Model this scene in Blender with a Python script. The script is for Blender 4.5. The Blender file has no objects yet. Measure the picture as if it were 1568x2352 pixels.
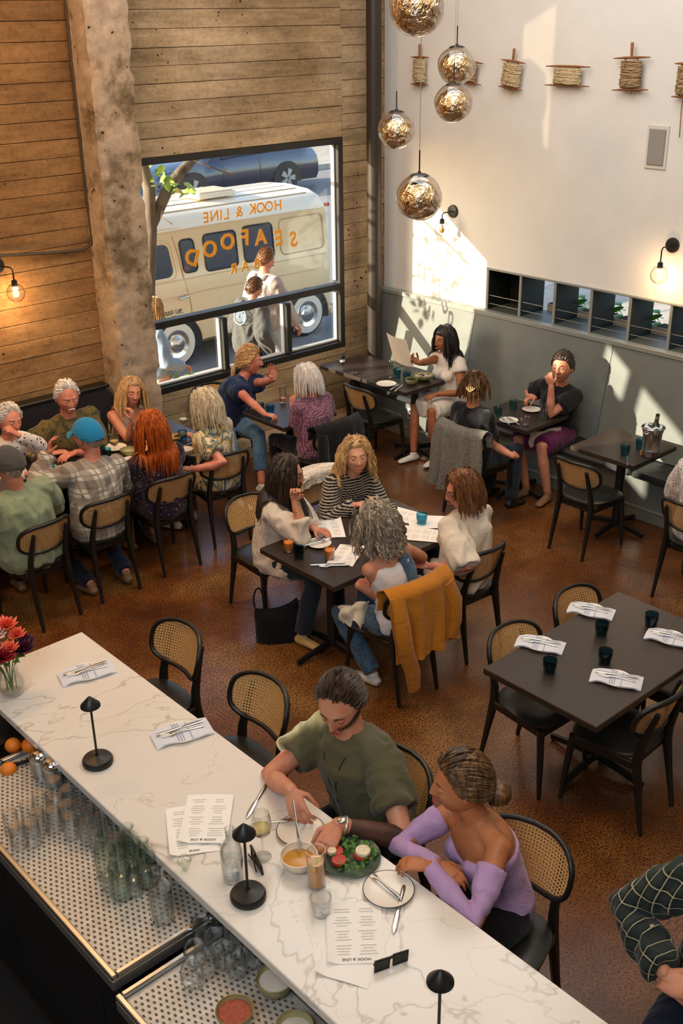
import bpy, bmesh, math, random
import numpy as np
from mathutils import Vector, Matrix, Quaternion, noise
random.seed(7); rng = np.random.default_rng(7)
SC = bpy.context.scene
COL = SC.collection
PI = math.pi
# ------------------------------------------------------------------ camera, world, sun, lights, exposure
YAW, PITCH, ROLL, FPX, CAMZ = 0.7265, 0.42995, -0.0161, 2477.0, 4.0
def cam_axes():
    f = Vector((math.sin(YAW)*math.cos(PITCH), math.cos(YAW)*math.cos(PITCH), -math.sin(PITCH)))
    r = f.cross(Vector((0,0,1))).normalized(); u = r.cross(f)
    c, s = math.cos(ROLL), math.sin(ROLL)
    return c*r+s*u, -s*r+c*u, f
CR, CU, CF = cam_axes()
cam = bpy.data.objects.new('camera', bpy.data.cameras.new('camera')); COL.objects.link(cam)
cam.matrix_world = Matrix((( CR.x, CU.x, -CF.x, 0), (CR.y, CU.y, -CF.y, 0), (CR.z, CU.z, -CF.z, CAMZ), (0,0,0,1)))
cam.data.sensor_fit = 'VERTICAL'; cam.data.sensor_height = 36; cam.data.lens = 36*FPX/2352
cam.data.clip_start = .05; cam.data.clip_end = 200
SC.camera = cam
SUN = Vector((.851, -.434, -.294)).normalized()          # the way the sunlight travels
w = bpy.data.worlds.new('world'); SC.world = w; w.use_nodes = True
nt = w.node_tree; sky = nt.nodes.new('ShaderNodeTexSky'); sky.sky_type = 'NISHITA'; sky.sun_disc = False
sky.sun_elevation = math.asin(-SUN.z); sky.sun_rotation = math.atan2(-SUN.x, -SUN.y)
sky.air_density = 1.0; sky.dust_density = 1.5
nt.links.new(sky.outputs[0], nt.nodes['Background'].inputs[0]); nt.nodes['Background'].inputs[1].default_value = .42
def light(name, kind, loc, energy, color, direction=(0,0,-1), size=1., size_y=None, **k):
    l = bpy.data.lights.new(name, kind); l.energy = energy; l.color = color
    o = bpy.data.objects.new(name, l); COL.objects.link(o); o.location = loc
    o.rotation_euler = Vector(direction).to_track_quat('-Z', 'Y').to_euler()
    if kind == 'AREA':
        l.shape = 'RECTANGLE'; l.size = size; l.size_y = size_y or size
    for a, b in k.items(): setattr(l, a, b)
    return o
light('sun', 'SUN', (-5,12,8), 11.5, (1.0,.86,.66), SUN, angle=math.radians(.5))
# unseen fill lights added under the ceiling to brighten the room evenly
light('ceiling_fill', 'AREA', (2.2,6.6,5.6), 95, (1.0,.56,.24), (.22,.5,-1), 2.2, 1.0)
light('ceiling_fill', 'AREA', (5.4,5.2,5.8), 100, (1.0,.96,.92), (.25,.1,-1), 3.0, 3.0)
light('ceiling_fill', 'AREA', (3.6,1.8,5.8), 64, (1.0,.82,.62), (0,0,-1), 3.0, 3.0)
light('side_fill', 'AREA', (-1.0,1.0,5.6), 155, (.88,.93,1.0), (.75,.5,-.5), 3.5, 3.5)
SC.view_settings.view_transform = 'Standard'; SC.view_settings.look = 'None'; SC.view_settings.gamma = 1
SC.view_settings.use_curve_mapping = False; SC.view_settings.exposure = 0.45
SC.cycles.max_bounces = 12; SC.cycles.transparent_max_bounces = 24; SC.cycles.transmission_bounces = 12
SC.cycles.caustics_refractive = False; SC.cycles.caustics_reflective = False
SC.cycles.use_denoising = True; SC.cycles.sample_clamp_indirect = 6
# points on real planes met by the line of sight: used to read positions off floor, table tops and walls
def ray(px, py): return CR*((px-784)/FPX) - CU*((py-1176)/FPX) + CF
def at(px, py, z=0.): d = ray(px,py); return Vector((0,0,CAMZ)) + d*((z-CAMZ)/d.z)
def atx(px, py, x): d = ray(px,py); return Vector((0,0,CAMZ)) + d*(x/d.x)
def aty(px, py, y): d = ray(px,py); return Vector((0,0,CAMZ)) + d*(y/d.y)
# ------------------------------------------------------------------ materials
MATS = {}
def srgb(h):
    if isinstance(h, str):
        h = h.lstrip('#'); v = [int(h[i:i+2],16)/255 for i in (0,2,4)]
    else: v = h
    return tuple((c/12.92 if c <= .04045 else ((c+.055)/1.055)**2.4) for c in v) + (1,)
class NT:
    def __init__(s, m): s.t = m.node_tree
    def n(s, ty, **k):
        nd = s.t.nodes.new('ShaderNode'+ty)
        for a, b in k.items():
            if a.startswith('_'): setattr(nd, a[1:], b)
        return nd
    def l(s, a, b): s.t.links.new(a, b)
def ramp(N, src, stops):
    r = N.n('ValToRGB'); e = r.color_ramp.elements
    while len(e) < len(stops): e.new(.5)
    for i, (p, c) in enumerate(stops): e[i].position = p; e[i].color = c if len(c) == 4 else tuple(c)+(1,)
    N.l(src, r.inputs[0]); return r.outputs[0]
def coords(N, scale=(1,1,1), rot=(0,0,0), kind='Object'):
    tc = N.n('TexCoord'); mp = N.n('Mapping'); mp.inputs['Scale'].default_value = scale; mp.inputs['Rotation'].default_value = rot
    N.l(tc.outputs[kind], mp.inputs[0]); return mp.outputs[0]
def tex(N, kind, co, scale, **k):
    t = N.n('Tex'+kind); N.l(co, t.inputs['Vector']); t.inputs['Scale'].default_value = scale
    for a, b in k.items():
        if a.startswith('_'): setattr(t, a[1:], b)
        else: t.inputs[a].default_value = b
    return t
def mix(N, f, a, b, mode='MIX'):
    m = N.n('MixRGB'); m.blend_type = mode
    for i, v in ((0,f),(1,a),(2,b)):
        if hasattr(v, 'links'): N.l(v, m.inputs[i])
        else: m.inputs[i].default_value = v
    return m.outputs[0]
def math_(N, op, a, b=0.):
    m = N.n('Math'); m.operation = op
    for i, v in ((0,a),(1,b)):
        if hasattr(v, 'links'): N.l(v, m.inputs[i])
        else: m.inputs[i].default_value = v
    return m.outputs[0]
def base(name, col, rough=.5, metal=0., spec=.5, coat=0., sheen=0., emis=None, estr=0., sss=0.):
    m = bpy.data.materials.new(name); m.use_nodes = True; b = m.node_tree.nodes['Principled BSDF']
    b.inputs['Base Color'].default_value = srgb(col); b.inputs['Roughness'].default_value = rough
    b.inputs['Metallic'].default_value = metal; b.inputs['Specular IOR Level'].default_value = spec
    b.inputs['Coat Weight'].default_value = coat; b.inputs['Sheen Weight'].default_value = sheen
    if sss: b.inputs['Subsurface Weight'].default_value = sss; b.inputs['Subsurface Radius'].default_value = (.02,.008,.005)
    if emis: b.inputs['Emission Color'].default_value = srgb(emis); b.inputs['Emission Strength'].default_value = estr
    MATS[name] = m; return m
def bump(N, m, h, strength=.3, dist=.01):
    b = N.n('Bump'); b.inputs['Strength'].default_value = strength; b.inputs['Distance'].default_value = dist
    N.l(h, b.inputs['Height']); N.l(b.outputs[0], m.node_tree.nodes['Principled BSDF'].inputs['Normal'])
def mat(name, col, rough=.5, col2=None, ns=8., stretch=(1,1,1), bs=None, bstr=.2, lo=.35, hi=.65, **k):
    """plain colour, or two colours mottled by noise of scale ns, with fine relief of scale bs"""
    if name in MATS: return MATS[name]
    m = base(name, col, rough, **k); N = NT(m); P = m.node_tree.nodes['Principled BSDF']
    co = coords(N, stretch)
    if col2:
        t = tex(N, 'Noise', co, ns, Detail=6., Roughness=.6)
        N.l(ramp(N, t.outputs[0], [(lo, srgb(col)), (hi, srgb(col2))]), P.inputs['Base Color'])
    if bs:
        t = tex(N, 'Noise', co, bs, Detail=5.); bump(N, m, t.outputs[0], bstr)
    return m
def glass(name, tint=(1,1,1), gloss=1., edge=.0):
    """thin clear glass: passes light straight, mirrors by fresnel"""
    m = bpy.data.materials.new(name); m.use_nodes = True; N = NT(m); t = m.node_tree; t.nodes.clear()
    o = N.n('OutputMaterial'); tr = N.n('BsdfTransparent'); gl = N.n('BsdfGlossy'); mx = N.n('MixShader'); gl.inputs['Roughness'].default_value = .02
    lw = N.n('LayerWeight'); lw.inputs[0].default_value = .5; F3 = math_(N, 'POWER', lw.outputs['Facing'], 3.5)
    c = mix(N, math_(N, 'MULTIPLY', math_(N, 'POWER', lw.outputs['Facing'], 2.), edge), tuple(tint)+(1,), (.42*tint[0],.45*tint[1],.46*tint[2],1)); N.l(c, tr.inputs[0])
    N.l(math_(N, 'ADD', math_(N, 'MULTIPLY', F3, .65*gloss), .035*gloss), mx.inputs[0]); N.l(tr.outputs[0], mx.inputs[1]); N.l(gl.outputs[0], mx.inputs[2])
    N.l(mx.outputs[0], o.inputs[0]); MATS[name] = m; return m
# ------------------------------------------------------------------ mesh builder
class M:
    def __init__(s): s.v = []; s.f = []; s.mi = []; s.uv = None; s.T = None; s.cur = 0
    def add(s, vs, fs, mi=None):
        o = len(s.v)
        if s.T is not None: vs = [s.T @ Vector(q) for q in vs]
        s.v.extend([tuple(q) for q in vs]); s.f.extend([tuple(i+o for i in f) for f in fs]); s.mi.extend([s.cur if mi is None else mi]*len(fs)); return s
    def box(s, c, d, ch=.0, rz=0., tilt=None, mi=None):
        hx, hy, hz = d[0]/2, d[1]/2, d[2]/2; ch = min(ch, hx*.9, hy*.9, hz*.9)
        R = Matrix.Rotation(rz, 3, 'Z')
        if tilt is not None: R = R @ tilt
        c = Vector(c)
        if ch <= 0:
            vs = [Vector((x,y,z)) for x in (-hx,hx) for y in (-hy,hy) for z in (-hz,hz)]
            fs = [(0,1,3,2),(4,6,7,5),(0,4,5,1),(2,3,7,6),(0,2,6,4),(1,5,7,3)]
        else:
            vs = []; ix = {}
            for i, sx in enumerate((-1,1)):
                for j, sy in enumerate((-1,1)):
                    for k, sz in enumerate((-1,1)):
                        for a in range(3):
                            q = [sx*(hx-ch), sy*(hy-ch), sz*(hz-ch)]; q[a] = (sx*hx, sy*hy, sz*hz)[a]
                            ix[(i,j,k,a)] = len(vs); vs.append(Vector(q))
            fs = []
            for a in range(3):
                for sd in (0,1):
                    o = [(0,0),(1,0),(1,1),(0,1)]; q = []
                    for (u, w_) in o:
                        t = [0,0,0]; t[a] = sd; t[(a+1)%3] = u; t[(a+2)%3] = w_; q.append(ix[(*t,a)])
                    fs.append(tuple(q if sd else q[::-1]))
            for a in range(3):
                b, c2 = (a+1)%3, (a+2)%3
                for u in (0,1):
                    for w_ in (0,1):
                        t0 = [0,0,0]; t1 = [0,0,0]; t0[a] = 0; t1[a] = 1; t0[b] = t1[b] = u; t0[c2] = t1[c2] = w_
                        q = [ix[(*t0,b)], ix[(*t1,b)], ix[(*t1,c2)], ix[(*t0,c2)]]
                        fs.append(tuple(q if (u == w_) == False else q[::-1]))
            for i in (0,1):
                for j in (0,1):
                    for k in (0,1):
                        q = [ix[(i,j,k,0)], ix[(i,j,k,1)], ix[(i,j,k,2)]]; fs.append(tuple(q if (i+j+k)%2 else q[::-1]))
        return s.add([c + R @ q for q in vs], fs, mi)
    def tube(s, pts, rad, n=8, mi=None, cap=True, flat=1., up=None, closed=False):
        """swept tube; rad: number, list, or list of (ra, rb)"""
        pts = [Vector(p) for p in pts]; k = len(pts)
        if not isinstance(rad, (list, tuple)) : rad = [rad]*k
        vs = []; u = Vector(up) if up is not None else None
        for i, p in enumerate(pts):
            if closed: t = pts[(i+1)%k] - pts[i-1]
            else: t = (pts[min(i+1,k-1)] - pts[max(i-1,0)])
            t = t.normalized() if t.length > 1e-9 else Vector((0,0,1))
            if u is None: u = Vector((0,0,1)) if abs(t.z) < .9 else Vector((1,0,0))
            a = (u - t*u.dot(t)); a = a.normalized() if a.length > 1e-6 else t.orthogonal().normalized(); b = t.cross(a)
            if up is None: u = a
            r = rad[i]; ra, rb = r if isinstance(r, (tuple, list)) else (r, r*flat)
            for j in range(n):
                an = 2*PI*j/n; vs.append(p + a*(math.cos(an)*ra) + b*(math.sin(an)*rb))
        fs = [(i*n+j, i*n+(j+1)%n, (i+1)*n+(j+1)%n, (i+1)*n+j) for i in range(k-1) for j in range(n)]
        if closed: fs += [((k-1)*n+j, (k-1)*n+(j+1)%n, (j+1)%n, j) for j in range(n)]
        elif cap: fs += [tuple(range(n))[::-1], tuple((k-1)*n+j for j in range(n))]
        return s.add(vs, fs, mi)
    def lathe(s, prof, c=(0,0,0), n=20, mi=None, sx=1., sy=1.):
        c = Vector(c); vs = []; fs = []
        for (r, z) in prof:
            for j in range(n): a = 2*PI*j/n; vs.append(c + Vector((r*math.cos(a)*sx, r*math.sin(a)*sy, z)))
        for i in range(len(prof)-1):
            for j in range(n): fs.append((i*n+j, i*n+(j+1)%n, (i+1)*n+(j+1)%n, (i+1)*n+j))
        if prof[0][0] > 1e-4: fs.append(tuple(range(n))[::-1])
        if prof[-1][0] > 1e-4: fs.append(tuple((len(prof)-1)*n+j for j in range(n)))
        return s.add(vs, fs, mi)
    def lathe_open(s, prof, c=(0,0,0), n=20, mi=None):
        k = len(s.f); s.lathe(prof, c, n, mi); m = (len(prof)-1)*n; s.f = s.f[:k+m]; s.mi = s.mi[:k+m]; return s
    def ball(s, c, r, nu=12, nv=8, mi=None, R=None, fn=None):
        r = r if isinstance(r, (tuple, list)) else (r,r,r); c = Vector(c); vs = []; fs = []
        for i in range(nv+1):
            ph = -PI/2 + PI*i/nv
            for j in range(nu):
                a = 2*PI*j/nu; d = Vector((math.cos(ph)*math.cos(a), math.cos(ph)*math.sin(a), math.sin(ph)))
                k = fn(d) if fn else 1.; q = Vector((d.x*r[0]*k, d.y*r[1]*k, d.z*r[2]*k)); vs.append(c + (R @ q if R else q))
        for i in range(nv):
            for j in range(nu): fs.append((i*nu+j, i*nu+(j+1)%nu, (i+1)*nu+(j+1)%nu, (i+1)*nu+j))
        return s.add(vs, fs, mi)
    def prism(s, poly, z0, z1, axis='z', mi=None):
        """extruded polygon; axis z: poly (x,y); axis y: poly (x,z); axis x: poly (y,z)"""
        n = len(poly)
        f = {'z': lambda p, h: (p[0],p[1],h), 'y': lambda p, h: (p[0],h,p[1]), 'x': lambda p, h: (h,p[0],p[1])}[axis]
        vs = [f(p, z0) for p in poly] + [f(p, z1) for p in poly]
        fs = [tuple(range(n))[::-1], tuple(range(n,2*n))] + [(i,(i+1)%n,n+(i+1)%n,n+i) for i in range(n)]
        return s.add(vs, fs, mi)
    def grid(s, fn, nu, nv, thick=0., mi=None, wrap=False):
        """sheet from fn(u, v); thick gives it a back"""
        vs = [Vector(fn(i/nu, j/nv)) for i in range(nu+1) for j in range(nv+1)]
        fs = [(i*(nv+1)+j, (i+1)*(nv+1)+j, (i+1)*(nv+1)+j+1, i*(nv+1)+j+1) for i in range(nu) for j in range(nv)]
        if thick:
            nr = [Vector() for _ in vs]
            for f in fs:
                q = (vs[f[1]]-vs[f[0]]).cross(vs[f[3]]-vs[f[0]])
                for i in f: nr[i] += q
            K = len(vs); vs += [v - (nr[i].normalized() if nr[i].length > 1e-12 else Vector((0,0,1)))*thick for i, v in enumerate(vs)]
            fs += [tuple(i+K for i in f[::-1]) for f in fs]
            for i in range(nu): a, b = i*(nv+1), (i+1)*(nv+1); fs += [(b,a,a+K,b+K), (a+nv,b+nv,b+nv+K,a+nv+K)]
            for j in range(nv): a, b = j, j+1; fs += [(a,b,b+K,a+K)]; a, b = nu*(nv+1)+j, nu*(nv+1)+j+1; fs += [(b,a,a+K,b+K)]
        return s.add(vs, fs, mi)
    def build(s, name, mats, parent=None, smooth=None, world=False, kind=None, label=None, uvs=None):
        me = bpy.data.meshes.new(name); vs = s.v
        if world and parent is not None:
            iv = parent['_m'] if False else inv_of(parent); vs = [iv @ Vector(q) for q in vs]
        me.from_pydata(vs, [], s.f); me.validate(verbose=False) if False else None
        if not isinstance(mats, (list, tuple)): mats = [mats]
        for m_ in mats: me.materials.append(m_ if not isinstance(m_, str) else MATS[m_])
        me.polygons.foreach_set('material_index', s.mi)
        if uvs:
            l = me.uv_layers.new(name='UV'); 
            for lp in me.loops: l.data[lp.index].uv = uvs[lp.vertex_index]
        if smooth is not None: shade(me, smooth)
        me.update(); o = bpy.data.objects.new(name, me); COL.objects.link(o)
        if parent is not None: o.parent = parent
        if kind: o['kind'] = kind
        if label: o['label'] = label
        return o
def shade(me, ang=40):
    if ang is None: return
    me.polygons.foreach_set('use_smooth', [True]*len(me.polygons))
    if ang < 180: me.set_sharp_from_angle(angle=math.radians(ang))
def inv_of(p):
    m = Matrix.LocRotScale(p.location, p.rotation_euler, p.scale)
    if p.parent is not None: m = inv_of(p.parent).inverted() @ m
    return m.inverted()
def tag(o, label, cat, group=None, kind=None):
    o['label'] = label; o['category'] = cat
    if group: o['group'] = group
    if kind: o['kind'] = kind
    return o
def thing(name, label, cat, loc=(0,0,0), rz=0., group=None):
    o = bpy.data.objects.new(name, None); COL.objects.link(o); o.location = loc; o.rotation_euler = (0,0,rz); o.empty_display_size = .1
    return tag(o, label, cat, group)
def struct(o): o['kind'] = 'structure'; return o
def kids(r): return KIDS.get(r.name) or [c for c in bpy.data.objects if c.parent == r]
KIDS = {}
def dup(r, loc, rz=0., label=None, group=None, scale=None):
    c = r.copy(); COL.objects.link(c); c.location = loc; c.rotation_euler = (0,0,rz)
    if label: c['label'] = label
    if group: c['group'] = group
    if scale: c.scale = (scale,)*3
    if r.name not in KIDS: KIDS[r.name] = [(k, [g for g in bpy.data.objects if g.parent == k]) for k in bpy.data.objects if k.parent == r]
    for k, gs in KIDS[r.name]:
        d = k.copy(); COL.objects.link(d); d.parent = c
        for g in gs: e = g.copy(); COL.objects.link(e); e.parent = d
    return c
def text_mesh(body, size, extrude=.002, align='CENTER', spacing=1.):
    cu = bpy.data.curves.new('text', 'FONT'); cu.body = body; cu.size = size; cu.extrude = extrude; cu.align_x = align; cu.align_y = 'CENTER'
    cu.space_character = spacing; cu.resolution_u = 3
    o = bpy.data.objects.new('text', cu); me = bpy.data.meshes.new_from_object(o); bpy.data.objects.remove(o)
    return me
def text_obj(name, body, size, mx, material, parent=None, extrude=.002, spacing=1., align='CENTER', bold=0.):
    cu = bpy.data.curves.new('text', 'FONT'); cu.body = body; cu.size = size; cu.extrude = extrude; cu.align_x = align; cu.align_y = 'CENTER'
    cu.space_character = spacing; cu.resolution_u = 3; cu.offset = bold
    o = bpy.data.objects.new('text', cu); me = bpy.data.meshes.new_from_object(o); bpy.data.objects.remove(o)
    me.materials.clear(); me.materials.append(material)
    if parent is not None: mx = inv_of(parent) @ mx
    me.transform(mx); t = bpy.data.objects.new(name, me); COL.objects.link(t)
    if parent is not None: t.parent = parent
    return t
# ------------------------------------------------------------------ shared materials
XW, YW, YL = 8.04, 8.30, 8.30        # right wall, window wall, recessed wall left of the column
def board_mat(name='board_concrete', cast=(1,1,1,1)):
    m = base(name, '#8a744e', .9, spec=.25); N = NT(m); P = m.node_tree.nodes['Principled BSDF']
    oi = N.n('ObjectInfo'); tc = N.n('TexCoord'); add = N.n('VectorMath'); add.operation = 'ADD'
    sc = N.n('VectorMath'); sc.operation = 'SCALE'; N.l(oi.outputs['Location'], sc.inputs[0]); sc.inputs['Scale'].default_value = 1
    g = N.n('NewGeometry'); co = g.outputs['Position']
    mp = N.n('Mapping'); mp.inputs['Scale'].default_value = (1,1,5); N.l(co, mp.inputs[0])
    mp2 = N.n('Mapping'); mp2.inputs['Scale'].default_value = (1.2,1.2,26); N.l(co, mp2.inputs[0])
    big = tex(N, 'Noise', co, .55, Detail=6., Roughness=.6); mid = tex(N, 'Noise', mp.outputs[0], 1.5, Detail=8., Roughness=.7); grain = tex(N, 'Noise', mp2.outputs[0], 5., Detail=5., Roughness=.7); fine = tex(N, 'Noise', co, 28., Detail=4., Roughness=.75)
    c1 = ramp(N, big.outputs[0], [(.32, srgb('#8c7558')), (.5, srgb('#a18a6a')), (.68, srgb('#b8a488'))])
    c = mix(N, .75, c1, ramp(N, mid.outputs[0], [(.30, (.45,.40,.34,1)), (.43, (.78,.75,.70,1)), (.52, (1.05,1.03,1.,1)), (.66, (1.35,1.32,1.26,1))]), 'MULTIPLY')
    c = mix(N, .22, c, ramp(N, grain.outputs[0], [(.35, (.55,.52,.48,1)), (.6, (1.1,1.1,1.1,1))]), 'MULTIPLY'); c = mix(N, .45, c, ramp(N, fine.outputs[0], [(.33, (.5,.47,.43,1)), (.5, (1,1,1,1)), (.7, (1.2,1.2,1.2,1))]), 'MULTIPLY')
    c = mix(N, .55, c, ramp(N, oi.outputs['Random'], [(0., (.78,.76,.72,1)), (.5, (1,.98,.95,1)), (1., (1.2,1.17,1.1,1))]), 'MULTIPLY')
    vo = tex(N, 'Voronoi', co, 17.); nz = tex(N, 'Noise', co, 2.3, Detail=3.); pit = ramp(N, math_(N, 'ADD', vo.outputs['Distance'], math_(N, 'MULTIPLY', math_(N, 'SUBTRACT', nz.outputs[0], .38), 1.2)), [(.10, (0,0,0,1)), (.15, (1,1,1,1))])
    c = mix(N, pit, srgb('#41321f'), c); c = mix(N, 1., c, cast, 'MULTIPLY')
    N.l(c, P.inputs['Base Color'])
    h = math_(N, 'ADD', math_(N, 'ADD', math_(N, 'MULTIPLY', grain.outputs[0], .4), math_(N, 'MULTIPLY', fine.outputs[0], .4)), pit); bump(N, m, h, .55, .010)
    return m
board_mat(); board_mat('tinted_board_concrete', (.72,.56,.40,1))  # second copy is multiplied by an even orange-brown tint
def column_mat():
    m = base('column_concrete', '#b09a84', .92, spec=.2); N = NT(m); P = m.node_tree.nodes['Principled BSDF']
    g = N.n('NewGeometry'); co = g.outputs['Position']
    a = tex(N, 'Noise', co, 2.2, Detail=10., Roughness=.7); b = tex(N, 'Noise', co, 14., Detail=6.)
    c1 = ramp(N, a.outputs[0], [(.36, srgb('#6b5a40')), (.44, srgb('#93806a')), (.50, srgb('#b09a80')), (.55, srgb('#a5927c')), (.7, srgb('#c2ad98'))])
    c = mix(N, .5, c1, ramp(N, b.outputs[0], [(.3,(.55,.52,.48,1)),(.6,(1.05,1.05,1.05,1))]), 'MULTIPLY')
    vo = tex(N, 'Voronoi', co, 16.); pit = ramp(N, math_(N, 'ADD', vo.outputs['Distance'], math_(N, 'MULTIPLY', math_(N, 'SUBTRACT', b.outputs[0], .42), 1.6)), [(.06,(0,0,0,1)),(.12,(1,1,1,1))])
    N.l(mix(N, pit, srgb('#3d3021'), c), P.inputs['Base Color']); bump(N, m, math_(N,'ADD',math_(N,'MULTIPLY',a.outputs[0],2.),pit), .7, .015)
column_mat()
def floor_mat():
    m = base('stained_concrete', '#7a4a22', .33, spec=.5, coat=.35); N = NT(m); P = m.node_tree.nodes['Principled BSDF']
    co = coords(N)
    a = tex(N, 'Noise', co, .9, Detail=5., Roughness=.6); b = tex(N, 'Noise', co, 85., Detail=3., Roughness=.65); c0 = tex(N, 'Noise', co, 5., Detail=8.)
    c = ramp(N, a.outputs[0], [(.32, srgb('#4e2a13')), (.5, srgb('#74461c')), (.66, srgb('#8f6a3b'))])
    c = mix(N, .55, c, ramp(N, c0.outputs[0], [(.3,(.5,.45,.4,1)),(.65,(1.15,1.1,1.05,1))]), 'MULTIPLY')
    sp = ramp(N, b.outputs[0], [(.40,(0.01,.008,.006,1)),(.47,(.75,.7,.65,1)),(.55,(1.1,1.05,1,1)),(.72,(1.6,1.45,1.2,1))])
    N.l(mix(N, .95, c, sp, 'MULTIPLY'), P.inputs['Base Color'])
    N.l(ramp(N, b.outputs[0], [(.4,(.45,.45,.45,1)),(.6,(.24,.24,.24,1))]), P.inputs['Roughness']); P.inputs['Coat Roughness'].default_value = .16; bump(N, m, a.outputs[0], .15, .02)
floor_mat()
def marble_mat():
    m = base('white_marble', '#e6e1d8', .22, spec=.5); N = NT(m); P = m.node_tree.nodes['Principled BSDF']
    co = coords(N); w1 = tex(N, 'Noise', co, .9, Detail=5., Roughness=.55, Distortion=.5); w2 = tex(N, 'Noise', co, 1.7, Detail=5., Roughness=.5, Distortion=.4)
    def vein(t, wd): return ramp(N, math_(N, 'ABSOLUTE', math_(N, 'SUBTRACT', t, .5)), [(0.,(0,0,0,1)),(wd,(1,1,1,1))])
    c = mix(N, vein(w1.outputs[0], .0045), srgb('#b9ad9e'), srgb('#ddd4c7')); c = mix(N, vein(w2.outputs[0], .0022), srgb('#cabfb1'), c)
    cl = tex(N, 'Noise', co, 3.); N.l(mix(N, ramp(N, cl.outputs[0], [(.35,(.12,.12,.12,1)),(.6,(0,0,0,1))]), c, srgb('#cfc8bd')), P.inputs['Base Color'])
marble_mat()
def cane_mat():
    m = base('cane', '#c99a5b', .6, spec=.3); N = NT(m); P = m.node_tree.nodes['Principled BSDF']
    tc = N.n('TexCoord'); sx = N.n('SeparateXYZ'); N.l(tc.outputs['UV'], sx.inputs[0])
    def fr(v): return math_(N, 'SUBTRACT', math_(N, 'FRACT', math_(N, 'DIVIDE', v, .0145)), .5)
    u, v = fr(sx.outputs[0]), fr(sx.outputs[1])
    d = math_(N, 'SQRT', math_(N, 'ADD', math_(N, 'MULTIPLY', u, u), math_(N, 'MULTIPLY', v, v)))
    hole = math_(N, 'LESS_THAN', d, .27); N.l(math_(N, 'SUBTRACT', 1., hole), P.inputs['Alpha'])
    n = tex(N, 'Noise', tc.outputs['UV'], 160.); N.l(ramp(N, n.outputs[0], [(.35,srgb('#b98546')),(.65,srgb('#dcb173'))]), P.inputs['Base Color'])
cane_mat()
mat('black_wood', '#15130f', .38, '#1e1b16', 40, (1,1,6), spec=.45)
mat('seat_black', '#1c1c19', .34, '#24241f', 12, spec=.5)
mat('table_wood', '#2b231e', .36, '#372c25', 30, (1,8,1), bs=60, bstr=.05, spec=.5)
mat('black_metal', '#131313', .42, spec=.5)
mat('steel', '#b9bab8', .28, metal=1.)
mat('brushed_steel', '#c2c0ba', .36, '#aeaca6', 30, (1,12,1), metal=.9)
mat('chrome', '#d8d8d8', .1, metal=1.)
mat('wall_paint', '#dfddd8', .8, '#d9d7d1', 3, spec=.2, bs=120, bstr=.04)
mat('grey_paint', '#6d716c', .5, '#656963', 5, spec=.35)
mat('frame_black', '#1b1916', .5); mat('frame_light', '#a9a9a4', .55)
mat('dark_fabric', '#17171a', .85, '#1f1f24', 60)
mat('seat_vinyl', '#26282a', .5, '#2c2e30', 8)
mat('niche_dark', '#10120c', .7); mat('rod', '#c9c7bf', .3, metal=.8)
mat('white_plate', '#e6ddcd', .25, spec=.5); mat('plate_rim', '#2b2b33', .4); mat('green_plate', '#5d6b57', .35, '#4a5a4b', 20)
mat('napkin', '#d3d4da', .85, bs=200, bstr=.1); mat('napkin_stripe', '#9aa3b8', .85)
mat('paper', '#e9ddc8', .8); mat('paper_white', '#efe9df', .8); mat('ink', '#4a463f', .8)
mat('cork', '#a9743f', .9, '#8a5a2c', 60)
mat('rope', '#a98f6c', .95, '#8d7350', 60); mat('spool_wood', '#7d4f28', .6, '#96633a', 30, (1,1,8)); mat('rope_light', '#c9b894', .95, '#a9946c', 50)
mat('white_plastic', '#cfcbc2', .5); mat('grey_mesh', '#8e8b84', .7)
glass('clear_glass', (.98,.99,.99), 2.1, .34); glass('globe_glass', (.97,.97,.96), 2.6, .9); glass('pane_glass', (.97,.985,.99), .8, 0.); glass('blue_glass', (.36,.70,.80), 1.2, .6)
glass('dark_blue_glass', (.20,.40,.48), 1.2, .6); glass('green_glass', (.52,.78,.75), 1.2, .5); glass('smoke_glass', (.93,.87,.80), 2.4, .3); glass('dim_pane', (.30,.28,.25), .6, 0.)
glass('water', (.95,.97,.97), 1.2, .3); glass('pale_glass', (.93,.97,.93), 1.5, .4)
mat('orange_drink', '#e8801a', .2, emis=None); mat('wine', '#d9c07a', .1); mat('amber', '#dd8a16', .15)
# ------------------------------------------------------------------ the room
m = M(); m.box((2.0,2.3,-.1), (12.2,12.8,.2)); struct(m.build('floor', 'stained_concrete'))
m = M(); m.box((2.0,2.3,6.3), (12.4,13,.2)); struct(m.build('ceiling', mat('ceiling_paint', '#cfc6b6', .9)))
def wall_pieces(x0, x1, z0, z1, holes):
    """rectangles that tile a wall around its holes (a0, a1, z0, z1)"""
    xs = sorted({x0, x1, *[h[0] for h in holes], *[h[1] for h in holes]}); out = []
    for a, b in zip(xs[:-1], xs[1:]):
        hs = sorted([(h[2], h[3]) for h in holes if h[0] <= a and h[1] >= b]); z = z0
        for p, q in hs:
            if p > z: out.append((a,b,z,p))
            z = q
        if z < z1: out.append((a,b,z,z1))
    return out
WHOLES = [(3.70,4.60,4.30,5.75),(.0,1.26,2.72,3.44),(1.36,2.15,3.03,3.44)]
WX0, WX1, WZ0, WZ1, WMZ = 4.97, 7.47, .82, 2.93, 1.465
m = M()
for a, b, c, d in wall_pieces(4.79, 8.4, -.2, 6.2, [(WX0,WX1,WZ0,WZ1)]): m.box(((a+b)/2, YW+.06, (c+d)/2), (b-a, .08, d-c))
wb = struct(m.build('wall_back', 'board_concrete'))
m = M()
for a, b, c, d in wall_pieces(-4.1, 4.79, -.2, 6.2, WHOLES): m.box(((a+b)/2, YL+.06, (c+d)/2), (b-a, .08, d-c))
wl = struct(m.build('wall_back', 'board_concrete'))
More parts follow.
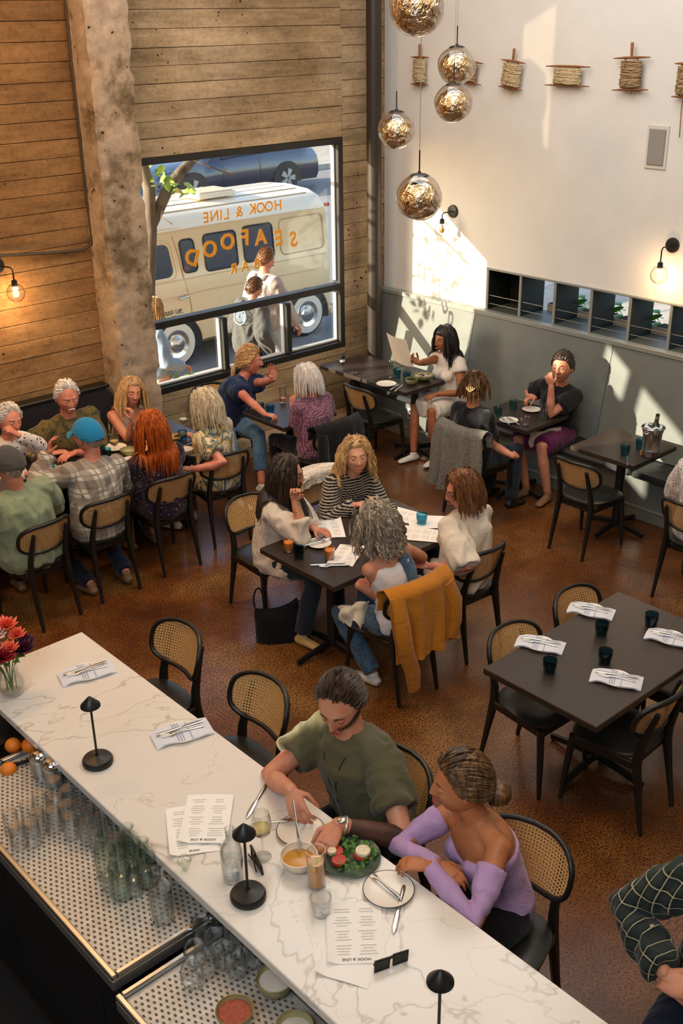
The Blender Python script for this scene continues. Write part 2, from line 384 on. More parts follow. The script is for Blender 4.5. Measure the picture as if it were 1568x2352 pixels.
BM = [0]
def boards(x0, x1, z0, z1, y, parent, hh=.142, mt='board_concrete'):
    z = z0; r = random.Random(int(x0*100)+int(z0*10)); segs = [(x0,x1)]
    while z < z1 - .03:
        h = min(hh + r.uniform(-.008,.008), z1 - z); 
        if z1-z-h < .04: h = z1-z
        for a, b in segs:
            m = M(); t = .02 + r.uniform(-.007,.008); m.box((0,0,0), (b-a-.001, t, h-.004), .003, tilt=Matrix.Rotation(r.uniform(-.002,.002),3,'Y'))
            o = m.build('board', mt, parent); o.location = ((a+b)/2, y - t/2 + .022, z+h/2)
        z += h
boards(3.3, 4.60, 0, 4.29, YL, wl, mt='tinted_board_concrete'); boards(WX0, WX1, WZ1, 4.5, YW, wb); boards(WX1+.0, 8.04, 0, 4.5, YW, wb, .15); boards(WX0, WX1, 0, WZ0, YW, wb, .15)
# concrete plinth and column
m = M(); m.box((6.4,8.20,.07), (2.6,.20,.15), .012); struct(m.build('trim_1', 'column_concrete'))
def broken_column():
    x0, x1, y0, y1 = 4.58, 5.0, 8.02, 8.315; m = M(); n = 150; per = []
    k = 9
    for i in range(k): per.append((x0 + (x1-x0)*i/k, y0))
    for i in range(6): per.append((x1, y0+(y1-y0)*i/6))
    for i in range(k): per.append((x1 - (x1-x0)*i/k, y1))
    for i in range(6): per.append((x0, y1-(y1-y0)*i/6))
    cx, cy = (x0+x1)/2, (y0+y1)/2; vs = []; K = len(per)
    for iz in range(n+1):
        z = 4.7*iz/n
        for (x, y) in per:
            e = max(0., 1-min(abs(x-x0), abs(x-x1))/.05) * (1 if abs(y-y0) < .05 else .4)
            q = noise.noise(Vector((x*3, y*3, z*5)))*.5+.5; q2 = noise.noise(Vector((x*9+5, y*9, z*13)))
            d = e*(.012+.03*max(0,q-.35)+.012*q2) + .004*noise.noise(Vector((x*20,y*20,z*20))) + (.012 if q > .62 else 0)*(y < y0+.02)
            dx, dy = cx-x, cy-y; L = math.hypot(dx,dy); vs.append((x+dx/L*d*1.2, y+dy/L*d*1.2, z))
    fs = [(i*K+j, i*K+(j+1)%K, (i+1)*K+(j+1)%K, (i+1)*K+j) for i in range(n) for j in range(K)] + [tuple(range(K))[::-1], tuple(n*K+j for j in range(K))]
    m.add(vs, fs); return m.build('concrete_column', 'column_concrete', smooth=35)
struct(broken_column())
# right wall with the plant shelf opening
NY1, NB, NW, ND = 6.84, 7, .405, .35
m = M()
for a, b, c, d in wall_pieces(-4.0, YW, -.2, 6.2, [(NY1-NB*NW, NY1, 1.38, 1.765)]): m.box((XW+.175, (a+b)/2, (c+d)/2), (.35, b-a, d-c))
wr = struct(m.build('wall_right', 'wall_paint'))
m = M()
for a, b, c, d in wall_pieces(-4.0, YL+.3, -.2, 6.2, [(6.70,6.86,3.0,3.06),(6.22,6.5,3.3,3.6)]): m.box((-4.1, (a+b)/2, (c+d)/2), (.2, b-a, d-c))
struct(m.build('wall_left', 'wall_paint')); m = M(); m.box((2.1,-4.1,3), (12.6,.2,6.4)); struct(m.build('wall_front', 'wall_paint'))
# main window: frame members, panes, lettering
win = bpy.data.objects.new('window_1', None); COL.objects.link(win); win['kind'] = 'structure'
yf = YW + .055
def bar(name, c, d, mt, par=None, ch=.004): m = M(); m.box(c, d, ch); return m.build(name, mt, par or win)
xc, wd = (WX0+WX1)/2, WX1-WX0
bar('frame', (xc, yf, WZ1-.03), (wd, .11, .06), 'frame_black'); bar('frame', (xc, yf, WZ0+.03), (wd, .12, .06), 'frame_black')
bar('frame', (WX0+.05, yf, (WZ0+WZ1)/2), (.05, .11, WZ1-WZ0-.12), 'frame_black'); bar('frame', (WX1-.03, yf, (WZ0+WZ1)/2), (.06, .11, WZ1-WZ0-.12), 'frame_black')
bar('transom', (xc, yf, WMZ), (wd-.1, .10, .065), 'frame_black')
for x in (5.93, 6.72): bar('mullion', (x, yf, (WZ0+WMZ)/2+.005), (.055, .10, WMZ-WZ0-.13), 'frame_black')
for x, s in ((5.895,.018),(6.685,.018),(7.40,.02)):
    bar('pane_stop', (x, yf+.02, (WZ0+WMZ)/2), (s, .05, WMZ-WZ0-.14), 'frame_light'); 
bar('pane_stop', (7.40, yf+.02, (WMZ+WZ1)/2), (.02,.05,WZ1-WMZ-.12), 'frame_light'); bar('pane_stop', (xc, yf+.02, WZ0+.075), (wd-.12,.05,.02), 'frame_light')
for a, b, c, d in ((WX0+.05,WX1-.06,WMZ+.03,WZ1-.06),(WX0+.05,5.905,WZ0+.06,WMZ-.03),(5.955,6.695,WZ0+.06,WMZ-.03),(6.745,WX1-.06,WZ0+.06,WMZ-.03)):
    m = M(); m.box(((a+b)/2, yf+.035, (c+d)/2), (b-a, .006, d-c)); m.build('pane', 'pane_glass', win)
mat('gold_paint', '#e0951d', .45)
def letter(ch, px, py, size, rz=0., name='letter', bold=.0):
    p = aty(px, py, yf+.028)
    mx = Matrix.Translation(p) @ Matrix.Rotation(rz,4,'Y') @ Matrix.Rotation(PI,4,'Z') @ Matrix.Rotation(PI/2,4,'X')
    text_obj(name, ch, size, mx, MATS['gold_paint'], win, .0008, bold=bold)
T1 = 'HOOK & LINE'; xs1 = [(638,472),(617,475),(598,478),(580,481),None,(549,487),None,(520,493),(507,495),(492,497),(473,501)]
for ch, q in zip(T1, xs1):
    if q: letter(ch, q[0], q[1], .135, bold=.0022)
for ch, q, r in zip('SEAFOOD', [(674,551),(640,548),(599,546),(563,547),(523,557),(482,574),(441,593)], (-.22,-.1,-.02,.08,.2,.28,.42)): letter(ch, q[0], q[1], .205, r*.8, bold=.006)
for ch, q in zip('BAR', [(590,607),(563,612),(537,618)]): letter(ch, q[0], q[1], .135, bold=.003)
for i, (a, b, c, d) in enumerate(WHOLES):
    wn = bpy.data.objects.new('window_%d' % (i+2), None); COL.objects.link(wn); wn['kind'] = 'structure'
    m = M(); y = YL+.08
    for q in (((a+b)/2,y,c+.02,b-a,.04),((a+b)/2,y,d-.02,b-a,.04)): m.box(q[:3], (q[3],.08,q[4]))
    for x in (a+.02,b-.02): m.box((x,y,(c+d)/2), (.04,.08,d-c-.08))
    m.build('frame', 'frame_black', wn); m = M(); m.box(((a+b)/2,y,(c+d)/2), (b-a-.08,.006,d-c-.08)); m.build('pane', 'dim_pane' if i == 0 else 'pane_glass', wn)  # first of these windows is added to throw the high sun patch, pane dimmed
# unseen slanted panel added to block sun and cut the high patch diagonally
m = M(); m.prism([(2.0,6.5),(2.0,6.35),(3.27,5.75),(4.84,4.83),(5.6,4.4),(5.6,6.5)], 8.60, 8.64, 'y'); o = m.build('sun_blocker', 'board_concrete'); o['kind'] = 'structure'
# drain pipe and conduit
t = thing('drain_pipe', 'tall dark round drain pipe standing before the concrete wall corner', 'pipe', (7.725,8.12,0))
m = M(); m.lathe([(.075,.0),(.075,5.9)], n=24); m.build('pipe', mat('pipe_paint', '#2b241f', .45, '#332b25', 10, (1,1,.3)), t, 40)
m = M(); m.lathe([(.09,0),(.09,.03),(.076,.035)], n=24); m.build('pipe_collar', 'pipe_paint', t, 40)
t = thing('wall_conduit', 'thin metal conduit bending across the board-marked wall above the sconce', 'conduit', (4.6,8.5,2))
def pth(pts): return [tuple(Vector(p)) for p in pts]
m = M(); c1 = [aty(150,0,8.272), aty(165,150,8.272), aty(185,330,8.272), aty(203,480,8.272), aty(210,540,8.272), aty(207,563,8.272), aty(190,574,8.272), aty(120,581,8.272), aty(-60,590,8.272)]
m.tube(c1, .014, 8); m.build('pipe', mat('conduit_paint', '#4a3f30', .5, metal=.3), t, 40, world=True)
m = M()
for q in ((176,240),(150,579)): p = aty(q[0],q[1],8.275); m.box(p, (.05,.02,.03), .004)
m.build('bracket', 'conduit_paint', t, world=True)
# ------------------------------------------------------------------ right-hand banquette, rail, shelf
def quadbox(m, pts, th):  # panel of 4 corners thickened along +x
    vs = [Vector(p) for p in pts] + [Vector(p)+Vector((th,0,0)) for p in pts]
    m.add(vs, [(0,1,2,3),(7,6,5,4),(0,4,5,1),(1,5,6,2),(2,6,7,3),(3,7,4,0)])
bq = thing('banquette', 'long grey banquette with tilted panelled back along the white wall', 'banquette', (7.75,4.5,0))
ys = [8.28, 6.92, 5.30, 3.7, 2.1]
for a, b in zip(ys[:-1], ys[1:]):
    m = M(); quadbox(m, [(7.95,a-.003,1.335),(7.95,b+.003,1.335),(7.80,b+.003,.47),(7.80,a-.003,.47)], .05); m.build('back_panel', 'grey_paint', bq, world=True)
m = M(); m.box((7.985,5.19,1.357), (.09,6.18,.045), .006); m.build('top_rail', mat('rail_paint', '#83867f', .45), bq, world=True)
for a, b in ((8.25,6.5),(6.49,4.7),(4.69,2.1)):
    m = M(); m.box((7.645,(a+b)/2,.43), (.37,a-b,.06), .02); m.build('seat', 'seat_vinyl', bq, world=True, smooth=30)
m = M(); m.box((7.70,5.19,.255), (.30,6.16,.29), .003); m.build('base', 'grey_paint', bq, world=True)
m = M(); m.box((7.695,5.19,.055), (.32,6.16,.11), .006); m.build('plinth', 'grey_paint', bq, world=True); m = M(); m.box((7.54,5.19,.12), (.03,6.16,.018), .004); m.build('moulding', 'rail_paint', bq, world=True)
o = thing('power_outlet', 'white wall power outlet on the banquette base under the corner table', 'outlet', (7.545,7.40,.27))
m = M(); m.box((0,0,0), (.008,.07,.115), .003); m.build('cover_plate', 'white_plastic', o)
for z in (.024,-.024):
    m = M(); m.box((-.006,0,z), (.006,.034,.028), .003); s_ = m.build('socket', mat('socket_dark', '#3a3835', .5), o)
# plant shelf in the opening
sh = thing('plant_shelf', 'dark open plant shelf with divider boards and thin rods above the banquette', 'shelf', (XW, 5.4, 1.38))
for z in (1.373, 1.772):
    m = M(); m.box((XW+.16,NY1-NB*NW/2,z), (ND+.02,NB*NW+.03,.016), .002); m.build('shelf_board', 'rail_paint' if z > 1.5 else mat('shelf_grey', '#4a4f47', .5), sh, world=True)
for i in range(NB+1):
    m = M(); m.box((XW+.165,NY1-i*NW,1.57), (ND,.022,.38), .002); m.build('divider', ['niche_dark'], sh, world=True)
    m = M(); m.box((XW-.014,NY1-i*NW,1.57), (.012,.026,.39), .002); m.build('divider_edge', 'rail_paint', sh, world=True)
for z in (1.435, 1.515):
    for i in range(NB): m = M(); m.tube([(XW+.005,NY1-i*NW-.012,z),(XW+.005,NY1-(i+1)*NW+.012,z)], .0035, 6); m.build('rod', 'rod', sh, world=True)
m = M(); m.box((XW+.33,NY1-NW/2,1.57), (.012,NW-.02,.38)); m.build('back_board', 'niche_dark', sh, world=True)
# ------------------------------------------------------------------ left-hand banquette
bl = thing('banquette', 'black padded banquette against the board-marked wall left of the column', 'banquette', (4.0,8.3,0))
m = M(); m.prism([(2.4,.47),(4.54,.47),(4.56,1.0),(4.50,1.07),(2.4,1.07)], 8.16, 8.275, 'y'); m.build('backrest', 'dark_fabric', bl, world=True)
m = M(); m.box((3.46,7.98,.42), (2.1,.44,.09), .03); m.build('seat', 'dark_fabric', bl, world=True, smooth=30); m = M(); m.box((3.46,8.0,.19), (2.08,.36,.37), .005); m.build('base', 'black_wood', bl, world=True)
m = M(); m.box((3.47,8.215,1.085), (2.14,.13,.03), .006); m.build('top_rail', 'black_wood', bl, world=True)
# ------------------------------------------------------------------ chairs
def make_chair(name, label, hs=.46, stool=False):
    """bent black frame chair with a curved cane back; faces local +y"""
    t = thing(name, label, 'bar stool' if stool else 'chair', (0,0,0)); up = hs-.46
    # seat: rounded, wider at the front, slightly dished
    m = M(); N_ = 28; ring = []
    for i in range(N_):
        a = 2*PI*i/N_; c, s = math.cos(a), math.sin(a); e = 3.2
        x = .215*math.copysign(abs(c)**(2/e), c); y = .215*math.copysign(abs(s)**(2/e), s); x *= 1 + .10*(y/.2); ring.append((x, y+.015))
    prof = [(.90,-.016),(1.,-.006),(1.,.008),(.95,.014),(.6,.006),(.001,.0)]
    vs = []; fs = []
    for k, z in prof: vs += [(x*k, y*k + .015*(1-k), hs+z) for x, y in ring]
    for i in range(len(prof)-1): fs += [(i*N_+j, i*N_+(j+1)%N_, (i+1)*N_+(j+1)%N_, (i+1)*N_+j) for j in range(N_)]
    fs.append(tuple(range(N_))[::-1]); m.add(vs, fs); m.build('seat', 'seat_black', t, 50)
    # apron under the seat
    m = M(); m.box((0,.19,hs-.045), (.34,.022,.05), .006); m.box((0,-.165,hs-.045), (.33,.022,.05), .006)
    for s in (-1,1): m.box((s*.178,.01,hs-.045), (.022,.36,.05), .006, rz=-s*.06)
    m.build('seat_frame', 'black_wood', t)
    sp = 1 + up*.35
    for s in (-1,1):
        m = M(); m.tube([(s*.185,.185,hs-.02),(s*.195*sp,.205*sp,hs*.5),(s*.205*sp,.222*sp,0)], [.022,.019,.012], 8); m.build('leg', 'black_wood', t, 40)
        # rear leg runs up as the post of the back
        m = M(); m.tube([(s*.165,-.262-up*.3,0),(s*.16,-.215-up*.1,hs*.55),(s*.155,-.185,hs-.03),(s*.150,-.192,hs+.06),(s*.142,-.225,hs+.18),(s*.135,-.262,hs+.30)], [(.013,.013),(.019,.021),(.024,.030),(.020,.026),(.017,.019),(.014,.015)], 8, up=(1,0,0)); m.build('leg', 'black_wood', t, 40)
    if stool:
        m = M(); z = .26
        for a, b in (((-.19,.19),(.19,.19)),((-.16,-.22),(.16,-.22)),((-.19,.19),(-.16,-.22)),((.19,.19),(.16,-.22))): m.tube([(a[0],a[1],z),(b[0],b[1],z)], .011, 8)
        m.build('footrest', 'black_metal', t, 40)
    # curved back: rounded trapezoid, wider at the top
    def back(u, v):   # u -1..1, v 0..1
        wv = .205 + .012*math.sin(v*PI)
        x = u*wv; y = -.235 - .075*(v-.3) + .075*(abs(u)**2) ; return Vector((x*(.97+.03*v), y, hs+.125 + v*.235))
    def outline(k, n=44):
        out = []
        for i in range(n):
            a = 2*PI*i/n; c, s = math.cos(a), math.sin(a); e = 3.4
            u = math.copysign(abs(c)**(2/e), c)*k; v = .5+.5*math.copysign(abs(s)**(2/e), s)*k
            if s < 0: u *= .90 + .1*(1+s*0) - .07*abs(s)
            out.append((u, v))
        return out
    m = M(); m.tube([back(u,v) for u, v in outline(1.)], [(.012,.0155)]*44, 8, up=None, closed=True); bf = m.build('back_frame', 'black_wood', t, 60)
    m = M(); uvs = []; nu, nv = 14, 8; vs = []; fs = []
    K = 11
    for r in range(K+1):
        for (u, v) in outline(.97*r/K if r else .001): q = back(u, v); vs.append(q); uvs.append((u*.21, v*.235))
    for r in range(K): fs += [(r*44+j, r*44+(j+1)%44, (r+1)*44+(j+1)%44, (r+1)*44+j) for j in range(44)]
    m.add(vs, fs); m.build('cane_panel', 'cane', bf, 60, uvs=uvs)
    return t
ch0 = make_chair('dining_chair', 'x'); st0 = make_chair('bar_stool', 'x', .72, True)
USED = {'c': 0, 's': 0}
def chair(x, y, rz, label, group, stool=False):
    k = 's' if stool else 'c'; o = st0 if stool else ch0
    if USED[k]: o = dup(o, (x,y,0), rz, label, group)
    else: o.location = (x,y,0); o.rotation_euler = (0,0,rz); o['label'] = label; o['group'] = group; kidsave(o)
    USED[k] = 1; return o
def kidsave(r): KIDS[r.name] = [(k, [g for g in bpy.data.objects if g.parent == k]) for k in bpy.data.objects if k.parent == r]
GC = 'black dining chairs with cane backs'; GS = 'cane-backed stools along the marble bar'
D = math.radians
chair(6.81,4.64,D(-90),'empty cane-back chair at the small square table with the ice bucket',GC)
chair(4.22,3.10,D(178),'cane-back chair at the far left side of the set black table, by its near corner',GC)
chair(4.84,3.12,D(180),'cane-back chair at the far side of the set black table, farther from the corner',GC)
chair(4.32,2.60,D(3),'cane-back chair pushed in at the near side of the set black table',GC)
chair(4.97,2.60,D(0),'cane-back chair cut off by the right edge beside the set black table',GC)
chair(6.72,3.60,D(-90),'cane-back chair under the guest in a speckled shirt at the right edge',GC)
chair(4.93,4.34,D(-4),'cane-back chair under the woman in a cream linen top',GC)
chair(4.24,4.30,D(-3),'chair under the curly grey-haired woman, draped with a mustard jacket',GC)
chair(4.26,5.62,D(180),'cane-back chair under the long dark-haired woman in a white striped shirt',GC)
chair(4.93,5.62,D(180),'chair under the laughing blonde woman in black patterned blouse',GC)
chair(6.86,7.22,D(-90),'empty cane-back chair at the table in the corner by the pipe',GC)
chair(5.62,8.00,D(180),'pale-framed cane-back chair behind the woman in a navy top',GC)
chair(5.78,6.78,D(0),'chair draped with a black jacket behind the woman in purple print',GC)
chair(6.72,5.74,D(-90),'chair under the dark-haired woman, draped with a grey knit sweater',GC)
chair(2.98,6.74,D(8),'cane-back chair under the man in a pale green shirt',GC)
chair(3.55,6.80,D(0),'cane-back chair under the man in a blue cap and plaid shirt',GC)
chair(4.14,6.82,D(-3),'cane-back chair under the red-haired woman at the long table',GC)
chair(4.76,6.92,D(-12),'cane-back chair under the blonde woman in a tie-dye top',GC)
chair(2.40,4.25,D(90),'first empty stool near the flower vase end of the bar',GS,True)
chair(2.40,3.54,D(90),'second empty stool, just left of the man in olive green',GS,True)
chair(2.48,2.68,D(90),'bar stool under the man in an olive green shirt',GS,True)
chair(2.52,1.97,D(100),'bar stool under the woman in a lilac top',GS,True)
chair(2.95,1.16,D(90),'bar stool under the person in dark plaid at the lower right corner',GS,True)
# ------------------------------------------------------------------ tables
def table(name, label, cx, cy, lx, ly, cols=None, group='black dining tables', tops=None, legs=False, rz=0.):
    t = thing(name, label, 'table', (cx,cy,0), rz, group)
    for (ax, ay, bx, by) in tops or [(0,0,lx,ly)]:
        m = M(); m.box((ax,ay,.735), (bx-.002,by-.002,.04), .004); m.build('tabletop', 'table_wood', t)
    for (ax, ay) in cols or [(0,0)]:
        m = M(); m.lathe([(.038,.05),(.038,.70)], (ax,ay,0), 16); cl = m.build('column', 'black_metal', t, 40)
        m = M(); m.box((ax,ay,.708), (.3,.3,.012), .003); m.build('mounting_plate', 'black_metal', cl)
        for k in range(4):
            a = k*PI/2; d = Vector((math.cos(a), math.sin(a), 0)); L = .27 if min(lx,ly) < .65 else .32
            m = M(); m.tube([Vector((ax,ay,.062))+d*.02, Vector((ax,ay,.05))+d*L*.5, Vector((ax,ay,.024))+d*L], [(.026,.020),(.024,.018),(.026,.014)], 8, up=(0,0,1)) 
            m.build('foot', 'black_metal', t, 40)
    return t
table('dining_table','small square black table holding a steel ice bucket by the banquette',7.25,4.65,.61,.62)
table('dining_table','square black table between the two dark-haired women',7.26,5.74,.60,.62)
table('dining_table','large brown-topped table in the corner, made of two tops with a seam',7.26,7.51,.60,1.24,[(0,-.45),(0,.40)],tops=[(0,-.315,.60,.62),(0,.315,.60,.62)])
table('dining_table','small black table between the woman in navy and the purple-print blouse',5.82,7.24,.62,.60)
table('dining_table','long black table where the four women with menus sit',4.52,4.86,1.22,.76,[(-.30,0),(.30,0)])
table('dining_table','large black table set for guests with napkins and blue glasses',4.52,2.86,1.26,.75,[(-.02,0)])
table('dining_table','long blue-lit table by the wall with the party of seven',3.70,7.50,2.44,.72,[(-.9,0),(0,0),(.9,0)],tops=[(-.61,0,1.22,.72),(.61,0,1.22,.72)])
# ------------------------------------------------------------------ the bar
bt = thing('bar_counter', 'long white marble bar counter running across the foreground', 'bar', (1.91,1.6,0))
m = M(); m.box((1.92,.80,1.05), (.64,7.60,.04), .004); m.build('countertop', 'white_marble', bt, world=True)
m = M(); m.box((1.895,.80,.515), (.36,7.5,1.03)); m.build('counter_base', mat('bar_front','#1a1c1d',.6), bt, world=True)
m = M(); m.tube([(2.12,-2.9,.2),(2.12,4.5,.2)], .022, 10); m.build('foot_rail', 'steel', bt, 40, world=True)
def tray(name, label, x0, x1, y0, y1, z):
    t = thing(name, label, 'drip tray', ((x0+x1)/2,(y0+y1)/2,z-.05))
    m = M(); m.box(((x0+x1)/2,(y0+y1)/2,z-.03), (x1-x0,y1-y0,.05), .004); m.build('tray_body', 'brushed_steel', t, world=True)
    for c, d in ((((x0+.011),(y0+y1)/2,z+.006),(.022,y1-y0,.022)), (((x1-.011),(y0+y1)/2,z+.006),(.022,y1-y0,.022)), (((x0+x1)/2,y0+.011,z+.006),(x1-x0-.046,.022,.022)), (((x0+x1)/2,y1-.011,z+.006),(x1-x0-.046,.022,.022))):
        m = M(); m.box(c, d, .004); m.build('tray_rim', 'steel', t, world=True)
    m = M(); p = .0235; nx, ny = int((x1-x0-.06)/p), int((y1-y0-.06)/p)   # rows of small oval drain slots in the mat
    for i in range(nx):
        for j in range(ny):
            x, y = x0+.036+i*p+(p/2 if j%2 else 0), y0+.036+j*p; o_ = len(m.v)
            m.v += [(x+.0052*math.cos(a), y+.0078*math.sin(a), z-.0035) for a in [k*PI/4 for k in range(8)]]; m.f.append(tuple(range(o_,o_+8))); m.mi.append(0)
    m.build('drain_slots', mat('slot_dark','#4f4a42',.6), t, world=True, kind='stuff')
    m = M(); m.box(((x0+x1)/2,(y0+y1)/2,z-.007), (x1-x0-.05,y1-y0-.05,.006)); m.build('mat_sheet', mat('mat_steel','#c4beb3',.4,'#b0aa9f',40,metal=.3), t, world=True)
    return t
ZT = .93
tray('drip_tray', 'long perforated steel drip tray behind the bar holding upturned glasses', 1.215, 1.70, 2.62, 4.05, ZT)
tray('drip_tray', 'nearer, lower perforated steel tray with ceramic bowls', 1.20, 1.70, 1.2, 2.585, ZT-.045)
cb = thing('back_bar_cabinet', 'dark under-counter cabinet carrying the steel trays', 'cabinet', (1.4,2.6,0))
m = M(); m.box((1.47,2.9,.43), (.42,3.9,.80), .004); m.build('body', mat('cabinet_black','#0e0f10',.5), cb, world=True)
m = M(); m.box((1.45,4.42,.87), (.46,.7,.04), .004); m.build('shelf_board', 'cabinet_black', cb, world=True)
for y in (1.6,2.4,3.2,4.0): m = M(); m.box((1.262,y,.5), (.012,.76,.6), .003); m.build('door', 'cabinet_black', cb, world=True)
m = M(); m.box((.25,2.4,.012), (2.02,5.4,.022), .004); tag(m.build('floor_mat', mat('rubber','#0b0b0d',.7)), 'black rubber floor mat on the staff side of the bar', 'mat')
# ------------------------------------------------------------------ people: builder
UPV = Vector((0,0,1))
def cloth(name, col, kind='plain', col2=None, col3=None, s=1., rough=.85, stretch=(1,1,1)):
    m = base(name, col, rough, spec=.2, sheen=.15); N = NT(m); P = m.node_tree.nodes['Principled BSDF']; co = coords(N, stretch)
    A = srgb(col); B = srgb(col2 or col); C3 = srgb(col3 or col2 or col); c = None
    wr = tex(N, 'Noise', co, 9., Detail=4., Distortion=1.2); we = tex(N, 'Noise', co, 300.)
    if kind == 'plaid':
        sx = N.n('SeparateXYZ'); N.l(co, sx.inputs[0])
        def band(v, off=0., wd=.5): return math_(N, 'LESS_THAN', math_(N, 'FRACT', math_(N, 'ADD', math_(N, 'MULTIPLY', v, s), off)), wd)
        ax, ay = (.25, 1.) if name == 'plaid_dark' else (1., .25); hx = math_(N, 'ADD', math_(N, 'MULTIPLY', sx.outputs[0], ax), math_(N, 'MULTIPLY', sx.outputs[1], ay))
        c = mix(N, math_(N, 'MULTIPLY', band(hx), .55), A, B); c = mix(N, math_(N, 'MULTIPLY', band(sx.outputs[2]), .55), c, B)
        c = mix(N, math_(N, 'MAXIMUM', band(hx,.3,.07), band(sx.outputs[2],.3,.07)), c, C3)
    elif kind == 'stripe':
        wv = tex(N, 'Wave', co, s, _wave_type='BANDS', _bands_direction='X', Distortion=.6); c = ramp(N, wv.outputs[0], [(.45,A),(.62,B)])
    elif kind == 'tiedye':
        t = tex(N, 'Noise', coords(N, (1,1,.35)), s, Detail=3., Distortion=1.0); c = ramp(N, t.outputs[0], [(.33,B),(.43,C3),(.50,A),(.56,B),(.66,C3)])
    elif kind == 'floral':
        t = tex(N, 'Voronoi', co, s, Randomness=1.); n2 = tex(N, 'Noise', co, s*1.2, Detail=3.); d = math_(N, 'ADD', t.outputs['Distance'], math_(N, 'MULTIPLY', n2.outputs[0], .5))
        c = ramp(N, d, [(.46,B),(.52,C3),(.56,A)])
    elif kind == 'dots':
        t = tex(N, 'Voronoi', co, s, Randomness=.25); c = ramp(N, t.outputs['Distance'], [(.22,B),(.34,A)])
    elif kind == 'mottle':
        t = tex(N, 'Noise', co, s, Detail=5., Roughness=.7); c = ramp(N, t.outputs[0], [(.38,A),(.48,B),(.58,C3),(.66,A)])
    elif kind == 'bands':
        wv = tex(N, 'Wave', co, s, _wave_type='BANDS', _bands_direction='Z', Distortion=.5); wz = tex(N, 'Wave', co, s*3.1, _wave_type='BANDS', _bands_direction='DIAGONAL')
        c = ramp(N, math_(N, 'MULTIPLY', wv.outputs[0], math_(N, 'ADD', wz.outputs[0], .35)), [(.55,A),(.65,B)])
    elif kind == 'knit':
        t = tex(N, 'Voronoi', co, s); c = ramp(N, t.outputs['Distance'], [(.2,A),(.55,B)])
    else:
        c = mix(N, .35, A, ramp(N, wr.outputs[0], [(.3,(A[0]*.7,A[1]*.7,A[2]*.7,1)),(.7,A)]))
    N.l(c, P.inputs['Base Color']); bump(N, m, math_(N,'ADD',wr.outputs[0],math_(N,'MULTIPLY',we.outputs[0],.06)), .55, .02); return m
def skin(name, col, red=None):
    m = base(name, col, .48, spec=.35, sss=.08); N = NT(m); P = m.node_tree.nodes['Principled BSDF']; co = coords(N)
    t = tex(N, 'Noise', co, 14., Detail=5.); A = srgb(col); R = srgb(red or col)
    N.l(ramp(N, t.outputs[0], [(.35,A),(.7,R)]), P.inputs['Base Color']); t2 = tex(N,'Noise',co,90.,Detail=3.); bump(N, m, t2.outputs[0], .15, .004); return m
def hairmat(name, c1, c2, c3=None):
    m = base(name, c1, .42, spec=.5); N = NT(m); P = m.node_tree.nodes['Principled BSDF']
    t = tex(N, 'Noise', coords(N, (1,1,.15)), 60., Detail=4., Roughness=.7); N.l(ramp(N, t.outputs[0], [(.33,srgb(c1)),(.5,srgb(c2)),(.66,srgb(c3 or c2))]), P.inputs['Base Color']); bump(N, m, t.outputs[0], .5, .004); return m
skin('skin_fair','#c98f6f','#bd7358'); skin('skin_pale','#d6a283','#c98468'); skin('skin_tan','#b8764c','#a8663d'); skin('skin_brown','#a0643f','#8c5232'); skin('skin_rosy','#cf8e74','#bf6a55')
mat('lip','#a8483f',.45); mat('eye_white','#d9d2c8',.25); mat('iris','#2b1d12',.2); mat('lash','#1c120c',.6); mat('teeth','#efe6da',.3)
def remesh(m, vox, smooth=4, name='tmp'):
    me = bpy.data.meshes.new(name); me.from_pydata([tuple(v) for v in m.v], [], m.f); o = bpy.data.objects.new(name, me); COL.objects.link(o)
    r = o.modifiers.new('r','REMESH'); r.mode = 'VOXEL'; r.voxel_size = vox
    if smooth: q = o.modifiers.new('s','SMOOTH'); q.iterations = smooth; q.factor = .6
    dg = bpy.context.evaluated_depsgraph_get(); ev = o.evaluated_get(dg); res = ev.to_mesh()
    V = np.empty(len(res.vertices)*3); res.vertices.foreach_get('co', V); V = V.reshape(-1,3)
    F = [tuple(p.vertices) for p in res.polygons]; NR = np.empty(len(res.vertices)*3); res.vertices.foreach_get('normal', NR); NR = NR.reshape(-1,3)
    ev.to_mesh_clear(); bpy.data.objects.remove(o); bpy.data.meshes.remove(me); return V, F, NR
def wrinkle(V, NR, amp, sc=9., seed=0.):
    out = V.copy()
    for i in range(len(V)):
        p = Vector(V[i]); q = Vector((p.x*sc+seed, p.y*sc, p.z*sc*.55)); w1 = noise.noise(q + noise.noise_vector(q*.6)*1.3)
        out[i] += NR[i]*amp*(1-2*abs(w1)*1.6)
    return out
def headfn(dx, dy, dz, male=False, jaw=1.):
    lo = np.maximum(-dz, 0); x = .0765*dx*(1-.30*jaw*lo**1.7)*(1+.04*(dz>0)*np.sin(dz*PI)); y = .098*dy; z = .118*dz
    y = np.where(dy > 0, y*(1-.10*lo**2), y*(1-.42*lo**1.3)); fr = np.clip(dy*2.2, 0, 1)
    y = np.where(dy > 0, y*(1-.06*fr), y)
    g = lambda cx, cz, sx, sz: np.exp(-((np.abs(x)-cx)/sx)**2 - ((z-cz)/sz)**2)
    nz = np.clip((.018-z)/.048, 0, 1)*np.clip((z+.045)/.010, 0, 1); b = .026*nz**1.1*np.exp(-(x/(.0085+.006*nz))**2)
    b += .006*g(0,.012,.010,.02) + .0045*g(.026,.026,.022,.009)*(1.5 if male else 1) - .0105*g(.031,.004,.015,.011) + .005*g(.045,-.022,.018,.018)
    b += .0065*g(0,-.056,.020,.005) + .0085*g(0,-.067,.018,.006) - .003*g(0,-.0615,.024,.0025) - .004*g(0,-.079,.02,.006) + .009*g(0,-.098,.018,.014)*(1.3 if male else 1)
    b += .004*g(.012,-.036,.005,.006)
    return x, y+b*fr, z
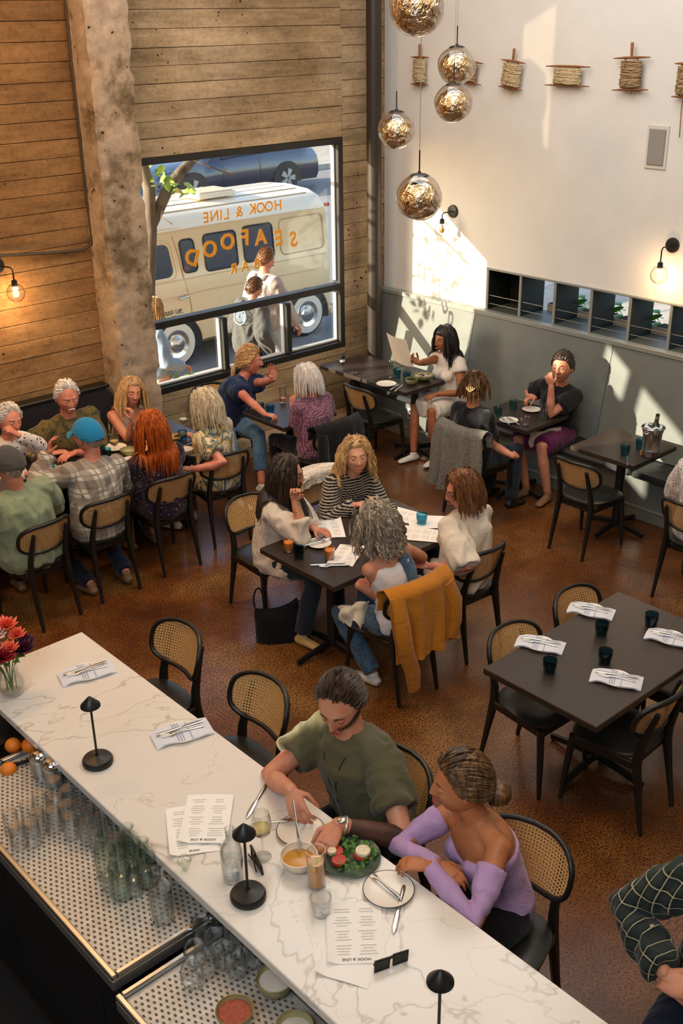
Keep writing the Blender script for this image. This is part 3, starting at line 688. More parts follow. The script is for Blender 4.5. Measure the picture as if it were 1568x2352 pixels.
def head_grid(nu, nv, front=.45):
    t = np.linspace(0, 2*PI, nu, endpoint=False); a = PI/2 + t - front*np.sin(t)      # denser at the front
    ph = np.linspace(-PI/2, PI/2, nv+1); ph = ph[1:-1]; A, Pp = np.meshgrid(a, ph)
    return np.cos(Pp)*np.cos(A), np.cos(Pp)*np.sin(A), np.sin(Pp)
def grid_faces(nu, nr):
    f = [(i*nu+j, i*nu+(j+1)%nu, (i+1)*nu+(j+1)%nu, (i+1)*nu+j) for i in range(nr-1) for j in range(nu)]
    return f + [tuple(range(nu))[::-1], tuple((nr-1)*nu+j for j in range(nu))]
def add_head(m, X, look_down=.0, male=False, smile=0., lips=2, beard=False, s=1., jaw=1.):
    """skin head in m (slots: 0 skin, 1 lips, 2 white, 3 iris, 4 brow/hair, 5 teeth)"""
    nu, nv = 80, 70; dx, dy, dz = head_grid(nu, nv); x, y, z = headfn(dx, dy, dz, male, jaw)
    z2 = z + smile*.010*np.exp(-((np.abs(x)-.027)/.012)**2-((z+.06)/.010)**2)*(y > 0)
    P = np.stack([x, y, z2], -1).reshape(-1,3); F = grid_faces(nu, nv-1); old = m.T; m.T = X
    mi = [0]*len(F)
    o = len(m.v); m.v.extend([tuple(X @ Vector(q)) for q in P]); m.f.extend([tuple(i+o for i in f) for f in F]); m.mi.extend(mi)
    ly = lambda xx: .0985 - 11*xx*xx
    for dz_, r_, wl_ in ((-.0575,.0030,.023),(-.0655,.0038,.020)):
        pts = [Vector((wl_*q/6*(1+.28*smile), ly(wl_*q/6)-.0015*abs(q/6), dz_ + (.0018 if dz_ > -.06 and abs(q) in (1,2) else 0) + (abs(q/6)**2)*(.0085*smile - (.0035 if dz_ > -.06 else -.0045)))) for q in range(-6,7)]
        m.tube(pts, [(r_*(1-.75*abs(q/6)**2), r_*1.2*(1-.6*abs(q/6)**2)) for q in range(-6,7)], 8, 1, up=(0,0,1))
    if smile > .5: m.ball((0,.0940,-.0600), (.018,.0062,.0042), 12, 6, 5)
    else: m.tube([Vector((.019*q/4, ly(.019*q/4)+.0015, -.0610+.0065*smile*(q/4)**2)) for q in range(-4,5)], .0009, 5, 4)
    if beard:
        zb = np.interp(np.abs(x), [0,.012,.030,.05,.07,.2], [-.070,-.068,-.044,-.022,.004,.0]); k = 1/(1+np.exp((z-zb)/.003)); k = k*(y > -.02); k2 = np.exp(-((np.abs(x)-.014)/.013)**2-((z+.047)/.0045)**2)*(y>.05)
        nb_ = np.array([noise.noise(Vector((a*30, b*30, c*30))) for a, b, c in zip(dx.ravel(), dy.ravel(), dz.ravel())]).reshape(dx.shape)
        of = -.010 + np.clip(np.maximum(k, k2*1.2), 0, 1)*(.0125+.0015*nb_); Pb = np.stack([x+dx*of, y+dy*of, z2+dz*of], -1).reshape(-1,3); m.add([Vector(q) for q in Pb], F, 4)
    for sx in (-1,1):
        c = Vector((sx*.0300, .0752, .003)); m.ball(c, .0122, 12, 8, 2); ia = -.35*look_down
        def lid2(u, v, c=c):
            ph = math.asin(max(-1,min(1,-.36 - .63*v))); a = PI*u; return c + Vector((math.cos(a)*math.cos(ph), math.sin(a)*math.cos(ph), math.sin(ph)))*.0133
        m.grid(lid2, 10, 4, 0, 0)
        m.ball(c + Vector((0,.0070,-.0025*look_down-.0004)), .0069, 12, 8, 3)
        cut = .34 - .55*look_down - .12*(smile > .5) if look_down < .95 else -.5     # upper lid covers the sphere above this height
        def lid(u, v, c=c, cut=cut):
            ph = math.asin(max(-1,min(1,cut + (1-cut)*v*.98))); a = PI*u; return c + Vector((math.cos(a)*math.cos(ph), math.sin(a)*math.cos(ph), math.sin(ph)))*.0136
        m.grid(lid, 10, 5, 0, 0); m.tube([lid(u/8, 0.) for u in range(1,8)], .0014, 5, 4)
        m.tube([Vector((sx*(.014+.032*k/5), .0925-.012*(k/5)**2+(.002 if male else 0), .0235+.006*math.sin(k/5*PI*.9))) for k in range(6)], [.0018,.0026,.0028,.0026,.002,.001], 5, 4)
        R = Matrix.Rotation(sx*.25, 3, 'Z')
        m.ball((sx*.080, -.006, -.004), (.008,.018,.031), 10, 8, 0, R, lambda d: 1-.25*max(0,-d.z)); m.ball((sx*.0855, -.002, .0), (.004,.009,.018), 8, 6, 0, R)
    m.T = old
def add_hand(m, w_, d, n, side, curl=.5, s=1., spread=.05):
    """hand at wrist w_, fingers along d, palm facing n; side +1 right, -1 left"""
    d = d.normalized(); n = (n - d*n.dot(d)).normalized(); t = d.cross(n)*side    # towards the thumb
    h = M(); L = .088*s
    h.tube([w_-d*.012*s, w_, w_+d*L*.4, w_+d*L*.8, w_+d*L*1.02], [(.018*s,.014*s),(.025*s,.019*s),(.037*s,.0165*s),(.041*s,.015*s),(.036*s,.010*s)], 12, up=t)
    for i, (o, l) in enumerate(((.031,.072),(.0105,.082),(-.0105,.077),(-.030,.060))):
        p = w_ + d*L*(.93-.05*abs(i-1)) + t*o*s; dr = (d + t*(o*spread*22)).normalized(); pts = [p]; a = 0.
        for k, f in enumerate((.42,.32,.26)):
            a += curl*(.75,1.05,.75)[k]*(1+.08*(i-1)); q = dr*math.cos(a) + n*math.sin(a); p = p + q*l*f*s; pts.append(p)
        h.tube(pts, [.0095*s,.0088*s,.0078*s,.0062*s], 8); h.ball(pts[-1], .0064*s, 8, 6)
    p = w_ + d*.022*s + t*.024*s + n*.004*s; q = (d*.55 + t*.75 + n*.35).normalized(); p1 = p + q*.038*s; q2 = (d*.85 + t*.25*(1-curl) + n*(.35+.5*curl)).normalized(); p2 = p1 + q2*.032*s; p3 = p2 + (q2+n*curl*.5).normalized()*.024*s
    h.tube([p-q*.01, p, p1, p2, p3], [.013*s,.0145*s,.0105*s,.0092*s,.0072*s], 8); h.ball(p3, .0072*s, 8, 6)
    V, F, _ = remesh(h, .0046*s, 2); o = len(m.v); m.v.extend(map(tuple, V)); m.f.extend([tuple(i+o for i in f) for f in F]); m.mi.extend([0]*len(F))
def ik(a, c, l1, l2, pole):
    v = c - a; L = min(v.length, (l1+l2)*.999); v.normalize(); c = a + v*L; x = (l1*l1 - l2*l2 + L*L)/(2*L); h = math.sqrt(max(l1*l1-x*x, 1e-6))
    p = pole - v*pole.dot(v); p = p.normalized() if p.length > 1e-5 else v.orthogonal().normalized(); return a + v*x + p*h, c
def hair(m, X, style, col, tor=None, seed=1, L=.3, n=420, curl=0., part=0., vol=1., fr=.068, wave_f=30.):
    """X head matrix; tor: list of (a, b, r) capsules to lie on. styles: long, short, back, bun, bald_sides"""
    rd = random.Random(seed); nu, nv = 48, 36; dx, dy, dz = head_grid(nu, nv, .2); x, y, z = headfn(dx, dy, dz)
    az = np.arctan2(np.abs(dx), dy)          # 0 front, pi back
    line = np.interp(az, [0,.6,1.0,1.35,1.75,2.3,PI], [fr,fr-.002,fr-.025,.005,-.015,-.05,-.075])
    if style == 'thin': line = np.interp(az, [0,.6,1.0,1.35,1.75,2.3,PI], [.092,.085,.05,.005,-.015,-.04,-.05])
    k = 1/(1+np.exp(-(z-line)/.004)); th = (.016 if style in ('long','bob','back','bun') else .012)*vol
    nn = np.array([noise.noise(Vector((a*3+seed, b*3, c*3))) for a, b, c in zip(dx.ravel(), dy.ravel(), dz.ravel())]).reshape(dx.shape)
    n2 = np.array([noise.noise(Vector((a*14+seed, b*14, c*9))) for a, b, c in zip(dx.ravel(), dy.ravel(), dz.ravel())]).reshape(dx.shape)
    off = -.012 + k*(.012+th*(1+.25*nn)+.004*n2); xx = x+dx*off; yy = y+dy*off; zz = z+dz*off
    P = np.stack([xx,yy,zz],-1).reshape(-1,3); o = len(m.v); m.v.extend([tuple(X @ Vector(q)) for q in P]); F = grid_faces(nu, nv-1); m.f.extend([tuple(i+o for i in f) for f in F]); m.mi.extend([0]*len(F))
    Xi = X.inverted(); dwn = Vector((0,0,-1)); R3 = X.to_3x3().normalized()
    el = Vector((.0765, .096, .118))*(1+.10*vol)
    for i in range(n):
        if style in ('long','bob'):
            a = rd.uniform(-PI, PI); zt = rd.uniform(.15,.98)
            if abs(a) < .75: zt = max(zt, .8)
            ph = math.asin(zt); d = Vector((math.sin(a)*math.cos(ph), math.cos(a)*math.cos(ph), math.sin(ph))); lay = rd.uniform(.0,1.)
            p = Vector((d.x*el.x, d.y*el.y, d.z*el.z)); sgn = 1 if p.x > part else -1
            v = Vector((sgn*(.9), -.45, -.15)) if abs(a) < 1.9 else Vector((d.x*.6, -.5, -.6))
            if abs(a) < 1.0: v = Vector((sgn*1.0, -.30, -.05))
            st = .022; steps = max(5, int((L*rd.uniform(.78,1.05)+.10)/st)); pts = [X @ p]; v = (R3 @ v).normalized(); fa = rd.uniform(0,6.28)
            for q in range(steps):
                v = (v*.72 + dwn*.34).normalized(); pw = pts[-1] + v*st
                pl = Xi @ pw; e = Vector((pl.x/el.x, pl.y/el.y, pl.z/el.z)); kk = 1.02+.13*lay*vol
                if pl.z > -.10 and e.length < kk and e.length > 1e-6: pl = Vector((pl.x*kk/e.length, pl.y*kk/e.length, pl.z*kk/e.length)); 
                if pl.y > .045 and abs(pl.x) < .062 and pl.z < .045: pl.x = math.copysign(.066+.010*lay, pl.x if abs(pl.x) > 1e-3 else sgn)
                pw = X @ pl
                for (A_, B_, r_) in tor or []:
                    ab = B_-A_; t_ = max(0, min(1, (pw-A_).dot(ab)/ab.length_squared)); c_ = A_+ab*t_; dd = pw-c_
                    if dd.length < r_: pw = c_ + dd.normalized()*r_
                pts.append(pw)
            if curl:
                pts = [p_ + (Vector((math.cos(fa+wave_f*.022*j), math.sin(fa+wave_f*.022*j), .5*math.sin(fa*2+wave_f*.022*j)))*curl*min(1,j/4)) for j, p_ in enumerate(pts)]
            K = len(pts); r0 = rd.uniform(.0030,.0062)*vol**.5; m.tube(pts, [(r0*(.45+.75*math.sin(min(1,(j+1)/K*1.6)*PI/2))*(1 if j < K*.7 else max(.12,1-(j/K-.7)/.33)), r0*.55*(1 if j < K*.7 else max(.15,1-(j/K-.7)/.33))) for j in range(K)], 5, 0)
        else:
            a = rd.uniform(-PI, PI); ph = math.asin(rd.uniform(-.25,.98)); d = Vector((math.sin(a)*math.cos(ph), math.cos(a)*math.cos(ph), math.sin(ph)))
            ln = float(np.interp(abs(a), [0,.6,1.0,1.35,1.75,2.3,PI], [fr+.004,fr,fr-.02,.01,-.01,-.045,-.065]))
            if style == 'thin': ln = float(np.interp(abs(a), [0,.6,1.0,1.35,PI], [.098,.09,.055,.01,-.045]))
            if d.z*el.z < ln: continue
            p = Vector((d.x*el.x, d.y*el.y, d.z*el.z)); 
            if style == 'short': v = (Vector((d.x*.3, -1.0+rd.uniform(-.3,.3), .1)) + d*.12)
            elif style in ('bun','back'): v = Vector((-d.x*.4, -1., -.25))
            else: v = Vector((d.x*.7+rd.uniform(-.2,.2), -.6, -.35))
            pts = [p]; st = .012; 
            for q in range(4 if style != 'bun' and style != 'back' else 8):
                v = v.normalized(); pn = pts[-1]+v*st; e = Vector((pn.x/el.x, pn.y/el.y, pn.z/el.z)); kk = 1.10+.010*q
                if True: pn = Vector((pn.x*kk/e.length, pn.y*kk/e.length, pn.z*kk/e.length))
                if style in ('bun','back') : v = (Vector((0,-.105,-.02))-pn); 
                if style in ('bun','back') and v.length < .02: break
                pts.append(pn)
            if len(pts) > 2: r0 = rd.uniform(.003,.005); m.tube([X @ q for q in pts], [r0*.6]+[r0]*(len(pts)-2)+[r0*.25], 5, 0)
def person(name, label, pelvis, face, lean=8, side=0, twist=0, head=(0,0,0), L=None, R=None, feet=None, s=1.05, male=False, sk='skin_fair',
           top=None, sleeve='short', bottom=None, bkind='pants', hairs=None, haircol=None, shoe=None, look=.2, smile=0., beard=False, vox=.0125,
           tf=0., loose=.018, knees=None, stand=False, extra=None, neck='crew', wr=.006, headshift=(0,0,0), jaw=1., shoulder_drop=0., bulk=1.):
    pelvis = Vector(pelvis) - (Vector() if stand else UPV*.03); a = D(face); fw = Vector((math.cos(a), math.sin(a), 0)); lf = Vector((-math.sin(a), math.cos(a), 0))
    root = thing('person', label, 'person', (pelvis.x, pelvis.y, 0)); g = s*(1.06 if male else 1.); W = (1.10 if male else .97)*s*bulk
    sd = (UPV + fw*math.tan(D(lean)) + lf*math.tan(D(side))).normalized()
    sl = (lf*math.cos(D(twist)) - fw*math.sin(D(twist))); sl = (sl - sd*sl.dot(sd)).normalized(); sf = sl.cross(sd)
    TL = 1. if stand else .93; sp = lambda k: pelvis + UPV*min(k,.12)*g*.6*TL + sd*(k-min(k,.12)*.6)*g*TL
    nb = sp(.50); sw = (.168 if male else .146)*g*(.5+.5*bulk); shL = nb - sd*(.070+shoulder_drop)*g + sl*sw; shR = nb - sd*(.070+shoulder_drop)*g - sl*sw
    ha, hp, hr = D(head[0]), D(head[1]), D(head[2]); hf = Vector((math.cos(ha)*math.cos(hp), math.sin(ha)*math.cos(hp), -math.sin(hp)))
    hx = hf.cross(UPV).normalized(); hu = hx.cross(hf); hx2 = hx*math.cos(hr) + hu*math.sin(hr); hu2 = hu*math.cos(hr) - hx*math.sin(hr)
    hc = nb + (sd*.6+UPV*.4)*.150*g + hf*.022*g + Vector(headshift)
    H_ = s*(1.06 if not stand else 1.0); X = Matrix(((hx2.x*H_,hf.x*H_,hu2.x*H_,hc.x),(hx2.y*H_,hf.y*H_,hu2.y*H_,hc.y),(hx2.z*H_,hf.z*H_,hu2.z*H_,hc.z),(0,0,0,1)))
    ua, fa, th, sh = .285*g, .250*g, .425*g, .43*g
    arms = {}
    for sg, S, A_ in ((1, shL, L), (-1, shR, R)):
        A_ = A_ or {}; tgt = Vector(A_.get('at', S + fw*.25*g - UPV*.36*g - sl*sg*.02)); pole = Vector(A_.get('pole', tuple(sl*sg*.5 - fw*.4 - UPV*.8)))
        e, wrst = ik(S, tgt, ua, fa, pole); dr = Vector(A_['dir']) if 'dir' in A_ else (wrst-e).normalized(); pn = Vector(A_.get('palm', (0,0,-1)))
        arms[sg] = (S, e, wrst, dr, pn, A_.get('curl', .5), A_.get('spread', .05))
    legs = {}
    for i, sg in enumerate((1,-1)):
        hip = pelvis + lf*sg*.085*g; 
        if stand: ft = Vector(feet[i]) if feet else hip - UPV*(th+sh)*.985
        else: ft = Vector(feet[i]) if feet else pelvis + fw*.40*g + lf*sg*.11 + UPV*(.085-pelvis.z)
        kn, ak = ik(hip, ft, th, sh, Vector(knees[i]) if knees else fw + UPV*.4 + lf*sg*.1); legs[sg] = (hip, kn, ak)
    Bf = 1.
    def torso_rings(o=0., ends=(-.07,.495), hipk=1., wk=1.):
        r = [(-.08,.120,.085),(-.03,.158,.112),(.05,.163,.118),(.14,.140*wk,.105*wk),(.24,.140*wk,.105*wk),(.33,.155,.115),(.385,.158,.108),(.42,.140,.092),(.45,.108,.075),(.475,.080,.062),(.50,.056,.052)]
        r = [q for q in r if ends[0]-.02 <= q[0] <= ends[1]]
        return [sp(k) if k >= 0 else pelvis + UPV*k*g for k, _, _ in r], [((w_*W*(1 if k > .1 else hipk))+o, (d_*s*(bulk if k < .35 else 1)*(1.05 if male else 1))+o) for k, w_, d_ in r]
    bd = M(); P_, R_ = torso_rings(); bd.tube(P_, R_, 18, up=sl)
    if not male and True:
        for sg in (1,-1): bd.ball(sp(.31)+sl*sg*.068*s+sf*.085*s, .052*s*bulk, 12, 8)
    bd.tube([nb-sd*.04*g, nb+sd*.01*g, hc-hu2*.075*s-hf*.018*s, hc-hu2*.03*s-hf*.02*s], [.066*s,.054*s*(1.12 if male else 1),.050*s*(1.12 if male else 1),.05*s], 14)
    k_ = 1.12 if male else 1.
    for sg in (1,-1):
        S, e, w_, dr, pn, cu, spd = arms[sg]; bd.tube([nb-sd*.035*g+sl*sg*.03, S.lerp(nb-sd*.035*g,.35)+sd*.004, S-sl*sg*.008], [.040*s,.042*s*k_,.046*s*k_], 10); bd.ball(S, .050*s*k_, 14, 10); bd.ball(w_, .0245*s*k_, 12, 8)
        bd.tube([S, S.lerp(e,.4), e, e.lerp(w_,.35), w_+ (w_-e).normalized()*.01], [.044*s*k_,.045*s*k_*bulk**.5,.038*s*k_,.038*s*k_,.024*s*k_], 12)
        h, kn, ak = legs[sg]; bd.tube([h, h.lerp(kn,.5), kn, kn.lerp(ak,.35), ak], [.086*s*bulk**.5,.072*s,.050*s,.050*s,.033*s], 12)
    V, F, _ = remesh(bd, vox*1.05, 3); b = M(); b.v = [tuple(v) for v in V]; b.f = list(F); b.mi = [0]*len(F)
    add_head(b, X, look, male, smile, beard=beard, jaw=jaw)
    for sg in (1,-1): S, e, w_, dr, pn, cu, spd = arms[sg]; add_hand(b, w_, dr, pn, -sg, cu, s*.97*(1.06 if male else .95), spd)
    body = b.build('body', [sk,'lip','eye_white','iris',haircol or 'lash','teeth'], root, 180, world=True)
    if top:
        t = M(); o = loose
        ends = {'crew': (-.07,.48), 'off': (-.07,.37), 'tank': (-.07,.43)}.get(neck, (-.07,.48)); P_, R_ = torso_rings(o, ends, 1.03, 1.+.08*(o>.02)); t.tube(P_, R_, 20, up=sl)
        if not male:
            for sg in (1,-1): t.ball(sp(.31)+sl*sg*.066*s+sf*.088*s, .052*s*bulk+o*.7, 12, 8)
        if neck == 'tank':
            for sg in (1,-1): t.tube([sp(.38)+sl*sg*.07*s+sf*.09*s, nb+sl*sg*.085*s-sd*.02, sp(.38)+sl*sg*.07*s-sf*.09*s], [(.030,.012)]*3, 8)
        if neck == 'crew': t.tube([nb-sd*.05*g, nb-sd*.002*g], [.085*s,.070*s], 14)
        for sg in (1,-1):
            S, e, w_, *_r = arms[sg]; a1 = .046*s*k_+o*.8; kb = bulk**.5
            if neck == 'crew' : t.tube([nb-sd*.04*g+sl*sg*.035, S.lerp(nb-sd*.035*g,.35), S-sl*sg*.008], [.042*s+o*.7,.044*s+o*.8,.048*s*k_+o*.8], 10)
            if neck != 'off' and sleeve != 'none' and neck != 'tank': t.ball(S, .051*s*k_+o*.8, 14, 10)
            fl = 1.25 if sleeve in ('wide','elbow') else 1.
            if neck == 'off': t.tube([S.lerp(e,.28), S.lerp(e,.6), e, e.lerp(w_,.5), w_], [.056*s+o*.6,.048*s+o*.6,.042*s+o*.6,.036*s+o*.6,.028*s+o*.6], 12)
            elif sleeve == 'long': t.tube([S, S.lerp(e,.5), e, e.lerp(w_,.5), w_.lerp(e,.04)], [a1,.048*s*k_*kb+o,.042*s*k_+o,.038*s*k_+o,.028*s*k_+o], 12)
            elif sleeve == 'rolled': t.tube([S, S.lerp(e,.5), e, e.lerp(w_,.45), e.lerp(w_,.5)], [a1,.052*s*k_+o,.046*s*k_+o,.044*s+o,.046*s+o], 12)
            elif sleeve in ('elbow','wide'): t.tube([S, S.lerp(e,.5), e.lerp(S,.03)], [a1,.054*s*k_*fl+o,.052*s*k_*fl+o], 12)
            elif sleeve == 'short': t.tube([S, S.lerp(e,.3), S.lerp(e,.62)], [a1,.052*s*k_*kb+o*1.1,.052*s*k_*kb+o*1.3], 12)
            elif sleeve == 'cap': t.tube([S-sl*sg*.03, S.lerp(e,.15), S.lerp(e,.32)], [a1,.054*s+o,.052*s+o*1.2], 12)
        if bkind == 'dress' or bkind == 'tunic':
            for sg in (1,-1): h, kn, ak = legs[sg]; t.tube([h, h.lerp(kn,.5), h.lerp(kn,.97 if bkind == 'dress' else .5)], [.105*s,.100*s,.095*s if bkind == 'dress' else .10*s], 12)
            if bkind == 'dress': h, kn, _k = legs[1]; h2, kn2, _k = legs[-1]; t.tube([(h+h2)/2, (kn+kn2)/2], [(.12*s,.08*s)]*2, 12, up=lf)
        V, F, NR = remesh(t, vox, 4); V = wrinkle(V, NR, wr, 9., pelvis.x*7); t = M(); t.v = [tuple(v) for v in V]; t.f = list(F); t.mi = [0]*len(F)
        t.build({'dress':'dress','tunic':'blouse'}.get(bkind, 'shirt'), top, root, 180, world=True)
    if bottom and bkind != 'dress':
        t = M(); o = .012; P_, R_ = torso_rings(.002, (-.10,.09)); t.tube(P_, R_, 18, up=sl)
        for sg in (1,-1):
            h, kn, ak = legs[sg]; end = {'pants':.97,'tunic':.97,'crop':.72,'shorts':0}.get(bkind, .97)
            pts = [h, h.lerp(kn,.5), kn]; rr = [.088*s*bulk**.5+o,.075*s+o,.053*s+o]
            if end: pts += [kn.lerp(ak,.4*end), kn.lerp(ak,end)]; rr += [.050*s+o,.042*s+o*1.3]
            t.tube(pts, rr, 12)
        if bkind == 'skirt': h, kn, _k = legs[1]; h2, kn2, _k = legs[-1]; t = M(); t.tube(*torso_rings(o, (-.10,.12)), 18, up=sl); [t.tube([q[0], q[0].lerp(q[1],.95)], [.11*s,.095*s], 12) for q in ((h,kn),(h2,kn2))]; t.tube([(h+h2)/2,(kn+kn2)/2*.95+(h+h2)/2*.05], [(.12*s,.075*s)]*2, 12, up=lf)
        V, F, NR = remesh(t, vox*1.1, 4); V = wrinkle(V, NR, .005, 8., pelvis.y*5); t = M(); t.v = [tuple(v) for v in V]; t.f = list(F); t.mi = [0]*len(F)
        t.build('skirt' if bkind == 'skirt' else 'trousers', bottom, root, 180, world=True)
    for sg in (1,-1):
        h, kn, ak = legs[sg]; fd = (fw + lf*sg*.15).normalized(); t = M(); q = ak
        fz = lambda z: Vector((0,0,z)); hz = max(ak.z-.085, 0) if not stand else ak.z-.085
        t.tube([q-fd*.055-fz(.055), q-fd*.02-fz(.045), q+fd*.06-fz(.052), q+fd*.13-fz(.060), q+fd*.175-fz(.066)], [(.026*s,.024*s),(.036*s,.038*s),(.037*s,.030*s),(.040*s,.020*s),(.026*s,.012*s)], 12, up=lf)
        t.tube([q-fz(.05), q+fz(.01)], [.034*s,.034*s], 12); V, F, _ = remesh(t, .010, 2); t = M(); t.v = [tuple(v) for v in V]; t.f = list(F); t.mi = [0]*len(F)
        t.build('shoe' if shoe else 'foot', shoe or sk, root, 180, world=True)
    if hairs:
        h = M(); tor = [(sp(.05), sp(.42), .135*s+loose*.6), (shL, shR, .072*s+loose*.6), (shL, arms[1][1], .062*s+loose), (shR, arms[-1][1], .062*s+loose)]
        hair(h, X, haircol and hairs.get('style','long'), None, tor, **{k: v for k, v in hairs.items() if k not in ('style','bun','tail')})
        if hairs.get('bun'): by, bz, br = hairs['bun']; h.T = None; h.ball(X @ Vector((0,by,bz)), br*s, 18, 14, 0, None, lambda d: 1+.12*noise.noise(d*5)+.05*noise.noise(d*15))
        h.build('hair', haircol, root, 60, world=True)
    return dict(root=root, X=X, nb=nb, sp=sp, sl=sl, sf=sf, sd=sd, arms=arms, legs=legs, fw=fw, lf=lf, s=s, hf=hf, hc=hc)
def glasses(p, material='lash', up=0.):
    m = M(); m.T = p['X']; y, z = .099, .004+up
    for sx in (-1,1):
        m.tube([(sx*.031+.021*math.cos(a)*1.05, y-.012*abs(math.cos(a)*.5+sx*.5)**2*0-.004*(1+math.cos(a)*sx), z+.0165*math.sin(a)) for a in [2*PI*i/16 for i in range(16)]], .0016, 5, closed=True)
        m.tube([(sx*.053,y-.008,z+.004),(sx*.079,.05,z+.006),(sx*.083,-.01,z+.004),(sx*.082,-.025,z-.012)], .0017, 5)
    m.tube([(-.011,y+.001,z+.004),(0,y+.004,z+.007),(.011,y+.001,z+.004)], .0016, 5); m.T = None
    return m.build('eyeglasses', material, p['root'], 60, world=True)
def cap_hat(p, material, back_gap=True):
    nu, nv = 40, 24; dx, dy, dz = head_grid(nu, nv, 0.); x, y, z = headfn(dx, dy, dz); k = np.clip((z-.035)/.02, 0, 1); off = np.where(z > .03, .024, -.02)
    zl = np.where(dy > .2, .040, np.interp(dy, [-1,-.3,.2], [-.018,-.002,.036])); off = -.02 + .046*np.clip((z-zl)/.005, 0, 1); P = np.stack([x*(1+0)+dx*off, np.clip(y, -.1, .094)+dy*off, z+dz*off*.8], -1).reshape(-1,3)
    m = M(); m.T = p['X']; m.add([Vector(q) for q in P], grid_faces(nu, nv-1)); cp = m.build('cap', material, p['root'], 50, world=True)
    m = M(); m.T = p['X']; m.grid(lambda u, v: Vector(((u-.5)*.165, .088 + v*.072*(1-(2*u-1)**2*.75), .040-.006*v-.022*(2*u-1)**2)), 12, 5, .004); m.build('cap_brim', material, cp, 50, world=True)
    m = M(); m.T = p['X']; m.ball((0,-.0,.138), .006, 8, 6); m.build('cap_button', material, cp, 50, world=True)
    for i in range(6):
        a = i*PI/3; m = M(); m.T = p['X']; m.tube([(math.cos(a)*.0765*math.cos(f)*1.33, math.sin(a)*.098*math.cos(f)*1.26, .118*math.sin(f)*1.175) for f in [.35+.2*j for j in range(6)]], .0012, 4)
        m.build('cap_seam', material, cp, world=True)
def bracelet(p, sg, material, name='bracelet', k=.02, r=.030, t=.0022):
    S, e, w_, *_ = p['arms'][sg]; d = (w_-e).normalized(); c = w_ - d*k; u = d.orthogonal().normalized(); v = d.cross(u)
    m = M(); m.tube([c + (u*math.cos(a)+v*math.sin(a))*r for a in [2*PI*i/18 for i in range(18)]], t, 6, closed=True); return m.build(name, material, p['root'], 60, world=True)
# ------------------------------------------------------------------ people: the guests
def arm(px, py, z, **k): d = dict(at=at(px,py,z)); d.update(k); return d
def el(S, E_): return tuple(Vector(E_)-Vector(S))
cloth('olive_cotton','#565238'); cloth('lilac_knit','#b592ba', rough=.75); cloth('black_cloth','#101013'); cloth('navy_cloth','#141a2b')
cloth('plaid_dark','#141b1a','plaid','#26302c','#a59c7c', s=21.); cloth('linen_stripe','#d9cdbd','stripe','#c4b09b', s=55.); cloth('blouse_pattern','#141216','bands','#c9b9a0', s=17.)
cloth('linen_cream','#dccdb8'); cloth('tank_white','#e3dfdc'); cloth('denim_blue','#3d5568','mottle','#4b6478','#33475a', s=20.); cloth('denim_dark','#252c33'); cloth('denim_light','#4f7296','mottle','#5d82a5','#42658a', s=12.)
cloth('hawaiian','#4d3c22','mottle','#6d5a2e','#30402f', s=22.); cloth('stripe_tank','#17151a','stripe','#c9b7a4', s=45.); cloth('bw_print','#d8cdc5','floral','#19161a','#c9bcb4', s=30.)
cloth('plaid_brown','#c2bdb2','plaid','#5c4c3d','#8a7d6b', s=8.); cloth('floral_navy','#211e30','floral','#a8573f','#5a2c33', s=34.); cloth('sage_cotton','#8c9878'); cloth('tie_dye','#b9974c','tiedye','#2f5560','#d8c7a0', s=11.)
cloth('navy_tee','#1b2a4c'); cloth('purple_print','#6b3f58','dots','#d9c6b3', s=75.); cloth('white_dress','#ded4c6'); cloth('shorts_tan','#5a4c40','mottle','#3f4a44','#7a6a55', s=14.)
cloth('speckle_shirt','#cbbfb6','dots','#5f5157', s=44.); cloth('hoodie_grey','#9d9290'); cloth('hoodie_dark','#4c4d4b'); cloth('jeans_pale','#9aa3a8'); cloth('tee_blue','#8ea3bd'); cloth('skirt_pink','#c99c8e'); cloth('mustard_cord','#b8731c', rough=.9); cloth('magenta_cloth','#5b1745')
hairmat('hair_dark','#150e0a','#33241a','#4a382a'); hairmat('hair_brown','#2a180e','#55361f','#74502f'); hairmat('hair_auburn','#4a2a17','#6f4526','#95653a'); hairmat('hair_blonde','#8a6238','#bb9058','#d8b682'); hairmat('hair_pale','#a39276','#cfc1a4','#e6dcc6')
hairmat('hair_red','#7a3310','#b0541b','#cf7a33'); hairmat('hair_grey','#5b5246','#968a78','#c8baa0'); hairmat('hair_white','#b5aca4','#d8d2cb','#e9e5e0'); hairmat('hair_black','#070607','#15100f','#2b211e'); hairmat('hair_mixed','#2e2016','#54391f','#8a6238')
mat('shoe_black','#161312',.5); mat('shoe_white','#cfcac1',.6); mat('shoe_brown','#7a5a38',.7); mat('sandal_tan','#c8a267',.6); mat('metal_gold','#c9a25a',.3,metal=1.); mat('watch_band','#bfb4a0',.35,metal=.7)
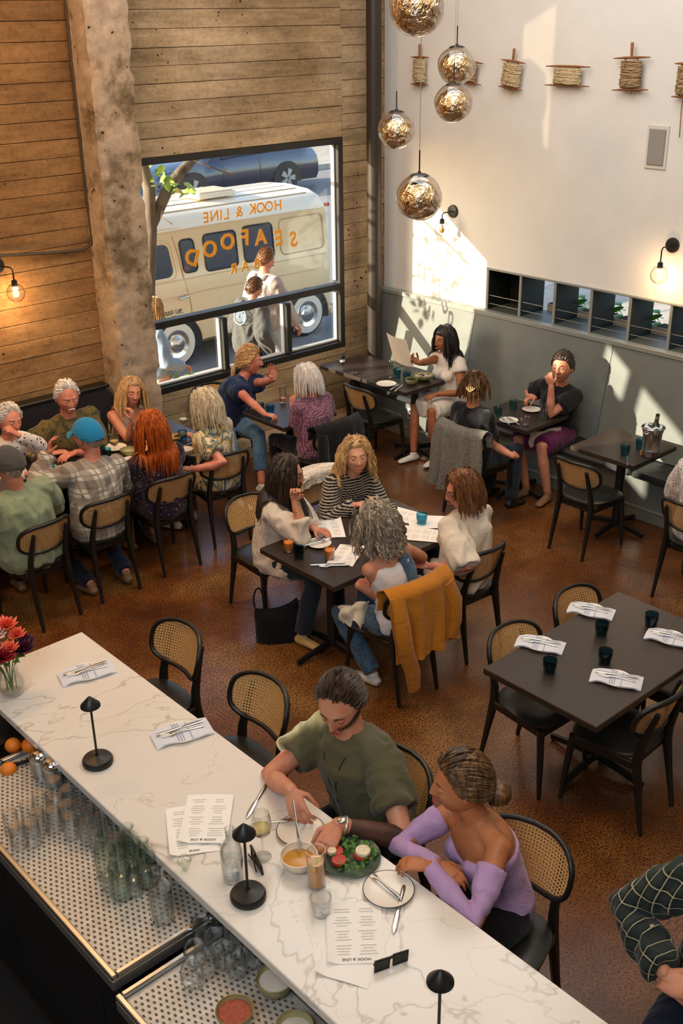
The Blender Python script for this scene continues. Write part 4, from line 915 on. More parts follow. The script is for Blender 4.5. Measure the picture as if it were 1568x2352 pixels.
# the bar
zb = 1.07
pm = person('person','man in an olive green t-shirt with tattooed forearm eating at the marble bar',(2.58,2.72,.81),180,12,-7,0,(205,22,0),
    R=dict(at=at(668,1815,1.19),pole=(-.1,.8,-.5),dir=tuple(at(690,1885,1.125)-at(668,1815,1.19)),palm=(.25,-.55,-.8),curl=.6),
    L=dict(at=at(775,1893,1.145),pole=(.5,-.9,-.7),dir=tuple(at(742,1950,1.11)-at(775,1893,1.145)),palm=(0,.2,-1),curl=.55), male=True, s=1.06, sk='skin_fair', top='olive_cotton', sleeve='short', bottom='black_cloth',
    hairs=dict(style='short',n=1100,fr=.092,vol=1.0), haircol='hair_dark', shoe='shoe_black', look=.99, beard=True, vox=.0095, loose=.026, wr=.009, feet=[(2.25,2.60,.30),(2.25,2.84,.30)], knees=[(-1,0,.6)]*2)
bracelet(pm, -1, 'black_metal', 'bracelet', .03, .034, .003) if False else None
_w = bracelet(pm, 1, 'watch_band', 'watch_strap', .028, .033, .007); S_, e_, w_, *_ = pm['arms'][1]; d_ = (w_-e_).normalized()
m = M(); c_ = w_-d_*.028+Vector((-.008,.004,.033)); m.ball(c_, (.021,.021,.008), 16, 8); m.build('watch_face','steel', pm['root'], 60, world=True)
sk_t = skin('skin_tattoo','#5c3b2b','#2c211e'); m = M(); m.tube([e_.lerp(w_,-.02), e_.lerp(w_,.3), e_.lerp(w_,.6), e_.lerp(w_,.84)], [.0475,.0470,.0400,.0325], 20); m.build('tattooed_forearm','skin_tattoo', pm['root'], 80, world=True)
m = M(); nbm = pm['nb']; f_ = pm['sf']; c1 = pm['sp'](.24)+f_*.155
m.tube([nbm+pm['sl']*.085+f_*.02, pm['sp'](.43)+pm['sl']*.055+f_*.125, pm['sp'](.33)+pm['sl']*.02+f_*.158, c1, pm['sp'](.33)-pm['sl']*.02+f_*.158, pm['sp'](.43)-pm['sl']*.055+f_*.125, nbm-pm['sl']*.085+f_*.02], .0022, 5); m.ball(c1, .009, 10, 8); m.build('necklace','lash', pm['root'], 60, world=True)
pl = person('person','woman in an off-shoulder lilac top with arms crossed on the marble bar',(2.64,2.05,.81),165,18,-6,0,(141,0,0),
    R=dict(at=at(1003,1985,1.125),pole=el((2.45,2.2,1.2), at(893,1950,1.11)),dir=(.1,-1,-.15),palm=(.2,0,-1),curl=.5), L=dict(at=at(985,1990,1.135),pole=el((2.4,1.95,1.25), at(1085,2105,1.11)),dir=(-.6,.8,.05),palm=(0,0,-1),curl=.55),
    s=1.0, sk='skin_tan', top='lilac_knit', neck='off', sleeve='off', bottom='black_cloth', hairs=dict(style='bun',n=500,fr=.072,bun=(-.135,-.045,.052),vol=1.0), haircol='hair_mixed', shoe='shoe_black', look=.99, vox=.009, loose=.008, wr=.004, feet=[(2.22,1.95,.30),(2.28,2.2,.30)], knees=[(-1,0,.6)]*2)
m = M(); m.T = pl['X']; m.tube([Vector((.052*math.cos(a), -.105-.03*0+.0, -.035+.045*math.sin(a))) for a in [2*PI*i/16 for i in range(16)]], .006, 6, closed=True); m.T = None; m.build('hair_tie','lash', pl['root'], 60, world=True)
pp = person('person','person in a dark plaid shirt and navy trousers, cut off at the lower right corner',(2.91,1.17,.81),180,4,2,0,(190,10,0),
    R=dict(at=at(1525,2235,.99),pole=el((2.80,1.35,1.3), at(1400,2180,1.0)),dir=(-.1,-1,-.1),palm=(.6,0,-.8),curl=.6), L=dict(at=(2.60,1.20,.98),pole=(0,-1,-.5),dir=(0,1,0),palm=(.5,0,-.8),curl=.6),
    male=True, s=1.06, sk='skin_fair', top='plaid_dark', sleeve='long', bottom='navy_cloth', hairs=dict(style='short',n=500), haircol='hair_dark', shoe='shoe_black', vox=.0095, loose=.030, wr=.012, feet=[(2.55,.95,.30),(2.55,1.2,.30)], knees=[(-1,0,.5)]*2)
# the table of four
pa = person('person','long dark-haired woman in glasses and a cream striped shirt, chin on her hand',(4.22,5.48,.55),290,12,-1,10,(312,2,0),
    R=arm(676,1150,1.045,pole=el((4.1,5.3,1.0), at(655,1238,.78)),dir=(.1,-.05,1),palm=(-.5,-.6,0),curl=1.25), L=arm(722,1215,.80,pole=(.5,-.2,-1),dir=(.3,-1,0),palm=(0,0,-1),curl=.4),
    sk='skin_fair', top='linen_stripe', sleeve='rolled', bottom='denim_dark', bkind='tunic', hairs=dict(style='long',L=.46,n=520,fr=.075), haircol='hair_dark', shoe='sandal_tan', look=.3, loose=.028, wr=.010, feet=[(4.35,4.95,.085),(4.1,5.05,.085)])
glasses(pa,'black_metal'); [bracelet(pa, -1, 'metal_gold', 'bracelet', k, .031, .0022) for k in (.075,.095)]
pb = person('person','laughing woman with wavy blonde hair in a black patterned blouse',(4.92,5.56,.55),262,24,1,0,(238,-8,-4),
    R=arm(815,1160,.83,pole=(-.8,.2,-1),dir=(.8,-.3,0),palm=(0,0,-1),curl=.6), L=arm(852,1150,.86,pole=(.9,.2,-1),dir=(-.9,-.35,-.05),palm=(0,0,-1),curl=.6),
    sk='skin_pale', top='blouse_pattern', sleeve='long', bottom='black_cloth', hairs=dict(style='long',L=.20,curl=.011,n=420,vol=1.25,wave_f=38,fr=.072), haircol='hair_blonde', shoe='shoe_black', smile=1., look=.35, loose=.024, wr=.009, feet=[(5.05,5.1,.085),(4.8,5.1,.085)])
bracelet(pb, 1, 'black_metal', 'watch', .03, .032, .007)
pc = person('person','auburn-haired woman with glasses in a cream linen top, seen from behind',(4.93,4.30,.55),98,1,0,-6,(152,6,0),
    L=arm(985,1300,.72,pole=(-.6,-.5,-1),dir=(-.4,.5,.1),palm=(.5,0,-1),curl=.9), R=dict(at=(4.95,4.62,.70),pole=(.6,-.6,-1),dir=(-.5,.6,0),palm=(0,0,-1),curl=.8),
    sk='skin_rosy', top='linen_cream', sleeve='elbow', bottom='denim_dark', bkind='tunic', hairs=dict(style='bob',L=.10,n=460,vol=1.25,curl=.003,fr=.07), haircol='hair_auburn', shoe='shoe_black', look=.3, loose=.036, wr=.013, feet=[(4.8,4.75,.085),(5.05,4.75,.085)])
glasses(pc,'black_metal'); m = M(); nb = pc['nb']; m.tube([nb+pc['sl']*.075*math.cos(a)+pc['sf']*.07*math.sin(a)-pc['sd']*(.012+.03*max(0,math.sin(a))) for a in [2*PI*i/20 for i in range(20)]], (.010), 6, closed=True); m.build('blue_collar', cloth('blue_trim','#1c3f8e'), pc['root'], 60, world=True)
pd_ = person('person','curly grey-haired woman in a white tank and denim vest, seen from behind',(4.22,4.21,.55),88,12,7,0,(70,14,0),
    L=arm(822,1345,.80,pole=el((4.05,4.4,1.0), at(783,1330,.79)),dir=(.9,.25,0),palm=(0,0,-1),curl=.4), R=dict(at=(4.42,4.56,.83),pole=(1,-.1,-.6),dir=(-.6,.5,.1),palm=(0,0,-1),curl=.6),
    sk='skin_fair', top='tank_white', sleeve='none', neck='tank', bottom='denim_blue', hairs=dict(style='long',L=.15,curl=.015,n=620,vol=1.55,wave_f=62,fr=.07), haircol='hair_grey', shoe='shoe_white', loose=.007, wr=.004, feet=[(4.12,4.35,.085),(4.36,4.75,.085)])
def vestpt(u, v):
    k = .02+.42*v; W_ = float(np.interp(k,[.02,.14,.33,.40,.45],[.168,.150,.162,.155,.10])); D_ = float(np.interp(k,[.02,.14,.33,.40,.45],[.122,.118,.128,.105,.075])); a = D(182+84*u)
    return pd_['sp'](k) + pd_['sl']*W_*math.cos(a)*1.03 + pd_['sf']*D_*math.sin(a)*1.10
m = M(); m.grid(vestpt, 14, 18, .007); m.build('denim_vest','denim_blue', pd_['root'], 80, world=True)
# the party of seven
person('person','white-haired woman in black and white print at the left edge',(3.32,7.93,.55),270,13,12,0,(275,-2,6),
    L=arm(42,1000,1.10,pole=(.8,.1,-.6),dir=(-.6,.2,.7),palm=(-.7,.5,0),curl=.7), R=arm(62,1088,.80,pole=(-.6,.3,-1),dir=(.3,-.8,0),palm=(0,0,-1),curl=.8), s=1.02, sk='skin_rosy', top='bw_print', sleeve='long', bottom='black_cloth', hairs=dict(style='thin',n=500,vol=1.2), haircol='hair_white', shoe='shoe_black', look=.4, loose=.022)
pmo = person('person','white-haired man with a moustache in a brown and green patterned shirt',(3.98,7.95,.55),270,14,-4,0,(258,6,0),
    R=arm(118,1042,.80,pole=(-1,.3,-.6),dir=(.95,-.2,0),palm=(0,0,-1),curl=.35), L=arm(172,1040,.80,pole=(1,.3,-.6),dir=(-.95,-.2,.05),palm=(0,0,-1),curl=.35), male=True, s=1.08, sk='skin_rosy', top='hawaiian', sleeve='elbow', bottom='navy_cloth', hairs=dict(style='thin',n=420,vol=.9), haircol='hair_white', shoe='shoe_black', look=.6, loose=.030, bulk=1.12)
m = M(); m.T = pmo['X']; m.tube([Vector((.024*q/4, .104-11*(.024*q/4)**2, -.0495-.006*(q/4)**2)) for q in range(-4,5)], [.002,.0045,.006,.0065,.006,.0065,.006,.0045,.002], 8); m.T = None; m.build('moustache','hair_white', pmo['root'], 60, world=True)
person('person','blonde woman in a striped sleeveless top resting her cheek on her hand',(4.48,7.93,.55),262,15,8,0,(262,-2,10),
    R=arm(303,966,.97,pole=el((4.3,7.9,1.0), at(288,1012,.79)),dir=(.15,.0,1),palm=(-.4,.5,0),curl=.8), L=arm(345,1005,.80,pole=(.9,.2,-.8),dir=(-.5,-.8,0),palm=(0,0,-1),curl=.5), s=1.0, sk='skin_fair', top='stripe_tank', sleeve='none', neck='tank', bottom='black_cloth', hairs=dict(style='long',L=.24,n=420), haircol='hair_blonde', shoe='shoe_black', look=.4, loose=.010)
person('person','woman with long straight red hair in a dark floral top, seen from behind',(4.14,6.74,.55),90,1,5,0,(98,8,0), L=dict(at=(4.0,7.22,.80),dir=(.4,1,0)), R=dict(at=(4.35,7.22,.80),dir=(-.4,1,0)),
    sk='skin_pale', top='floral_navy', sleeve='elbow', bottom='black_cloth', bkind='dress', hairs=dict(style='long',L=.34,n=620,vol=1.1), haircol='hair_red', shoe='shoe_brown', loose=.022)
pe = person('person','man in a blue cap and brown plaid shirt with one hand raised',(3.55,6.76,.55),90,9,-6,0,(108,6,0), L=dict(at=(3.37,7.06,1.07),pole=(-.9,.1,-.7),dir=(.1,-.1,1),palm=(.7,-.5,0),curl=.5), R=dict(at=(3.85,7.18,.80),dir=(-.3,1,0)),
    male=True, s=1.05, sk='skin_rosy', top='plaid_brown', sleeve='long', bottom='navy_cloth', hairs=dict(style='short',n=120,vol=.35), haircol='hair_grey', shoe='shoe_brown', loose=.030, wr=.010, feet=[(3.4,6.72,.085),(3.7,6.70,.085)], knees=[(-.2,1,.2),(.2,1,.2)])
cap_hat(pe, cloth('cap_blue','#1f7fae')); bracelet(pe, 1, 'lash', 'watch', .03, .033, .007)
pg = person('person','man in a grey cap and pale green shirt at the left edge, seen from behind',(2.96,6.70,.55),95,1,6,0,(98,10,0), L=dict(at=(2.80,7.15,.80),dir=(.2,1,0)), R=dict(at=(3.15,7.15,.80),dir=(-.2,1,0)),
    male=True, s=1.05, sk='skin_fair', top='sage_cotton', sleeve='elbow', bottom='black_cloth', hairs=dict(style='short',n=120,vol=.35), haircol='hair_grey', shoe='shoe_brown', loose=.036, wr=.012, bulk=1.08)
cap_hat(pg, cloth('cap_grey','#4c4a48'))
pt = person('person','blonde woman in a blue and gold tie-dye top with sunglasses on her head',(4.76,6.88,.55),108,4,4,0,(126,12,0), L=arm(440,1078,.74,pole=el((4.55,6.95,1.0), at(468,1060,.80)),dir=(-.4,.9,0),palm=(0,0,-1),curl=.6), R=dict(at=(4.75,7.3,.80),dir=(-.4,1,0)),
    sk='skin_rosy', top='tie_dye', sleeve='short', bottom='shorts_tan', bkind='tunic', hairs=dict(style='bob',L=.16,n=460,vol=1.25,curl=.006), haircol='hair_pale', shoe='shoe_white', loose=.028, wr=.010)
glasses(pt,'lash',.075)
# by the window
pn = person('person','woman in a navy t-shirt and jeans by the window, one hand raised in talk',(5.60,7.90,.55),288,19,17,0,(318,0,0), R=arm(612,955,.80,pole=el((5.45,7.75,1.05), at(560,945,.95)),dir=(.55,-.8,-.1),palm=(0,0,-1),curl=.9), L=arm(640,868,1.08,pole=(.5,.2,-1),dir=(-.15,.0,1),palm=(-.5,-.75,.1),curl=.12,spread=.1),
    s=1.05, sk='skin_rosy', top='navy_tee', sleeve='short', bottom='denim_light', bkind='crop', hairs=dict(style='back',n=520,vol=1.0), haircol='hair_blonde', shoe='shoe_white', look=.4, loose=.026, wr=.009, bulk=1.12, feet=[(5.55,7.35,.085),(5.20,7.25,.085)], knees=[(0,-1,.5),(-.5,-1,.4)])
m = M(); m.T = pn['X']; m.tube([(0,-.10,-.01),(.01,-.135,-.05),(.012,-.145,-.11),(.01,-.14,-.18)], [.018,.022,.020,.006], 10); m.T = None; m.build('ponytail','hair_blonde', pn['root'], 60, world=True)
pu = person('person','grey-blonde woman in a purple printed blouse, seen from behind by the window',(5.80,6.84,.55),92,7,2,0,(118,10,0), L=arm(672,935,.86,pole=el((5.6,6.95,1.0), at(655,948,.80)),dir=(.2,.2,1),palm=(.8,.3,0),curl=.7), R=dict(at=(5.95,7.2,.80),dir=(-.3,1,0)),
    s=1.02, sk='skin_rosy', top='purple_print', sleeve='short', bottom='black_cloth', hairs=dict(style='bob',L=.09,n=460,vol=1.2), haircol='hair_white', shoe='shoe_black', loose=.026, bulk=1.08)
pw = person('person','dark-haired woman in a white dress reading a menu at the corner table',(7.66,6.92,.55),175,9,-3,0,(172,2,0), R=arm(946,838,1.04,pole=(-.4,.8,-1),dir=(-.6,.45,.5),palm=(0,-.8,.4),curl=.8), L=dict(at=(7.30,6.80,.68),pole=(.3,-.8,-1),dir=(-1,.1,0),palm=(0,0,-1),curl=.5),
    s=1.02, sk='skin_brown', top='white_dress', sleeve='cap', bkind='dress', hairs=dict(style='long',L=.24,n=460,fr=.055,curl=.004), haircol='hair_black', shoe='shoe_white', look=.6, loose=.020, feet=[(7.22,6.72,.085),(7.12,6.93,.085)])
# the pair on the right
pk = person('person','dark-haired woman in a black t-shirt on the banquette, hand at her mouth',(7.66,5.62,.55),180,8,7,0,(196,-8,0), L=arm(1266,885,1.06,pole=el((7.5,5.5,1.05), at(1282,945,.79)),dir=(-.15,.35,.9),palm=(.7,.4,.2),curl=.9), R=arm(1228,915,.84,pole=(-.2,1,-.8),dir=(-.8,.3,.1),palm=(0,-.3,-1),curl=.8),
    sk='skin_fair', top='black_cloth', sleeve='short', bottom='magenta_cloth', bkind='skirt', hairs=dict(style='back',n=420,vol=.9), haircol='hair_dark', shoe='shoe_brown', look=.2, loose=.026, feet=[(7.28,5.40,.085),(7.25,5.62,.085)])
ps = person('person','woman in a black t-shirt with hair clipped up, seen from behind on the right',(6.60,5.72,.55),2,-4,-2,0,(28,10,0), R=arm(1178,1048,.62,pole=el((6.55,5.5,1.0), at(1135,1010,.72)),dir=(.9,.3,-.1),palm=(.0,.6,-.8),curl=.8), L=dict(at=(6.95,5.9,.66),dir=(1,-.3,0)),
    sk='skin_fair', top='black_cloth', sleeve='short', bottom='denim_dark', hairs=dict(style='bob',L=.05,n=420,vol=1.05), haircol='hair_mixed', shoe='shoe_black', loose=.024, feet=[(7.0,5.85,.085),(6.95,5.55,.085)])
m = M(); m.T = ps['X']
for k in (-2,-1,0,1,2): m.tube([(0.0,-.118,-.02),(k*.012,-.135,-.01+.008*abs(k)),(k*.016,-.128,.028-.004*abs(k))], .0035, 5)
m.T = None; m.build('hair_clip', mat('clip','#c9a97a',.5), ps['root'], 60, world=True)
person('person','person in a pale speckled shirt, cut off at the right edge',(6.72,3.58,.55),0,2,0,0,(10,5,0), L=dict(at=(7.1,3.78,.75),dir=(1,-.2,0)), R=dict(at=(7.1,3.4,.75),dir=(1,.2,0)), male=True, sk='skin_fair', top='speckle_shirt', sleeve='elbow', bottom='navy_cloth', hairs=dict(style='short',n=300), haircol='hair_brown', shoe='shoe_brown', loose=.030, feet=[(7.0,3.7,.085),(6.6,3.44,.085)])
# on the pavement outside
po = person('person','young man in a grey hoodie and pale jeans walking past outside the window',(7.42,9.62,.86),0,4,0,0,(-5,8,0), R=dict(at=(7.72,9.40,.80),pole=(-1,0,-.3)), L=dict(at=(7.45,9.85,.78),pole=(-1,0,-.3)), male=True, s=1.0, stand=True, sk='skin_rosy', top='hoodie_grey', sleeve='long', bottom='jeans_pale', hairs=dict(style='short',n=420,vol=1.3), haircol='hair_auburn', shoe='shoe_white', loose=.034, wr=.012, feet=[(7.25,9.7,-.01),(7.68,9.52,-.01)])
pq = person('person','boy with glasses in a dark hoodie with a round emblem outside the window',(6.98,9.36,.72),-15,10,0,25,(-8,14,0), R=dict(at=(7.1,9.10,.70)), L=dict(at=(7.15,9.55,.72)), male=True, s=.90, stand=True, sk='skin_pale', top='hoodie_dark', sleeve='long', bottom='navy_cloth', hairs=dict(style='short',n=420,vol=1.5), haircol='hair_brown', shoe='shoe_white', loose=.040, wr=.014, feet=[(6.9,9.45,-.01),(7.15,9.27,-.01)])
glasses(pq,'black_metal')
person('person','person in a blue top and pink skirt outside, partly behind the column',(5.50,8.96,.80),-10,3,0,0,(0,8,0), s=.98, stand=True, sk='skin_rosy', top='tee_blue', sleeve='long', bottom='skirt_pink', bkind='skirt', hairs=dict(style='bob',L=.08,n=320), haircol='hair_blonde', shoe='shoe_white', loose=.026, feet=[(5.45,9.04,-.01),(5.64,8.88,-.01)])
for q in (po, pq):
    m = M(); nb = q['nb']; m.tube([nb - q['sf']*.06 + q['sl']*.09*math.cos(a)*1.0 - q['sf']*.055*math.sin(a) - q['sd']*(.02+.03*max(0,math.sin(a))) for a in [2*PI*i/16 for i in range(16)]], .034, 8, closed=True); m.build('hood','hoodie_grey' if q is po else 'hoodie_dark', q['root'], 80, world=True)
# round emblem on the back of the dark hoodie
c_ = pq['sp'](.34) - pq['sf']*.172; Re = Matrix((tuple(pq['sl']), tuple(pq['sd']), tuple(-pq['sf']))).transposed().to_4x4(); Re = Matrix(((-pq['sl']).to_tuple(), tuple(pq['sd']), tuple(-pq['sf']))).transposed().to_4x4()
Te = Matrix.Translation(c_) @ Matrix(((pq['sl'].x*-1,pq['sd'].x,-pq['sf'].x,0),(pq['sl'].y*-1,pq['sd'].y,-pq['sf'].y,0),(pq['sl'].z*-1,pq['sd'].z,-pq['sf'].z,0),(0,0,0,1)))
if Te.to_3x3().determinant() < 0: Te = Te @ Matrix.Diagonal((-1,1,1,1))
mat('emblem_blue','#8fc4dc',.6); m = M(); m.T = Te
for r_, t_ in ((.085,.008),(.050,.006),(.034,.005),(.018,.005)): m.tube([(r_*math.cos(a), r_*math.sin(a), .004) for a in [2*PI*i/24 for i in range(24)]], [(t_,.0015)]*24, 4, closed=True, up=(0,0,1)) if False else m.grid(lambda u, v, r_=r_, t_=t_: ((r_+t_*(v-.5))*math.cos(2*PI*u), (r_+t_*(v-.5))*math.sin(2*PI*u), .004), 24, 1, .002)
m.T = None; m.build('emblem','emblem_blue', pq['root'], world=True)
for i, chh in enumerate('GAULT ELEMEN'):
    if chh == ' ': continue
    a = PI*.62 - i*.23; text_obj('emblem_letter', chh, .030, Te @ Matrix.Translation((.067*math.cos(a), .067*math.sin(a), .005)) @ Matrix.Rotation(a-PI/2,4,'Z'), MATS['emblem_blue'], pq['root'], .001)
# ------------------------------------------------------------------ outside: pavement, road, van, car, tree
mat('pavement', '#a89f92', .85, '#8f877b', 3, bs=40, bstr=.1); mat('asphalt', '#6d6c6c', .9, '#7b7a79', 30, bs=90, bstr=.2); mat('kerb_stone', '#b5aea2', .85, '#a09888', 6)
def slab(name, x0, x1, y0, y1, z, mt, th=.1, kind='structure'): m = M(); m.box(((x0+x1)/2,(y0+y1)/2,z-th/2), (x1-x0,y1-y0,th)); o = m.build(name, mt); o['kind'] = kind; return o
pv = slab('pavement', -6, 30, 8.42, 11.0, -.104, 'pavement')
for i in range(12):
    for j in range(2): m = M(); m.box((5.2+i*1.13, 9.28+j*1.13, -.115), (1.12,1.12,.03), .006); m.build('slab', 'pavement', pv)
slab('ground', -14, 50, 11.15, 60, -.25, 'asphalt'); slab('kerb', -14, 40, 11.0, 11.15, -.10, 'kerb_stone', .2); slab('kerb', -14, 50, 26.2, 26.4, -.10, 'kerb_stone', .2)
slab('pavement', -14, 50, 26.4, 42, -.10, 'pavement'); slab('pavement', 8.42, 40, -8, 8.42, -.104, 'pavement')
m = M(); m.box((14,44,4), (90,1,9)); o = m.build('facade', mat('far_wall','#b9b2a6',.9)); o['kind'] = 'structure'
paint = mat('van_cream', '#dbbd90', .3, coat=.5); mat('van_roof', '#e3d2b6', .35, coat=.3); mat('tyre', '#1c1b1b', .7); mat('white_wall', '#d9cfbf', .6); mat('van_glass', '#1a2440', .08, spec=.8); mat('red_lamp','#b03020',.3); mat('car_blue', '#12203a', .18, coat=.8); mat('car_glass', '#0c1a33', .05, spec=.9); mat('alloy', '#a7a9ac', .3, metal=.8)
def loft(m, secs, mi=0):
    n = len(secs[0]); vs = [p for s_ in secs for p in s_]; fs = [(i*n+j, i*n+(j+1)%n, (i+1)*n+(j+1)%n, (i+1)*n+j) for i in range(len(secs)-1) for j in range(n)]
    fs += [tuple(range(n))[::-1], tuple((len(secs)-1)*n+j for j in range(n))]; m.add(vs, fs, mi)
VY, VC = 11.92, 12.82
van = thing('van', 'cream vintage van with whitewall tyres parked outside the window', 'van', (8.5,12.82,-.25))
prof = [(.78,-.02),(.90,.06),(.90,.50),(.905,.88),(.885,.95),(.83,1.50),(.845,1.53),(.84,1.57),(.74,1.68),(.50,1.75),(0,1.78)]
def vsec(x, ky=1., kz=1., z0=-.02): L_ = [(x, VC-y*ky, z0+(z-z0)*kz) for y, z in prof]; return L_ + [(x, VC+y*ky, z0+(z-z0)*kz) for y, z in prof[-2::-1]]
m = M(); loft(m, [vsec(6.05,.80,.55), vsec(6.10,.92,.80), vsec(6.35,.97,.93), vsec(6.75,1,1), vsec(8.0), vsec(9.5), vsec(10.25,1,1), vsec(10.42,.985,.985), vsec(10.52,.90,.93), vsec(10.55,.80,.86)]); m.build('body', 'van_cream', van, 35, world=True)
def sidey(z): return VC - float(np.interp(z, [-.02,.06,.88,.95,1.5], [.78,.90,.905,.885,.83]))
def rrect(x0, x1, z0, z1, r, off, skew=0.):
    out = []
    for cx, cz, a0 in ((x1-r,z1-r,0),(x0+r,z1-r,90),(x0+r,z0+r,180),(x1-r,z0+r,270)):
        for k in range(5): a = D(a0+k*22.5); out.append((cx+r*math.cos(a)+skew*(cz-z0), cz+r*math.sin(a)))
    return [(x, sidey(z)-off, z) for x, z in out]
def sidepanel(name, x0, x1, z0, z1, mt, off=.004, r=.05, skew=0., par=None):
    p = rrect(x0,x1,z0,z1,r,off,skew); q = [(a,b+.02,c) for a,b,c in p]; n = len(p); m = M(); m.add(p+q, [tuple(range(n))[::-1]]+[(i,(i+1)%n,n+(i+1)%n,n+i) for i in range(n)]); return m.build(name, mt, par or van, world=True)
for x0, x1, z0, z1, sk in ((7.92,8.14,.98,1.40,-.08),(8.27,8.80,.95,1.42,0),(8.92,9.43,.97,1.44,0)):
    w_ = sidepanel('side_window', x0, x1, z0, z1, 'van_glass', .006, .06, sk)
    p = rrect(x0,x1,z0,z1,.06,.008,sk); m = M(); m.tube(p, .011, 6, closed=True); m.build('window_seal', 'tyre', w_, world=True)
sidepanel('door_window', 7.28, 7.76, .96, 1.38, 'van_glass', .006, .09, -.12); p = rrect(7.22,7.82,.92,1.42,.1,.006,-.12); m = M(); m.tube(p, .010, 6, closed=True); m.build('window_trim', 'van_cream', van, world=True)
p = rrect(9.56,10.36,.98,1.46,.08,.003,0); m = M(); m.tube(p, .008, 6, closed=True); m.build('panel_groove', mat('van_shadow','#a58c66',.6), van, world=True)
def gline(name, pts, r=.006, mt='van_shadow'): m = M(); m.tube([(x, sidey(z)-.001, z) for x, z in pts], r, 5); m.build(name, mt, van, world=True)
gline('door_gap', [(7.80,1.47),(7.86,1.2),(7.90,.9),(7.97,.6),(7.99,.38),(7.9,.36),(7.4,.36)]); gline('body_ridge', [(6.5,.62),(7.6,.70),(8.3,.72),(10.3,.70)], .012, 'van_cream'); gline('body_ridge', [(6.6,.90),(8.5,.905),(10.4,.90)], .010, 'van_cream')
m = M(); m.tube([(7.79,VY-.035,.67),(7.93,VY-.035,.685)], .012, 8); m.ball((7.80,VY-.02,.67), .016); m.build('door_handle', 'chrome', van, 60, world=True)
m = M(); m.tube([(6.6,sidey(1.53)-.02,1.535),(8.5,sidey(1.53)-.02,1.55),(10.4,sidey(1.53)-.015,1.545)], .014, 6); m.build('drip_rail', 'van_roof', van, world=True)
m = M(); loft(m, [[(x, VC-y*k, z+.012) for y, z in prof[6:]] + [(x, VC+y*k, z+.012) for y, z in prof[-2:5:-1]] for x, k in ((6.55,.97),(8.0,1),(10.2,1),(10.4,.97))]); m.build('roof_skin', 'van_roof', van, 35, world=True)
for y_ in (.62,.40,.15,-.15,-.4): z_ = float(np.interp(abs(y_), [0,.5,.74,.84], [1.78,1.75,1.68,1.57]))+.014; m = M(); m.tube([(6.7,VC-y_,z_),(10.25,VC-y_,z_)], .010, 6); m.build('roof_rib', 'van_shadow' if y_ in (.62,.4) else 'van_roof', van, world=True)
m = M(); m.box((8.85,VC-.18,1.83), (.62,.50,.07), .01); m.build('roof_hatch', 'van_roof', van, world=True); m = M(); m.box((8.85,VC-.18,1.872), (.56,.44,.02), .008); m.build('hatch_lid', 'van_cream', van, world=True)
m = M(); m.box((10.49,VY+.10,1.56), (.07,.06,.05), .01); m.build('tail_lamp', 'red_lamp', van, world=True)
m = M(); m.box((10.50,VC,.02), (.10,1.7,.14), .03); m.build('bumper', 'van_cream', van, world=True)
def wheel(par, x, y, r, zc, white=True, spokes=0, sgn=-1):
    m = M(); m.T = Matrix.Translation((x,y,zc)) @ Matrix.Rotation(PI/2*-sgn,4,'X')
    m.lathe([(r*.62,-.09),(r*.93,-.09),(r,-.05),(r,.05),(r*.95,.085),(r*.62,.085)], n=32); ty = m.build('tyre', 'tyre', par, 40, world=True)
    m = M(); m.T = Matrix.Translation((x,y,zc)) @ Matrix.Rotation(PI/2*-sgn,4,'X')
    if white: m.lathe([(r*.60,.088),(r*.86,.092),(r*.86,.085)], n=32); m.build('white_wall', 'white_wall', ty, 40, world=True); m = M(); m.T = Matrix.Translation((x,y,zc)) @ Matrix.Rotation(PI/2*-sgn,4,'X'); m.lathe([(r*.60,.07),(r*.56,.10),(r*.35,.085),(r*.30,.12),(.001,.135)], n=28); m.build('hub_cap', 'chrome', ty, 40, world=True)
    else:
        m.lathe([(r*.66,.088),(r*.70,.095),(r*.62,.06),(.001,.06)], n=28); m.build('rim', 'tyre', ty, 40, world=True)
        for k in range(spokes):
            a = 2*PI*k/spokes; m = M(); m.T = Matrix.Translation((x,y,zc)) @ Matrix.Rotation(PI/2*-sgn,4,'X') @ Matrix.Rotation(a,4,'Z'); m.prism([(.02,-.035),(r*.66,-.075),(r*.66,.075),(.02,.035)], .07, .10); m.build('spoke', 'alloy', ty, world=True)
for x in (7.69, 9.96):
    m = M(); m.prism([(x+.43*math.cos(a), .06+.40*math.sin(a)) for a in [PI*k/14 for k in range(15)]] + [(x-.43,-.03),(x+.43,-.03)], VY-.003, VY+.05, 'y'); m.build('wheel_arch', 'tyre', van, world=True)
    m = M(); m.tube([(x+.44*math.cos(a), VY-.006, .06+.41*math.sin(a)) for a in [PI*k/14 for k in range(15)]], .016, 6); m.build('arch_lip', 'van_cream', van, world=True); wheel(van, x, VY+.055, .33, .08)
T_ = Matrix.Rotation(PI/2,4,'X')
for s_, x_, z_, sz in (('RISE UP,',7.63,.50,.085),('AND CELEBRATE',7.62,.395,.085)): text_obj('door_lettering', s_, sz, Matrix.Translation((x_+(.06 if z_ > .45 else .04),VY-.010,z_)) @ T_, MATS['ink'], van, .001)
